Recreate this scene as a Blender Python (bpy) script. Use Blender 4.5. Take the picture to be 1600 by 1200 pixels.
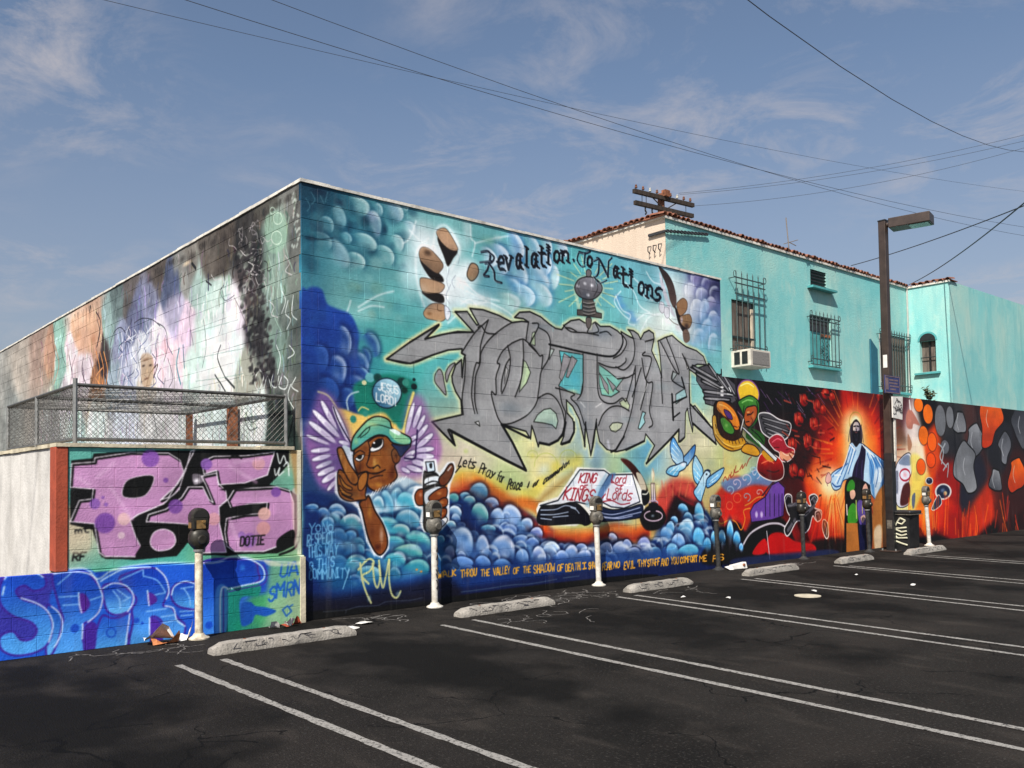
import bpy, math, random
import numpy as np
from mathutils import Matrix, Vector

for _o in list(bpy.data.objects):
    bpy.data.objects.remove(_o)
SC = bpy.context.scene
COL = SC.collection
random.seed(7)
RNG = np.random.default_rng(11)

# ------------------------------------------------------------------ camera
YAW, PITCH, ROLL = 0.7057, 0.0350, -0.0127        # solved from the edges of the two walls
FPX, PPX, PPY = 1350.6, 777.0, 702.27             # focal length and principal point, photo pixels
CAM = np.array([-4.465, -8.5022, 1.5])            # metres; wall corner on the ground = origin
def cam_axes():
    cy, sy, cp, sp = math.cos(YAW), math.sin(YAW), math.cos(PITCH), math.sin(PITCH)
    f = np.array([sy * cp, cy * cp, sp]); r = np.array([cy, -sy, 0.0]); u = np.cross(r, f)
    cr, sr = math.cos(ROLL), math.sin(ROLL)
    return cr * r + sr * u, -sr * r + cr * u, f
_r, _u, _f = cam_axes()
cam = bpy.data.cameras.new('camera'); cam_o = bpy.data.objects.new('camera', cam); COL.objects.link(cam_o)
cam_o.matrix_world = Matrix(((_r[0], _u[0], -_f[0], CAM[0]), (_r[1], _u[1], -_f[1], CAM[1]),
                             (_r[2], _u[2], -_f[2], CAM[2]), (0, 0, 0, 1)))
cam.sensor_width = 36.0; cam.sensor_fit = 'HORIZONTAL'
cam.lens = 36.0 * FPX / 1600.0
cam.shift_x = (800.0 - PPX) / 1600.0
cam.shift_y = (PPY - 600.0) / 1600.0
cam.clip_start = 0.1; cam.clip_end = 3000.0
SC.camera = cam_o

# ------------------------------------------------------------------ sun and sky
SUN = Vector((-0.62, -0.345, 0.70)).normalized()      # towards the sun: front left, high
el = math.asin(SUN.z)
sun = bpy.data.lights.new('sun', 'SUN'); sun.energy = 5.0; sun.angle = math.radians(0.53)
sun.color = (1.0, 0.955, 0.88)
sun_o = bpy.data.objects.new('sun', sun); COL.objects.link(sun_o)
sun_o.rotation_euler = SUN.to_track_quat('Z', 'Y').to_euler()
sun_o.location = (-20, -10, 25)

W = bpy.data.worlds.new('World'); SC.world = W; W.use_nodes = True
wn, wl = W.node_tree.nodes, W.node_tree.links
wn.clear()
sky = wn.new('ShaderNodeTexSky'); sky.sky_type = 'NISHITA'; sky.sun_disc = False
sky.sun_elevation = el; sky.sun_rotation = math.atan2(SUN.x, SUN.y)
sky.altitude = 60; sky.air_density = 1.0; sky.dust_density = 1.6; sky.ozone_density = 1.6
bg = wn.new('ShaderNodeBackground'); bg.inputs['Strength'].default_value = 0.10
wo = wn.new('ShaderNodeOutputWorld')
tc = wn.new('ShaderNodeTexCoord')
# thin high cloud: noise laid out on a flat layer far overhead
sep = wn.new('ShaderNodeSeparateXYZ'); wl.new(tc.outputs['Generated'], sep.inputs[0])
zc = wn.new('ShaderNodeMath'); zc.operation = 'MAXIMUM'; zc.inputs[1].default_value = 0.05; wl.new(sep.outputs['Z'], zc.inputs[0])
zz = wn.new('ShaderNodeMath'); zz.operation = 'ADD'; zz.inputs[1].default_value = 0.12; wl.new(zc.outputs[0], zz.inputs[0])
dv = wn.new('ShaderNodeVectorMath'); dv.operation = 'DIVIDE'; wl.new(tc.outputs['Generated'], dv.inputs[0])
cmb = wn.new('ShaderNodeCombineXYZ')
for k in range(3): wl.new(zz.outputs[0], cmb.inputs[k])
wl.new(cmb.outputs[0], dv.inputs[1])
mp = wn.new('ShaderNodeMapping'); mp.inputs['Scale'].default_value = (1.0, 1.0, 0.0); mp.inputs['Rotation'].default_value = (0, 0, 0.5)
mp.inputs['Location'].default_value = (3.1, 0.4, 0)
wl.new(dv.outputs[0], mp.inputs[0])
n1 = wn.new('ShaderNodeTexNoise'); n1.inputs['Scale'].default_value = 3.6; n1.inputs['Detail'].default_value = 9; n1.inputs['Roughness'].default_value = 0.68; n1.inputs['Distortion'].default_value = 0.5
n2 = wn.new('ShaderNodeTexNoise'); n2.inputs['Scale'].default_value = 0.9; n2.inputs['Detail'].default_value = 3
wl.new(mp.outputs[0], n1.inputs['Vector']); wl.new(mp.outputs[0], n2.inputs['Vector'])
r1 = wn.new('ShaderNodeMapRange'); r1.inputs['From Min'].default_value = 0.47; r1.inputs['From Max'].default_value = 0.76
r2 = wn.new('ShaderNodeMapRange'); r2.inputs['From Min'].default_value = 0.40; r2.inputs['From Max'].default_value = 0.62
wl.new(n1.outputs['Fac'], r1.inputs['Value']); wl.new(n2.outputs['Fac'], r2.inputs['Value'])
ml = wn.new('ShaderNodeMath'); ml.operation = 'MULTIPLY'; wl.new(r1.outputs[0], ml.inputs[0]); wl.new(r2.outputs[0], ml.inputs[1])
m3 = wn.new('ShaderNodeMath'); m3.operation = 'MULTIPLY'; rz = wn.new('ShaderNodeMapRange'); rz.inputs['From Min'].default_value = 0.06; rz.inputs['From Max'].default_value = 0.2; rz.inputs['To Max'].default_value = 0.95; wl.new(sep.outputs['Z'], rz.inputs['Value'])
wl.new(ml.outputs[0], m3.inputs[0]); wl.new(rz.outputs[0], m3.inputs[1])
hs = wn.new('ShaderNodeHueSaturation'); hs.inputs['Saturation'].default_value = 0.98; hs.inputs['Value'].default_value = 0.92
wl.new(sky.outputs[0], hs.inputs['Color'])
mx = wn.new('ShaderNodeMix'); mx.data_type = 'RGBA'
mx.inputs['B'].default_value = (4.4, 4.1, 4.2, 1)
hz = wn.new('ShaderNodeMapRange'); hz.inputs['From Min'].default_value = 0.02; hz.inputs['From Max'].default_value = 0.42; hz.inputs['To Min'].default_value = 0.62; hz.inputs['To Max'].default_value = 0.04
wl.new(sep.outputs['Z'], hz.inputs['Value'])
mh = wn.new('ShaderNodeMix'); mh.data_type = 'RGBA'; mh.inputs['B'].default_value = (2.5, 2.42, 2.75, 1)      # smog haze thickening towards the horizon
wl.new(hz.outputs[0], mh.inputs['Factor']); wl.new(hs.outputs[0], mh.inputs['A'])
wl.new(m3.outputs[0], mx.inputs['Factor']); wl.new(mh.outputs['Result'], mx.inputs['A'])
wl.new(mx.outputs['Result'], bg.inputs['Color']); wl.new(bg.outputs[0], wo.inputs['Surface'])

vs = SC.view_settings
vs.view_transform = 'Standard'; vs.look = 'None'; vs.exposure = 0.36; vs.gamma = 1.0; vs.use_curve_mapping = False
SC.render.engine = 'CYCLES'
SC.cycles.max_bounces = 6

# ------------------------------------------------------------------ spray-paint rasteriser
# The murals are laid out in wall metres: measurements taken off the photograph are rectified
# on to the plane of the wall, so the paint belongs to the wall and not to the lens.
_R3 = np.array(cam_axes())
def rays(px):
    px = np.asarray(px, float)
    return np.stack([(px[..., 0] - PPX) / FPX, -(px[..., 1] - PPY) / FPX, np.ones(px.shape[:-1])], -1) @ _R3
def on_plane(px, axis, val):
    d = rays(px); return CAM + d * ((val - CAM[axis]) / d[..., axis])[..., None]
def pts(s):
    if isinstance(s, str): a = np.array([float(t) for t in s.replace(',', ' ').split()])
    else: a = np.array(s, float).ravel()
    return a.reshape(-1, 2)
def curve(p, closed, n=7):
    m = len(p)
    if m < 3: return p
    out = []
    for i in range(m if closed else m - 1):
        if closed: a, b, c, d = p[i - 1], p[i], p[(i + 1) % m], p[(i + 2) % m]
        else: a, b, c, d = p[max(i - 1, 0)], p[i], p[i + 1], p[min(i + 2, m - 1)]
        t = np.linspace(0, 1, n, endpoint=False)[:, None]
        out.append(.5 * (2 * b + (c - a) * t + (2 * a - 5 * b + 4 * c - d) * t * t + (3 * b - a - 3 * c + d) * t ** 3))
    if not closed: out.append(p[-1:])
    return np.concatenate(out)
def hexc(c):
    if not isinstance(c, str): return np.array(c, np.float32)
    return np.array([int(c[i:i + 2], 16) / 255 for i in (0, 2, 4)], np.float32)
def sstep(x): x = np.clip(x, 0, 1); return x * x * (3 - 2 * x)
def noise2(h, w, cell, seed, octaves=3):
    r = np.random.default_rng(seed); out = np.zeros((h, w), np.float32); amp = 1.0; tot = 0
    for o in range(octaves):
        c = max(cell / 2 ** o, 2); gh, gw = int(h / c) + 3, int(w / c) + 3
        g = r.random((gh, gw)).astype(np.float32)
        y = np.arange(h) / c; x = np.arange(w) / c
        yi, xi = y.astype(int), x.astype(int); fy, fx = sstep(y - yi)[:, None].astype(np.float32), sstep(x - xi)[None].astype(np.float32)
        a = g[yi][:, xi]; b = g[yi][:, xi + 1]; cc = g[yi + 1][:, xi]; d = g[yi + 1][:, xi + 1]
        out += amp * ((a * (1 - fx) + b * fx) * (1 - fy) + (cc * (1 - fx) + d * fx) * fy); tot += amp; amp *= .5
    return out / tot
PRNG = np.random.default_rng(77)
class Wall:
    """paint on one wall plane; u runs along the wall, z up, S pixels per metre"""
    def __init__(s, axis, val, u0, u1, z0, z1, S):
        s.axis, s.val, s.u0, s.u1, s.z0, s.z1, s.S = axis, val, u0, u1, z0, z1, S
        s.uu = 0 if axis == 1 else 1
        s.w, s.h = int((u1 - u0) * S), int((z1 - z0) * S)
        s.img = np.zeros((s.h, s.w, 3), np.float32)
    def m(s, px):                                   # photo measurement -> raster position (row 0 = ground)
        q = on_plane(px, s.axis, s.val)
        return np.stack([(q[..., s.uu] - s.u0) * s.S, (q[..., 2] - s.z0) * s.S], -1)
    def sc(s, x, y):                                # raster units per photo pixel, measured upright
        a = s.m(np.array([[x, y - 2.], [x, y + 2.]])); return abs(a[0, 1] - a[1, 1]) / 4
    def win(s, lo, hi):
        x0, y0 = max(int(lo[0]), 0), max(int(lo[1]), 0); x1, y1 = min(int(hi[0]) + 2, s.w), min(int(hi[1]) + 2, s.h)
        return (x0, y0, x1, y1) if x1 > x0 and y1 > y0 else None
    def comp(s, b, a, col):
        x0, y0, x1, y1 = b; t = s.img[y0:y1, x0:x1]; a = a[..., None]
        t *= 1 - a; t += a * col
    def field(s, ctrl, sig=38, clip=None, warp=0.):          # smooth airbrushed ground from scattered colours 'x y hex'
        c = [r.split() for r in ctrl.strip().split('\n')]
        P = s.m(np.array([[float(r[0]), float(r[1])] for r in c])); K = np.array([hexc(r[2]) for r in c])
        w8 = np.array([float(r[3]) if len(r) > 3 else 1. for r in c])
        lo, hi = (np.array([(clip[0] - s.u0) * s.S, (clip[2] - s.z0) * s.S]), np.array([(clip[1] - s.u0) * s.S - 2, (clip[3] - s.z0) * s.S - 2]))
        b = s.win(lo, hi); st = 4
        gx, gy = np.meshgrid(np.arange(b[0], b[2] + st, st), np.arange(b[1], b[3] + st, st))
        num = 0; den = 1e-9; sg = sig * s.sc(*[float(np.mean([float(r[k]) for r in c])) for k in (0, 1)])
        if warp:
            a_, b_ = noise2(*gx.shape, 14, 41, 3) - .5, noise2(*gx.shape, 14, 42, 3) - .5; gx = gx + a_ * warp * s.S; gy = gy + b_ * warp * s.S
        for p, k, w in zip(P, K, w8):
            d2 = ((gx - p[0]) ** 2 + (gy - p[1]) ** 2) / (sg * sg)
            q = w * (np.exp(-d2) + 1e-3 / (1 + d2) ** 2); num = num + q[..., None] * k; den = den + q
        f = (num / den[..., None]).astype(np.float32)
        hh, ww = b[3] - b[1], b[2] - b[0]
        y = np.arange(hh) / st; x = np.arange(ww) / st; yi, xi = y.astype(int), x.astype(int)
        fy, fx = (y - yi)[:, None, None], (x - xi)[None, :, None]
        s.img[b[1]:b[3], b[0]:b[2]] = ((f[yi][:, xi] * (1 - fx) + f[yi][:, xi + 1] * fx) * (1 - fy) + (f[yi + 1][:, xi] * (1 - fx) + f[yi + 1][:, xi + 1] * fx) * fy)
    def dist(s, q, closed, b, reach):
        x0, y0, x1, y1 = b; D = np.full((y1 - y0, x1 - x0), 1e3, np.float32)
        n = len(q); rr = reach if np.ndim(reach) else np.full(n, reach)
        for i in range(n if closed else n - 1):
            a, c = q[i], q[(i + 1) % n]; r = max(rr[i], rr[(i + 1) % n]) + 2
            w = s.win(np.minimum(a, c) - r, np.maximum(a, c) + r)
            if w is None: continue
            wx0, wy0, wx1, wy1 = max(w[0], x0), max(w[1], y0), min(w[2], x1), min(w[3], y1)
            if wx1 <= wx0 or wy1 <= wy0: continue
            X = np.arange(wx0, wx1, dtype=np.float32)[None] + .5 - a[0]; Yy = np.arange(wy0, wy1, dtype=np.float32)[:, None] + .5 - a[1]
            v = c - a; L = v @ v + 1e-9
            t = np.clip((X * v[0] + Yy * v[1]) / L, 0, 1)
            d = np.hypot(X - t * v[0], Yy - t * v[1])
            if np.ndim(reach): d = d - (rr[i] + (rr[(i + 1) % n] - rr[i]) * t)
            V = D[wy0 - y0:wy1 - y0, wx0 - x0:wx1 - x0]; np.minimum(V, d, out=V)
        return D
    def inside(s, q, b):
        x0, y0, x1, y1 = b; M = np.zeros((y1 - y0, x1 - x0), bool); X = np.arange(x0, x1) + .5
        n = len(q); A = q; B = np.roll(q, -1, 0)
        for r in range(y1 - y0):
            yy = y0 + r + .5; k = (A[:, 1] <= yy) != (B[:, 1] <= yy)
            if not k.any(): continue
            xs = np.sort(A[k, 0] + (yy - A[k, 1]) / (B[k, 1] - A[k, 1]) * (B[k, 0] - A[k, 0]))
            M[r] = np.searchsorted(xs, X) % 2 == 1
        return M
    def fill(s, p, col, soft=.9, a=1., smooth=True, line=None, lw=1.6, col2=None, g=None, n=7):
        p = pts(p); c0 = p.mean(0)
        if smooth: p = curve(p, True, n)
        q = s.m(p); k = s.sc(*c0); sf = max(soft * k, .7)
        b = s.win(q.min(0) - sf - 2, q.max(0) + sf + 2)
        if b is None: return
        D = s.dist(q, True, b, sf + 1); I = s.inside(q, b)
        A = sstep(.5 + np.where(I, D, -D) / (2 * sf)) * a
        C = hexc(col)
        if col2 is not None:
            g = pts(g) if g is not None else np.array([[c0[0], p[:, 1].min()], [c0[0], p[:, 1].max()]])
            G = s.m(g); v = G[1] - G[0]; L = v @ v
            X = np.arange(b[0], b[2])[None] - G[0, 0]; Yy = np.arange(b[1], b[3])[:, None] - G[0, 1]
            t = sstep((X * v[0] + Yy * v[1]) / L)[..., None]; C = C * (1 - t) + hexc(col2) * t
        s.comp(b, A.astype(np.float32), C)
        if line: s.stroke(np.vstack([p, p[:1]]), lw, line, smooth=False)
    def stroke(s, p, w, col, soft=.5, a=1., smooth=True, taper=0, n=6):
        p = pts(p); c0 = p.mean(0)
        if smooth: p = curve(p, False, n)
        q = s.m(p); k = s.sc(*c0); sf = max(soft * k, .6)
        t = np.linspace(0, 1, len(q)); wid = np.full(len(q), w * k / 2)
        if taper == 1: wid = wid * (1 - .92 * t)
        if taper == 2: wid = wid * np.sqrt(np.clip(4 * t * (1 - t), .02, 1))
        R = wid.max() + sf
        b = s.win(q.min(0) - R - 2, q.max(0) + R + 2)
        if b is None: return
        D = s.dist(q, False, b, wid + sf) + sf
        s.comp(b, (sstep(.5 - D / (2 * sf)) * a).astype(np.float32), hexc(col))
    def blob(s, x, y, rx, ry, col, a=1., hard=.0, rot=0.):
        o = s.m(np.array([[x, y], [x + rx, y], [x, y + ry]], float)); c = o[0]
        ax, ay = abs(o[1, 0] - c[0]) + .3, abs(o[2, 1] - c[1]) + .3; R = max(ax, ay)
        b = s.win(c - R - 1, c + R + 1)
        if b is None: return
        X = np.arange(b[0], b[2])[None] + .5 - c[0]; Yy = np.arange(b[1], b[3])[:, None] + .5 - c[1]
        cr, sr = math.cos(rot), math.sin(rot); U = (X * cr + Yy * sr) / ax; V = (-X * sr + Yy * cr) / ay
        d = np.sqrt(U * U + V * V)
        s.comp(b, (sstep((1 - d) / max(1 - hard, .02)) * a).astype(np.float32), hexc(col))
    def puff(s, x, y, rx, ry, dark, mid, light, ang=-.9, a=1., k=1.22):
        """one airbrushed cloud lobe: dark gap over its crown, pale crown, body melting away below"""
        rx, ry = rx * k, ry * k
        o = s.m(np.array([[x, y], [x + rx, y], [x, y + ry]], float)); c = o[0]
        ax, ay = abs(o[1, 0] - c[0]) + .3, abs(o[2, 1] - c[1]) + .3; R = max(ax, ay) * 1.5
        b = s.win(c - R - 1, c + R + 1)
        if b is None: return
        X = (np.arange(b[0], b[2])[None] + .5 - c[0]) / ax; Yy = (np.arange(b[1], b[3])[:, None] + .5 - c[1]) / ay
        r = PRNG; th = np.arctan2(Yy, X + 0 * Yy); ph = r.random(3) * 6.283
        d = np.sqrt(X * X + Yy * Yy) * (1 + .05 * np.sin(2 * th + ph[0]) + .035 * np.sin(3 * th + ph[1])); ux, uy = math.cos(ang), -math.sin(ang)
        t = X * ux + Yy * uy                              # +1 at the crown, -1 at the foot
        up = sstep((t + .35 + .25 * PRNG.random()) / .85)
        s.comp(b, (sstep((1.42 - d) / .5) * sstep((t + .1) / .6) * .62 * a).astype(np.float32), hexc(dark))
        e = max(.8 / max(ax, ay), .05) * (1 + 1.6 * r.random())
        disc = sstep((1 - d) / (2.2 * e) + .1)
        s.comp(b, (disc * up * a).astype(np.float32), hexc(mid))
        rim = disc * sstep((d - .38) / .5) * sstep((t - .05) / .6)
        s.comp(b, (rim * (.70 + .30 * r.random()) * a).astype(np.float32), hexc(light))
        s.comp(b, (disc * np.exp(-((X - .1 * ux) ** 2 + (Yy + .25) ** 2) / .16) * .30 * a).astype(np.float32), hexc(light))
    def text(s, t, x0, y0, x1, y1, h, w, col, slant=0., jit=0., font=None, **kw):
        """stroke lettering along a measured baseline"""
        F = font or FONT; u = 0; seq = []
        for ch in t:
            if ch == ' ': u += .55; continue
            gl = F.get(ch)
            if gl is None: u += .6; continue
            wd, st = gl; seq.append((u, st)); u += wd + .28
        u = max(u - .28, .01); r = np.random.default_rng(len(t))
        b0, b1 = np.array([x0, y0], float), np.array([x1, y1], float); d = b1 - b0
        for u0, st in seq:
            jy = (r.random() - .5) * jit * h; jw = w * (.82 + .5 * r.random() * (jit > 0)); js = slant + (r.random() - .5) * .18 * (jit > 0)
            for poly in st:
                pp = []
                for (gx, gy) in poly:
                    f = (u0 + gx) / u; base = b0 + d * f
                    pp.append((base[0] + js * gy * h, base[1] - gy * h + jy))
                s.stroke(np.array(pp), jw, col, smooth=False, **kw)
    def finish(s, gain=1.0):
        return np.clip(s.img * gain, 0, 1)
def _glyphs(d):
    out = {}
    for ch, spec in d.items():
        st = [[(float(a[0]) / 4, float(a[1]) / 6) for a in poly.split()] for poly in spec.split('/')]
        out[ch] = (max(max(p[0] for p in poly) for poly in st), st)
    return out
FONT = _glyphs({
 'A': '00 16 26 30/12 32'.replace('30', '40').replace('32', '32'), 'B': '00 06 26 35 34 23 03/23 32 31 20 00', 'C': '35 26 16 05 01 10 20 31', 'D': '00 06 26 35 31 20 00',
 'E': '36 06 00 30/03 23', 'F': '36 06 00/03 23', 'G': '35 26 16 05 01 10 20 31 33 23', 'H': '00 06/30 36/03 33', 'I': '10 16/06 26/00 20',
 'J': '36 31 20 10 01', 'K': '00 06/36 03 30', 'L': '06 00 30', 'M': '00 06 23 46 40', 'N': '00 06 30 36', 'O': '10 01 05 16 26 35 31 20 10',
 'P': '00 06 26 35 34 23 03', 'Q': '10 01 05 16 26 35 31 20 10/22 40', 'R': '00 06 26 35 34 23 03/13 30', 'S': '35 26 16 05 04 13 23 32 31 20 10 01',
 'T': '06 46/26 20', 'U': '06 01 10 20 31 36', 'V': '06 20 46', 'W': '06 10 24 30 46', 'X': '00 36/06 30', 'Y': '06 23 46/23 20', 'Z': '06 36 00 30',
 '!': '16 12/10 11', '.': '00 01', ',': '11 00', "'": '06 05', '@': '33 23 22 32 34 25 15 04 02 11 31',
 'a': '34 14 03 01 10 20 32/34 31 40', 'b': '06 00 20 31 33 24 04', 'c': '33 24 14 03 01 10 20 31', 'd': '36 30/34 14 03 01 10 20 31', 'e': '02 32 33 24 14 03 01 10 30',
 'f': '36 26 15 10/03 33', 'g': '34 14 03 01 10 30/34 30', 'h': '06 00/03 14 24 33 30', 'i': '04 00/05 06', 'k': '06 00/34 02 30', 'l': '06 00', 'm': '00 04/03 14 23 20/23 34 43 40',
 'n': '00 04/03 14 24 33 30', 'o': '10 01 03 14 24 33 31 20 10', 'p': '00 04 24 33 31 20 00', 'r': '00 04/02 14 24', 's': '34 14 03 12 22 31 20 00', 't': '16 11 20 30/04 34',
 'u': '04 01 10 20 31 34/34 30', 'v': '04 20 44', 'w': '04 10 23 30 44', 'x': '00 34/04 30', 'y': '04 12/34 00',
})

# ------------------------------------------------------------------ the murals, shape by shape
def pc(ox, oy, k, s):                               # measurements taken on an enlargement
    return pts(s) / k + np.array([ox, oy], float)
g_ = np.random.default_rng(5)
F = Wall(1, 0.0, -3.5, 23.0, 0.0, 4.86, 150)

# --- sky ground of the tall mural
F.field('''480 296 153f58
500 320 1d5a74
540 325 36808f
560 345 2a6f86
600 330 4f9aa5
640 335 68b0b4
700 350 74b9ba
760 365 62b2b6
480 350 1b5872
520 370 3a8896
570 385 24647f
620 370 55a3aa
480 400 2b7890
540 405 4f9ca8
600 410 5cadb2
660 400 9cccd0
480 440 3f90a6
540 445 6aabaa
600 450 66b4b4
560 470 6ab0ae
620 490 58b6b8
600 520 4ab8b4
640 560 3fbab2
690 580 50b6b8
600 570 38aaa6
560 560 2f8fa8
690 630 62b6b6
700 655 c8cfa8
670 690 d2c6b4
720 690 d8ceb2
760 700 d6cfac
700 720 e0c8b0
800 710 cfd498
840 720 e6d894
860 735 ecdc96
800 740 b8cf88
900 735 c8d080
890 710 a8c4c0
930 708 88aecf
960 720 b4cc90
990 715 88c0b8
1010 722 50a4d8
1000 745 62b4c4
1040 735 9cc8d0
1060 705 d6d0b2
1100 700 dcd2ac
1100 730 d2d694
1130 720 c2cc80
1150 735 c8c878
1120 760 c8b070
1060 750 e8c070
1020 770 e8b860
800 420 60acc0
850 400 62b0bc
880 430 54b4b8
850 470 60b4bc
820 490 7cbcb8
900 480 52b6b8
950 440 5ab0c0
980 470 6cc0c8
950 500 66c0c0
1010 500 90d0d4
1000 440 68b4c4
1050 440 90c4d4
1020 530 c8dcd0
1060 560 88c8c8
1100 440 5a5a98
1118 450 2c2f60
1090 470 9098c8
1115 490 6878b0
1090 510 78a4cc
1115 520 5c98c0
1095 560 6cbcc4
1120 560 70c2c0
1095 620 80c6c0
1110 650 c8c8a0
900 570 50bcc4
''', 34, (-.02, 7.78, 0, 4.86))
F.field('''1135 600 1a0a12
1136 690 c8c498
1150 712 c6cd92
1166 704 c2cc98
1136 722 cfcb84
1150 728 c8c07c
1172 716 9ab09a
1132 740 d8b068
1160 610 2a1028
1200 615 1c0a14
1250 630 1a0a10
1300 640 2a0c0c
1180 680 2a1018
1220 690 2a0808
1260 690 3a0c0a
1290 660 7a140c
1300 700 c42a12
1285 740 e8682c
1300 770 f6b070
1280 790 e84a18
1300 820 d82a10
1270 830 b81c14
1300 850 6a1410
1260 860 3a1014
1240 800 4a0c0c
1230 840 a8141a
1200 850 a8141c
1180 870 22283c
1220 872 1c2238
1300 868 12080a
1330 640 c8281a
1340 610 5a1414
1380 640 6a1410
1370 680 d0341a
1360 720 f0a050
1380 760 b8804a
1400 680 6a4a3a
1405 720 e8c8a8
1410 640 5a3038
1425 660 e8d8d0
1430 720 f2dcc0
1420 780 f0e4a0
1432 760 e8b050
1440 790 f08028
1440 830 d84a18
1470 800 d83a1a
1480 830 a01c14
1470 860 1a0c0c
1440 862 140a0c
1445 640 18120f
1480 660 3a3a3c
1480 700 2f2f34
1460 700 d85018
1480 740 a02018
1520 760 2c2c38
1530 800 c83a1a
1540 860 14090a
1560 680 2a2a30
1590 760 402020
1600 840 301012
1560 630 101014
1600 640 181016
''', 22, (7.70, 23.0, 0, 3.3))

def splash(n, x0, x1, y0, y1, r, cols, a, seed, asp=1.):
    g = np.random.default_rng(seed)
    for _ in range(n):
        rr = r * (.5 + g.random()); F.blob(x0 + (x1 - x0) * g.random(), y0 + (y1 - y0) * g.random(), rr, rr * asp, cols[g.integers(len(cols))], a * (.5 + .5 * g.random()), g.random() * .4)
# soft bubbles top left
splash(40, 476, 650, 288, 420, 15, ['0f3c58', '164a66', '1c5570'], .5, 2)
for x, y, rx, ry in [(572, 345, 14, 18), (545, 352, 10, 14), (580, 385, 12, 20), (500, 300, 24, 12), (486, 372, 16, 8), (530, 318, 10, 10), (600, 358, 9, 12)]: F.blob(x, y, rx, ry, '0a2c48', .75)
for x, y, rx, ry, c in [(558, 322, 16, 14, '7fb2b4'), (528, 340, 11, 16, '6da0b0'), (583, 350, 12, 18, '8fa3c0'), (568, 378, 18, 12, '7db4b8'), (612, 330, 16, 15, '7fa6bc'), (522, 398, 22, 20, '7aa8b8'), (620, 380, 9, 12, '9ccbd0'), (600, 400, 14, 14, '6fb4b8'), (555, 408, 14, 12, '74b6bc'), (508, 352, 12, 12, '3f8296'), (500, 376, 16, 12, '4a93a4'), (540, 372, 9, 8, '5a9aa8'), (638, 356, 10, 10, '84b8c8'), (590, 328, 8, 9, '5f98a8'), (630, 322, 8, 8, '78b0b8')]:
    F.puff(x, y, rx, ry, '1c5a76', c, 'c2dcdc' if x > 550 else '93bcc6', -.6, .8)
splash(26, 480, 600, 290, 400, 12, ['12405c', '2a7486', '5a9aa6'], .35, 3)
splash(30, 540, 640, 400, 500, 12, ['8ec8c4', '6f9a80', 'a8d0c8', '50aab0'], .35, 4)
F.stroke('478 372 500 374 520 372', 2.5, '0d3346', a=.6)
for q in ['486 300 492 312 486 320', '500 305 506 318', '478 310 484 322 480 330', '512 300 508 316']:
    F.stroke(q, 1.2, '7fb4c4', a=.5)
# white lightning mist round the hands
for x, y, rx, ry, a in [(678, 400, 45, 60, .75), (690, 460, 40, 60, .8), (720, 440, 30, 45, .7), (735, 425, 22, 28, .75), (745, 470, 40, 24, .6), (760, 490, 50, 20, .5), (655, 370, 30, 40, .5), (705, 380, 26, 30, .7), (640, 430, 22, 50, .35), (730, 360, 10, 40, .35)]:
    F.blob(x, y, rx * 1.1, ry * 1.1, 'f4f8fa', min(a * 1.25, 1))
for q in ['735 352 736 372 742 380 738 400', '742 380 775 372 800 368', '730 455 760 470 790 485 805 497', '720 470 745 480 770 500 800 500', '725 440 750 462 780 470', '700 505 730 480 760 472', '640 360 660 378 670 372', '650 346 640 372 630 380', '720 475 735 468 748 482', '560 480 590 462 615 455', '560 486 580 478 600 480', '520 500 540 490 548 470']:
    F.stroke(q, 2.2, 'f4f8f8', soft=2.2, a=.7)
F.blob(765, 376, 22, 12, '6fa898', .6); F.blob(778, 372, 10, 8, 'c8dcd8', .5)
# blue cloud behind the title
for x, y, rx, ry, c, d in [(800, 385, 16, 20, '6fa4d4', '2f6cb4'), (776, 405, 18, 22, '8fb4d8', '2a5f9c'), (828, 388, 14, 16, '78b4d0', '3a86c0'), (850, 384, 12, 14, 'a4cce0', '4a9ac8'), (872, 388, 12, 14, 'a8c4e0', '58a4c4'), (806, 428, 18, 18, '7fb0cc', '2f6aa8'), (832, 440, 22, 26, '84bcdc', '2f72c0'), (796, 452, 18, 16, '4f98c4', '24589c'), (816, 462, 16, 16, '90c4dc', '3a80bc'), (862, 432, 10, 20, 'b4d8dc', '6ab8c4'), (845, 462, 16, 16, '9cccd4', '50a0c8'), (790, 472, 20, 14, 'a8d4d0', '70b8bc'), (760, 402, 14, 14, '9cc0d4', '4f86a8'), (846, 412, 14, 16, '88b8dc', '4888c8')]:
    F.puff(x, y, rx, ry, d, c, 'dfeaf2', -.3, .85)
# cloud right of the second hand
for x, y, rx, ry, c, d in [(1092, 440, 11, 14, '7f78b0', '40407c'), (1108, 448, 11, 14, '5a5a98', '2a2c5c'), (1118, 462, 8, 14, '40447c', '1c1f48'), (1098, 466, 9, 16, 'a4acd4', '50589c'), (1112, 482, 8, 16, '9a98c8', '3c3f78'), (1102, 492, 8, 20, '8cb0d8', '44608c'), (1090, 486, 10, 16, 'a8bcdc', '6c80b0'), (1116, 506, 9, 18, '7f9ccc', '3f5c94'), (1106, 520, 9, 20, '7cb0d8', '3f78a8'), (1094, 532, 12, 16, '78b0d8', '5494c0'), (1116, 540, 9, 16, '80b8d0', '5898b8'), (1080, 456, 9, 12, 'b8bcd8', '8088b8')]:
    F.puff(x, y, rx, ry, d, c, 'd4dcee', -2.3, .8)
for x, y, rx, ry, a in [(1040, 500, 50, 36, .75), (1066, 470, 34, 46, .7), (1072, 515, 26, 34, .8), (1020, 520, 40, 20, .6), (1050, 440, 26, 24, .45), (1000, 500, 26, 20, .4)]:
    F.blob(x, y, rx, ry, 'f3f3ea', a)
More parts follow.
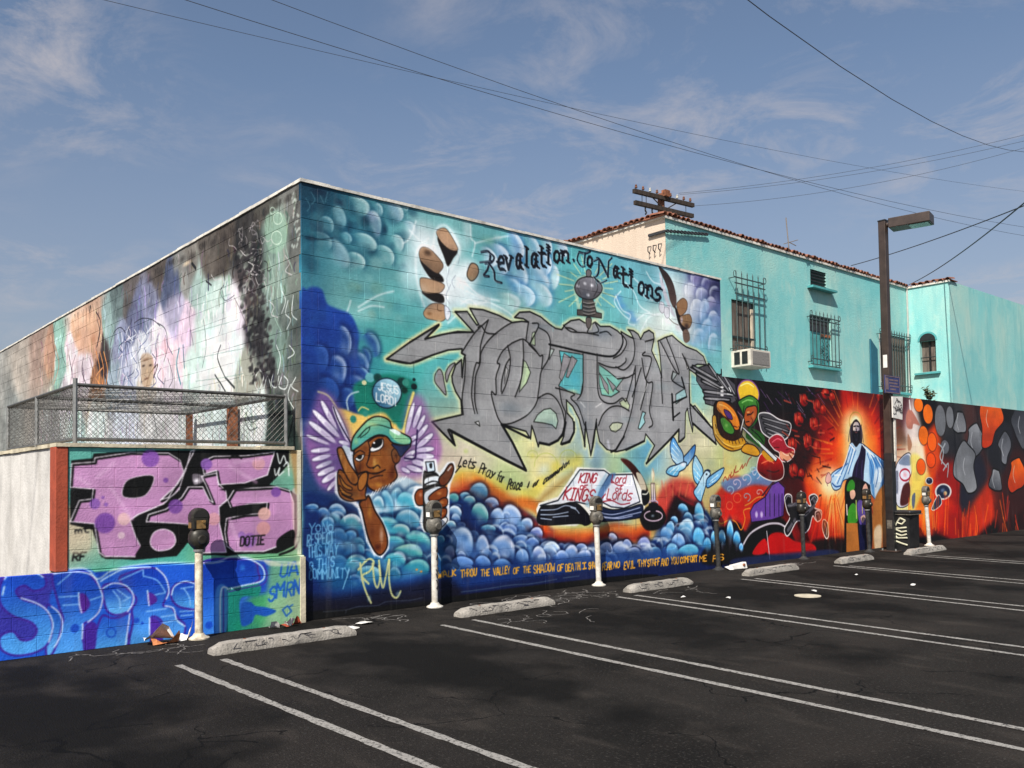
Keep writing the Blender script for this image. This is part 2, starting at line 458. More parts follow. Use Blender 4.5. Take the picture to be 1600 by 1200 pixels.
for x, y in [(972, 478), (984, 490), (966, 466), (990, 500)]: F.blob(x, y, 12, 10, '4f94d8', .7)
for q in ['962 462 972 484 985 492 982 505 992 508', '985 430 1000 445 1006 462 1020 470', '975 440 990 455 1000 478 1015 488', '1000 520 1008 505 1015 495 1030 490', '970 455 960 470 972 490 982 498', '1010 425 1020 440 1035 445', '995 500 1010 490 1028 492 1040 485']:
    F.stroke(q, 1.8, 'f0f8fa', soft=1.8, a=.8)

# --- fingers
tan, dk = 'b98f6b', '2b2320'
for d in ['684 370 714 390 708 404 700 416 694 402', '656 405 685 426 693 436 690 441 672 434', '659 456 690 460 693 473 676 470', '683 365 690 380 702 393 692 392']:
    F.fill(d, dk, 1.2)
for t, c2 in [('682 362 692 356 701 362 715 387 711 392 700 388 688 376', 'c49a78'), ('656 390 662 386 674 391 692 412 688 424 680 426 660 410 655 400', '8a6a50'), ('656 438 662 434 682 439 694 445 692 453 684 458 661 456', 'c29a76'), ('662 488 672 476 684 474 695 478 697 495 690 502 678 500 666 497', 'c29468')]:
    F.fill(t, tan, 1.0, line='4a3a30', lw=1.0, col2=c2)
F.blob(668, 395, 10, 8, '3c2c24', .7); F.blob(671, 490, 6, 4, '7a4c28', .6); F.stroke('684 476 684 484 690 486', 1, '5a3c28')
F.fill('730 426 736 412 745 414 748 424 744 434 737 439 731 434', tan, .9, line='3a302a', lw=1.6, col2='a8825c')
F.fill('695 478 701 482 704 492 700 500 696 496', 'dfe4ee', .8, line='6a7488', lw=1)
for q in ['702 420 698 440 702 452', '704 445 697 462 702 474', '714 395 718 402 716 412', '712 430 706 440 710 450']: F.stroke(q, 1.1, '7f8aa0', a=.6)
for q in ['663 478 652 440 650 400 660 383 676 388 680 362 692 352 704 360 718 388 714 405 705 420']: F.stroke(q, 4, 'fafafa', soft=3.5, a=.55)
F.fill('1029 417 1037 421 1046 431 1053 446 1057 468 1054 482 1047 470 1043 452 1037 436', '39302e', .8, col2='6a5048')
F.fill('1030 425 1036 440 1042 460 1048 478 1055 494 1050 492 1040 470 1033 448', 'c4c4d0', .8)
F.fill('1054 478 1062 492 1070 506 1076 520 1070 522 1060 505', '241c1c', .8)
F.fill('1057 477 1061 470 1068 466 1074 473 1072 486 1062 493', 'a97a52', .7, line='4a3428', lw=.9)
F.fill('1062 496 1070 492 1078 492 1081 503 1076 513 1066 508', 'a07850', .7, line='4a3428', lw=.9)
F.fill('1067 519 1072 514 1077 520 1078 531 1072 536 1068 531', '7d6254', .7)
F.blob(1073, 510, 6, 8, '3a2a2c', .8); F.blob(1065, 500, 3, 8, 'c8bcd0', .8); F.blob(1060, 512, 7, 8, 'd0c4cc', .7)
for x, y in [(1034, 480), (1042, 488)]: F.fill([x - 3, y - 8, x + 3, y - 6, x + 4, y + 6, x, y + 9, x - 4, y + 2], 'd4d4dc', .8, line='8a8490', lw=.9)
F.stroke('1046 498 1052 504 1060 508', 1.2, '7a6a64')

# --- grey wild-style lettering
BODY = '''604 561 640 535 686 507 664 530 690 523 715 518 740 519 711 487 730 487 745 508 748 507 734 482 755 484 780 493 801 504 815 502 826 503 818 498 804 496 812 488 828 487 845 495 858 506 868 513 878 515 882 508 892 501 905 499 913 504 924 507 930 503 938 510 953 510 965 517 972 524 970 518 980 524 990 529 985 519 981 515 990 517 997 522 1001 530 1006 520 1014 516 1021 521 1022 529 1018 548 1027 567 1030 575 1034 590 1032 560 1028 533 1040 527 1050 524 1060 533 1072 542 1088 548 1099 557 1104 570 1090 569 1079 574 1100 586 1115 598 1112 604 1095 590 1077 577 1077 600 1078 632 1082 635 1086 634 1100 652 1115 671 1119 694 1100 678 1083 662 1082 675 1077 655 1074 638 1071 645 1070 683 1060 691 1061 671 1045 688 1010 725 1015 712 1023 696 1009 678 1007 689 975 703 962 706 948 702 937 690 933 672 932 660 928 690 923 712 920 692 915 664 914 698 911 680 905 655 895 635 885 625 886 645 895 655 898 670 893 685 884 693 876 694 881 682 883 665 880 680 870 690 855 695 843 691 841 698 836 680 831 665 829 686 822 674 785 663 800 690 822 735 790 719 705 674 711 696 695 680 675 659 700 653 722 648 720 625 712 612 707 598 706 588 712 570 721 562 722 590 725 560 727 555 721 552 722 545 700 547 675 555 641 568'''
def halo(p, c, w, a=.8): q = pts(p); F.stroke(np.vstack([q, q[:1]]), w, c, soft=w * .35, a=a, smooth=False)
halo(BODY, 'dcdfa8', 10, .85)
halo('604 561 640 535 686 507 664 530', 'f0d890', 8, .6)
CRES = ['686 577 691 582 694 598 697 617 688 608 680 597 680 586', '698 597 696 585 702 572 711 567 707 575 702 585']
for c in CRES: halo(c, 'd9dca6', 8, .7)
F.fill(BODY, '979798', .7, smooth=False, col2='a0a0a2', g='700 500 1000 700')
for c in CRES: F.fill(c, '9b969a', .6, line='33332e', lw=1.7)
for hpts, c in [('817 562 822 566 829 582 823 598 811 613 815 590', 'bcd6a4'), ('874 548 911 554 911 596 907 617 890 612 873 603 880 588', '58bcc4'), ('935 569 950 580 965 592 976 589 962 608 968 612 955 620 940 617 936 600', '7cc4b4'), ('968 628 978 622 984 634 982 641 972 636', 'c2d0a4'), ('834 659 840 648 850 640 860 638 869 646 872 658 869 670 863 664 850 661', 'b4d0bc'), ('952 667 957 661 965 660 973 662 970 669 962 675 955 673', 'c6ceac'), ('1004 643 1009 645 1006 652 1008 660 1000 671 997 669', '9fd8dc'), ('1056 616 1070 607 1073 619 1056 631', '9cc6c8'), ('1070 558 1077 574 1074 577', 'e0e0da'), ('1051 580 1058 584 1050 596', 'c4d4d0'), ('832 520 836 518 836 540 829 538', 'bcd6a4'), ('742 660 748 658 750 666', 'd8d8d8'), ('860 545 866 546 858 562', 'c8dcd0'), ('790 572 794 578 788 600', 'd0d0cc')]:
    F.fill(hpts, c, .6, smooth=False, line='2d2d29', lw=1.6)
F.blob(898, 592, 12, 18, '48b8cc', .7); F.blob(895, 612, 14, 6, 'cdd8a0', .7); F.blob(950, 612, 12, 5, 'b4d890', .6)
for q in ['881 552 893 560 878 595 874 590', '893 556 902 563 888 590 884 589', '936 582 950 602 951 616 944 606', '948 590 962 604 958 612']: F.fill(q, '9b969a', .5, smooth=False, line='3a3a36', lw=1.2)
LN = ['723 552 727 560 726 590 722 622 724 648', '763 500 758 515 751 540 749 566 744 568 739 590 737 620 742 646', '763 500 742 520 722 550', '747 512 752 509 760 520 775 522', '800 504 785 513 765 530 752 550 750 568 743 590 742 625 746 646', '800 536 786 548 777 566 781 570 775 590 775 616 768 612 770 626 777 650 784 663', '793 540 797 558 796 580 790 602 784 615', '783 612 784 596 790 572 796 561', '826 503 822 531', '832 505 842 508 828 537', '817 530 818 560 815 590 805 620', '800 536 815 530 822 533 835 545 843 556 848 556 846 576', '842 512 855 520 860 535 857 560 846 580 843 600 840 622', '911 553 911 600 908 616 902 624', '933 553 933 590 936 618 946 629 960 630 972 622 978 627 983 610 991 580 993 572', '935 567 950 573 965 574 977 566 978 560', '973 524 979 536 971 552 958 560', '990 529 992 546 988 565 975 578 962 573', '965 592 980 590 993 583', '993 575 992 610 986 645 975 680 962 703', '983 642 970 635 955 636 942 648 935 665', '1003 560 1008 590 1013 598 1020 600 1015 640 1020 662 1014 668', '1001 640 1010 602 1008 588', '1032 534 1056 580 1060 577 1041 527', '1066 553 1077 577', '1070 607 1050 594 1052 580', '1033 590 1035 630', '868 606 897 615 892 622 904 636 913 664', '874 606 878 630 884 646 882 665', '841 622 855 615 868 622 878 640 882 660 878 680', '841 622 835 636 822 650 800 661 784 663', '880 508 892 518 915 520 935 524', '884 512 892 513 902 519', '937 520 948 518 955 524', '924 507 918 520 935 518 930 505', '1010 590 1018 560 1004 555 1008 550', '1008 534 1021 530', '988 620 1002 575', '826 538 840 552']
for q in LN: F.stroke(pts(q) + [2.5, 1.5], 6, '77747a', soft=3, a=.32); F.stroke(pts(q) + [-3, -1], 3, 'b6b2b6', soft=1.6, a=.35)
for q in LN: F.stroke(q, 2.1, '23221f', soft=.4)
for q, w in [('858 538 880 543 910 550 952 557 966 550 973 536 972 524', 3.0), ('784 663 800 690 822 735 790 719 702 672', 4.4), ('675 659 711 696 700 672', 3.2), ('785 664 826 684', 3.6), ('1061 671 1045 689 1010 724', 3.4), ('1007 689 978 703', 3.4), ('843 692 858 695 872 688 881 676 884 660', 4), ('878 694 890 690 897 675 897 660', 4), ('932 655 923 711', 2.2), ('915 660 913 697', 2.8), ('1083 662 1119 694', 3.6), ('1079 632 1116 672', 3.0), ('1050 616 1052 656', 4.0), ('1050 630 1073 620', 2.6), ('1053 652 1062 645', 2.4), ('1070 607 1065 590', 3.4), ('1077 600 1078 634 1082 664', 2.6), ('1069 684 1061 690 1061 672', 3), ('975 682 962 703 955 706', 3.4), ('604 561 641 568 676 555 700 547', 2.2), ('640 535 686 507 664 530', 2.6), ('664 530 700 521 740 519', 2.4)]:
    F.stroke(q, w, '0c0b0a', soft=.4, smooth=w < 3.05)
q = pts(BODY); F.stroke(np.vstack([q, q[:1]]), 2.3, '1a1917', soft=.4, smooth=False)
F.stroke('1000 630 1012 600', 1.4, 'd4d4d2', a=.8); F.stroke('950 690 952 700', 5, 'd8d8e4', soft=2.5, a=.8); F.stroke('907 628 914 636', 2, 'e0dcda', soft=1, a=.8); F.stroke('931 636 940 630', 2, 'dcd8d6', soft=1, a=.8)
F.stroke('918 556 919 660', 2, 'bdb5b4', soft=1.5, a=.5)
# finial
for k in range(20):
    a = k / 20 * 6.283 + .1; F.stroke([920 + 25 * math.cos(a), 448 + 23 * math.sin(a), 920 + (38 + 8 * (k % 3)) * math.cos(a), 448 + (34 + 7 * (k % 3)) * math.sin(a)], 1.8, 'd9e2a0', soft=1.0, a=.8, smooth=False)
halo('898 450 905 436 920 431 937 440 942 452 934 464 928 480 942 488 940 498 925 500 922 512 908 488 905 484', 'dfe6b8', 7, .6)
F.fill('910 466 926 466 932 488 940 490 940 497 902 492 902 484 910 484', '5f5650', .7, smooth=False, line='2e2925', lw=1.5)
F.fill('916 497 924 498 922 512 917 511', '6a605c', .7, line='2e2925', lw=1.2)
for y in (472, 478, 484, 489): F.stroke([911, y, 920, y + 2, 930, y], 1.3, 'a59c94'); F.stroke([911, y + 2, 920, y + 4, 930, y + 2], 1.2, '2e2925')
F.fill('898 449 903 438 913 433 925 433 936 440 941 451 935 462 924 468 911 466 902 460', '817f88', .8, line='2c2a2a', lw=1.8, col2='5d5a60')
for x, y in [(914, 443), (925, 446), (919, 461), (903, 447)]: F.blob(x, y, 4, 4, 'e4e4ea', .85)
F.stroke('930 438 934 450 928 463', 1.6, '3c3a3e'); F.stroke('906 440 903 450 908 460', 1.2, '4a484c')
F.fill('916 424 920 421 924 425 922 432 917 432', '6f6b6c', .7, line='2c2a2a', lw=1.4)

# --- title lettering
def gothic(ch, x, y, h, wd):
    gw, gl = FONT[ch]; gw = max(gw, .18)
    for dx, c, w in ((-1.8, 'e6f2f4', 2.4), (0, '0a1626', 4.8)):
        for poly in gl:
            q = np.array([(x + gx / gw * wd * (1 if gw > .2 else .2) + dx, y - gy * h) for gx, gy in poly])
            F.stroke(q, w, c, soft=.5, smooth=False, a=1 if dx == 0 else .5)
            if dx == 0:
                for e in (q[0], q[-1]): F.stroke([e[0] - 2.8, e[1] - 2.0, e[0] + 2.8, e[1] + 2.2], 3.2, c, soft=.4, smooth=False)
for ch, x, y, h, wd in [('e', 779, 421, 30, 8), ('v', 790, 421, 30, 9), ('a', 807, 419, 31, 8), ('l', 823, 416, 29, 6), ('a', 831, 417, 30, 9), ('t', 844, 416, 30, 7), ('i', 857, 412, 28, 6), ('o', 866, 409, 24, 8), ('n', 879, 409, 24, 9), ('o', 918, 416, 22, 7), ('a', 959, 433, 23, 7), ('t', 971, 447, 28, 8), ('i', 986, 448, 26, 6), ('o', 998, 459, 26, 8), ('n', 1011, 464, 26, 8), ('s', 1024, 469, 27, 8)]:
    gothic(ch, x, y, h, wd)
for q, w in [('752 394 762 393 766 400 762 420 756 430 764 432', 4), ('766 396 772 402 768 410 758 412', 3.2), ('750 410 768 408', 3), ('764 412 772 424 774 438 784 442', 3.6), ('896 406 897 408', 4), ('905 394 914 396 922 393', 4), ('904 396 902 406 908 416 914 416', 2.8), ('914 396 913 412', 4), ('936 408 935 426 931 432', 3.6), ('933 404 938 408 950 432', 5), ('951 408 950 432', 3.6), ('928 408 936 404', 3), ('951 408 956 403', 3), ('928 432 936 442 948 438', 2)]:
    F.stroke(q, w, '0e1c30', soft=.6); F.stroke(pts(q) + [-2, 0], 1.2, 'dceef2', a=.5)

# --- deep blue cloud, bottom left
F.fill('470 470 480 452 492 448 504 454 511 474 526 482 548 492 560 520 560 555 572 585 578 620 560 655 520 668 472 670', '1b49ae', 3.5, col2='12337e')
splash(24, 476, 560, 470, 640, 16, ['1a55c0', '0f2f80', '2a62c4', '174a9c'], .45, 8)
for x, y, rx, ry, l in [(535, 535, 12, 22, 'b8c8e8'), (524, 580, 16, 22, 'c4d0ea'), (562, 570, 12, 16, '8fb4d8'), (578, 540, 14, 16, '7fb8c8'), (556, 610, 18, 20, 'b4c4e4'), (540, 622, 14, 14, '4a78bc'), (570, 556, 9, 10, '6faac4'), (498, 560, 14, 18, '3a66c0'), (510, 610, 18, 16, '2a58b0'), (566, 588, 10, 12, '88b4d4')]:
    F.puff(x, y, rx, ry, '0e2460', '2453a8', l, -.5, .8)
F.fill('472 690 520 640 560 650 600 690 600 780 472 800', '152f70', 14, .8)
# green halo and gold glow behind the head
F.fill('552 604 575 592 605 584 640 592 652 604 644 640 632 668 620 668 612 655 590 648 575 655 560 645', '138a78', 4)
F.fill('526 640 540 640 556 646 575 648 596 640 612 648 624 672 632 664 645 616 640 650 632 684 600 690 560 692 548 690 536 664', 'e9bd58', 3.2)
F.fill('560 600 600 590 640 600 630 640 618 662 600 645 575 648 560 640', '128470', 4)
for x, y, r in [(552, 655, 6), (571, 646, 5)]: F.blob(x, y, r, r + 1, '2a8c7c', 1, .6)
F.stroke('544 640 542 626 548 616 560 612', 2.4, 'b8d0d8', soft=1.4); F.stroke('560 642 566 636 576 640', 2, 'e8c468', soft=1)
for x, y, r, c, d in [(604, 614, 27, '0d2f40', 0), (578, 590, 8, '5fb4bc', 1), (628, 598, 10, '10403e', 0), (634, 598, 6, '36a08c', 1), (647, 604, 5, '0c2c30', 1), (647, 593, 2.5, '0c2c30', 1), (569, 598, 4, 'e4d8a0', 1), (632, 610, 6, '123c34', 0), (590, 590, 8, '0f4a48', 0)]:
    F.blob(x, y, r, r, c, .95, .8 if d else .55)
F.fill('582 614 586 600 597 592 610 592 622 600 627 614 622 628 610 637 596 636 586 627', '2f6f9c', .8, line='0d2438', lw=1.5, col2='9fd2e4', g='584 632 618 600')
F.text('JESUS', 591, 609, 622, 616, 12, 2.2, 'eef8fb'); F.text('IS', 601, 619, 611, 621, 6, 1.5, 'eef8fb'); F.text('LORD!', 588, 626, 618, 634, 12, 2.4, 'f4fbfc')

# --- bank of cloud along the bottom
F.fill('474 800 478 770 510 775 540 790 580 790 640 770 700 775 740 758 770 765 800 785 830 805 860 825 900 850 960 846 1000 850 1040 830 1070 800 1100 795 1128 830 1180 840 1180 884 1000 905 800 935 640 952 474 972', '0f3272', 6)
F.fill('560 800 650 770 690 800 690 900 600 930 520 930 490 860', '1d6a9c', 14, .7)
# warm band above the cloud
for q, w, c, a in [('690 758 715 742 745 742 772 756 800 770 830 772 850 750 872 728 905 720', 20, 'e6d24e', .75), ('700 764 728 752 752 756 776 772 800 784 828 788 846 800 852 830', 20, 'e56a1c', .85), ('712 772 735 762 752 768 770 784 792 796 820 806 845 830', 13, 'c83412', .8), ('735 772 756 774 770 792 800 806 826 826', 9, '3a1014', .75), ('840 800 846 780 870 760 900 735', 9, 'a87830', .6), ('846 830 880 838 930 836 960 824 990 832 1010 826', 17, 'd8521a', .85), ('846 838 880 846 915 848 940 838 960 836 990 842 1012 834', 12, 'a01c12', .8), ('870 832 920 828 985 826', 6, 'e89038', .6), ('860 850 900 858 960 850 1000 856', 10, '2a0c18', .8), ('700 752 722 744 738 744', 10, 'f0b43c', .7)]:
    F.stroke(q, w, c, soft=7, a=a)
F.fill('1022 800 1030 770 1046 752 1060 748 1082 752 1090 770 1098 800 1080 820 1040 830', 'd23a34', 9, .9)
F.fill('1040 818 1050 780 1062 772 1076 780 1094 792 1098 815 1070 830', '160a18', 8, .9)
for q in ['1050 760 1060 775 1075 785 1095 792', '1082 756 1088 770 1096 786']: F.stroke(q, 5, 'a81e28', soft=3, a=.7)
for k in range(9): F.stroke([1034 + 6 * k, 752 + 2 * (k % 3), 1036 + 5 * k, 772 + 3 * (k % 2)], 3, ['e05040', 'e88a50'][k % 2], soft=2, a=.5, smooth=False)
PF = [ # x y rx ry mid light
 (487, 795, 9, 7, '3c7ab8', 'b4d0e8'), (505, 802, 9, 8, '4a86c4', 'c0d8ec'), (526, 802, 13, 12, '3f84c0', 'cfe0ee'), (549, 820, 15, 14, '49a0b4', 'dcdce4'), (530, 840, 11, 12, '3f86c4', 'b8d8ea'), (548, 838, 8, 9, '3a88c8', 'a8d0ec'), (545, 860, 10, 12, '3f98cc', '9fd4ec'), (522, 858, 14, 14, '3a86c8', '90c8ee'), (505, 880, 14, 14, '2f78c0', '8fc4ea'), (530, 882, 14, 13, '3c8cc8', 'a4d4ee'), (556, 880, 14, 12, '3a9cb4', 'c4d8d0'), (575, 900, 16, 14, '2f88b4', 'a0ccd4'),
 (604, 790, 9, 20, '4aa4cc', 'b4dcea'), (620, 784, 9, 20, '58b0d4', 'cfe8f0'), (636, 790, 14, 18, '3fb0cc', '8fd4e4'), (600, 826, 20, 16, '38a8c4', '9fd4d8'), (636, 815, 16, 16, '4a9cc0', 'b0c8d4'), (625, 832, 12, 12, '42a8b8', 'c4d4d4'), (652, 850, 18, 18, '42aab0', '9ccfd0'), (615, 852, 14, 14, '2f9cb0', '84c8c8'), (636, 868, 20, 16, '3aa0a8', 'a8c8b8'), (650, 890, 18, 14, '2f94ac', '88c4c4'), (615, 880, 16, 14, '3098b4', '90cccc'), (590, 850, 12, 14, '2a90b8', '74c0d8'),
 (748, 770, 12, 14, '5a9cc8', 'bcd4e0'), (726, 778, 8, 8, '4f98c4', 'b4d4e0'), (708, 780, 8, 8, '3f98a0', '88c0c0'), (734, 784, 8, 8, '58a8c0', 'd0e0e0'), (711, 803, 9, 11, '7fb0dc', 'f0f6fa'), (704, 822, 8, 7, '6fb0d4', 'e0f0f4'), (768, 788, 10, 9, '7c9cd0', 'd8dcee'), (749, 806, 11, 18, '58b0b4', 'd4e4e4'), (777, 808, 9, 13, '86acdc', 'e8eef6'), (799, 810, 13, 19, '7ea8de', 'f0f2fa'), (762, 828, 11, 7, '4f98c0', 'a0ccdc'), (823, 822, 9, 11, '80a8dc', 'eef2f8'), (838, 836, 9, 10, '7488c8', 'd4dcf0'), (720, 852, 17, 24, '72a2dc', 'f0eef2'), (754, 856, 9, 18, '7ea6de', 'ece8f2'), (786, 862, 16, 24, '72a0dc', 'f2e8ec'), (702, 868, 7, 14, '6f78a8', '9aa0c8'), (812, 846, 11, 9, '6088c8', 'a8c4e8'), (832, 850, 9, 9, '5880c4', '9cb8e4'), (816, 874, 9, 14, '6c9cdc', 'a8c8f0'), (842, 872, 10, 15, '7f9cd8', 'e8ecf4'), (855, 858, 10, 12, '88b0e4', 'e8f0fa'), (754, 880, 10, 10, '5a8cd4', '8cb4ec'), (722, 880, 14, 9, '5f90d8', '90b8ee'), (784, 884, 12, 10, '5a90d8', '88b8f0'),
 (862, 862, 12, 14, '86aede', 'e4eef8'), (878, 872, 9, 10, '6f94d4', 'c8d8f2'), (893, 868, 10, 14, '78a0dc', 'e8e8f4'), (912, 872, 10, 12, '80a4dc', 'e0e4f4'), (908, 858, 7, 8, '6888c0', 'b4c4e4'), (946, 862, 10, 12, '7c9cd4', 'd4d8ec'), (957, 842, 6, 8, '9aa8d0', 'dcdcec'), (942, 880, 12, 9, '6090dc', 'a0c4f0'), (970, 862, 12, 14, '86a0d4', 'e0e4f2'), (990, 868, 9, 12, '7890cc', 'c4cce8'), (1006, 856, 10, 14, '7488cc', 'c0c4ec'), (1024, 866, 8, 10, '58a4dc', 'a8dcf4'), (980, 852, 6, 8, '7c94cc', 'ccd4ec'), (1042, 842, 9, 18, '60a4e4', 'c4dcf4'),
 (1053, 816, 5, 9, '5aa8e0', 'b4dcf6'), (1047, 826, 6, 10, '60ace4', 'c4e4f8'), (1067, 800, 7, 12, '4fb0e8', 'b4e0f8'), (1075, 812, 7, 10, '60b4e8', 'c0e4f8'), (1072, 832, 12, 18, '68b4e4', 'dcecf6'), (1092, 810, 7, 20, '50b8ec', 'a8dcf4'), (1060, 850, 9, 14, '70a8e4', 'c8dcf4'), (1092, 845, 8, 18, '58b8ec', '98d8f4'), (1050, 862, 8, 12, '66b0e4', 'a8d8f0'), (1075, 862, 14, 10, '58b8e0', '90d4ec'), (1116, 848, 5, 16, '52b4ec', 'b8e4fa'), (1128, 846, 5, 16, '52b4ec', 'b8e4fa'), (1141, 838, 5, 20, '52b4ec', 'c4e8fa'), (1151, 848, 5, 16, '52b4ec', 'b8e4fa'), (1158, 858, 3, 8, '62b4ec', 'c4e4fa'), (1105, 855, 5, 14, '48a4e0', '98d4f4')]
def bank_top(x): return np.interp(x, [480, 560, 640, 700, 750, 800, 850, 900, 1000, 1060, 1090, 1160], [800, 815, 790, 790, 775, 805, 845, 862, 862, 825, 810, 850])
def bank_foot(x): return np.interp(x, [480, 700, 900, 1160], [915, 890, 880, 868])
for _k in range(46):                                # broad soft cumulus underneath
    x = 480 + 680 * g_.random(); y = bank_top(x) + 10 + g_.random() * max(bank_foot(x) - bank_top(x), 6); r_ = 15 + 14 * g_.random()
    if x < 548 and y > 810: continue
    F.puff(x, y, r_, r_ * .9, '06143c', ['1f5a9c', '2a7aa8', '1c4a90'][_k % 3] if x < 690 else ['3a68b4', '4a80c8', '2f5aa8'][_k % 3], '88b4d8', -1.3 + .8 * g_.random(), .55)
for _k in range(120):
    x = 480 + 680 * g_.random(); top = bank_top(x); y = top + 4 + g_.random() * max(bank_foot(x) - top, 6); r_ = 3.5 + 10 * g_.random() ** 1.6
    if x < 545 and y > 822: continue
    F.puff(x, y, r_, r_ * (.8 + .6 * g_.random()), '06143c', ['2f7fb8', '3a98b8', '2a6cb4'][_k % 3] if x < 690 else ['4f80cc', '5a92d8', '4a74c0'][_k % 3], 'c4d8ec', -1.6 + 1.0 * g_.random(), .5 + .4 * g_.random())
for x, y, rx, ry, m_, l_ in PF: F.puff(x, y, rx, ry, '050f34', m_, l_, -1.2, .95 if x > 545 or y < 830 else .45)
for _k in range(60):                                # loose white crescents, one pass of the can each
    x = 482 + 670 * g_.random(); y = bank_top(x) + 4 + g_.random() * max(bank_foot(x) - bank_top(x) - 6, 4); r_ = 6 + 9 * g_.random(); a0 = -2.6 + .8 * g_.random()
    if x < 545 and y > 822: continue
    F.stroke([(x + r_ * math.cos(t), y + r_ * 1.1 * math.sin(t)) for t in np.linspace(a0, a0 + 1.6 + .8 * g_.random(), 7)], 3 + 3 * g_.random(), 'e4eef6', soft=2.2, a=.55, taper=2)
for _k in range(70):
    x = 480 + 660 * g_.random(); top = np.interp(x, [480, 560, 640, 700, 750, 800, 850, 900, 1000, 1060, 1090, 1160], [800, 815, 790, 790, 775, 805, 845, 862, 862, 825, 810, 850])
    F.blob(x, top + 70 * g_.random(), 8 + 14 * g_.random(), 5 + 9 * g_.random(), ['0a2a60', '6aa4cc', '184a8c', 'a8c8e0', '0c1c4c'][_k % 5], .30 + .2 * g_.random())
# scripture line and base
F.fill('472 930 560 918 700 893 900 868 1060 856 1180 850 1180 882 1160 884 900 918 700 944 472 974', '1b3f80', 7, .8)
F.fill('472 948 600 936 760 912 1000 880 1200 860 1200 884 1000 905 700 944 472 974', '101f48', 5, .75)
F.fill('472 958 560 950 640 942 720 930 860 912 1000 898 1000 906 700 946 472 978', '06070c', 2.5)
F.fill('472 930 520 932 600 920 700 905 700 945 472 975', '0a1020', 10, .7)
for q in ['505 956 540 953 560 948 590 946 605 940 640 938 660 934', '540 958 541 954', '720 925 760 920 800 914 830 912 870 905', '880 903 905 900']: F.stroke(q, 1.2, '8a8d8c', a=.55)
SL = [('WALK', 684, 903, 712, 899, 9), ('THROU', 720, 902, 744, 899, 11), ('THE', 751, 901, 765, 899, 10), ('VALLEY', 771, 899, 797, 896, 11), ('OF', 802, 897, 811, 896, 9), ('THE', 817, 896, 829, 894, 10), ('SHADOW', 834, 896, 867, 892, 12), ('OF', 871, 893, 880, 892, 10), ('DEATH,', 884, 893, 908, 890, 11), ('I', 911, 889, 916, 888, 9), ('SHALL', 920, 889, 936, 887, 10), ('FEAR', 941, 891, 956, 889, 11), ('NO', 959, 888, 968, 887, 9), ('EVIL', 975, 889, 992, 887, 11), ("'THY", 996, 886, 1010, 884, 10), ('STAFF', 1012, 885, 1030, 882, 10), ('AND', 1033, 885, 1044, 883, 11), ('YOU', 1048, 882, 1060, 881, 11), ('COMFORT', 1063, 880, 1090, 877, 9), ('ME', 1093, 878, 1104, 877, 9), ('PS23', 1114, 877, 1142, 874, 9)]
for t, x0, y0, x1, y1, h in SL: F.text(t, x0, y0, x1, y1, h, 1.9, 'f0ac38', jit=.12, soft=.4)
# tags on the left
for t, x0, y0, x1, y1, h in [('YoNo', 482, 833, 520, 830, 16), ('RESPECT', 480, 853, 522, 848, 17), ('THIS WAY', 481, 871, 528, 866, 17), ('@ THIS', 484, 892, 522, 886, 16), ('COMMUNITY.', 483, 905, 548, 902, 15)]: F.text(t, x0, y0, x1, y1, h, 1.7, '7cc0ea', jit=.15, soft=.6, a=.85)
F.stroke('546 890 536 920', 1.6, '8fc8ec')
for q, w in [('563 880 566 905 572 925 580 942', 3.4), ('560 890 575 874 584 878 578 892 566 900 576 912', 3.4), ('582 880 585 908 590 918 594 900 592 876', 3.4), ('592 884 598 918 603 900 608 874 608 905 612 928 620 934 626 924', 3.4)]:
    F.stroke(q, w, 'd8d690', soft=.8, a=.9)
F.blob(577, 935, 5, 8, 'b8c4b0', .6); F.blob(622, 928, 6, 7, '90a8b0', .6)
for x, y in [(658, 893), (651, 890)]: F.blob(x, y, 2.5, 2, 'e08838', .9, .4)

# --- wings
F.fill('498 612 515 615 530 635 550 690 545 740 530 765 508 766 494 750 484 720 474 690 476 670 486 645', '8a5aa4', 10, .85)
F.fill('482 690 500 700 520 720 520 760 500 756 484 720', '9a62a8', 5, .7)
F.fill('642 618 660 622 672 650 684 675 688 705 684 722 664 742 640 748 622 738 622 712 634 690 632 660', '9a68ac', 10, .85)
F.fill('680 680 690 700 684 720 672 716', 'b06cae', 5, .7)
F.stroke('497 612 512 618 524 634 534 655 546 684', 3, 'd8cc90', soft=1.4, a=.7)
F.stroke('646 614 640 634 632 668 629 682', 5, 'ead96e', soft=1.6)
for x0, y0, x1, y1, w in [(520, 634, 545, 691, 7), (502, 626, 526, 672, 7), (489, 641, 530, 683, 7.5), (483, 659, 524, 691, 7.5), (479, 680, 514, 694, 4.5), (486, 705, 515, 702, 5.5), (488, 719, 516, 711, 6), (494, 731, 518, 721, 5.5), (497, 742, 522, 731, 7), (504, 753, 525, 739, 7.5), (530, 690, 545, 694, 5), (512, 766, 524, 752, 5), (647, 629, 635, 677, 6), (658, 634, 646, 668, 6.5), (664, 649, 652, 672, 5.5), (668, 664, 652, 684, 6), (676, 678, 652, 699, 7), (678, 701, 651, 704, 6), (678, 713, 650, 713, 6.5), (665, 726, 645, 721, 7), (659, 736, 636, 729, 6.5), (652, 681, 640, 688, 5), (652, 690, 645, 694, 4), (648, 705, 634, 714, 6), (646, 714, 632, 718, 5), (640, 738, 628, 732, 5)]:
    mx_, my_ = (x0 + x1) / 2, (y0 + y1) / 2
    F.stroke([x0, y0, mx_, my_, x1, y1], w * 1.9, '3a2660', soft=1.8, taper=2, a=.7)
    F.stroke([x0, y0, mx_, my_, x1, y1], w * 1.25, 'e9e3f2', soft=1.5, taper=2)
    F.stroke([mx_, my_, x1, y1], w * .8, 'a98cc4', soft=2.2, a=.55, smooth=False)
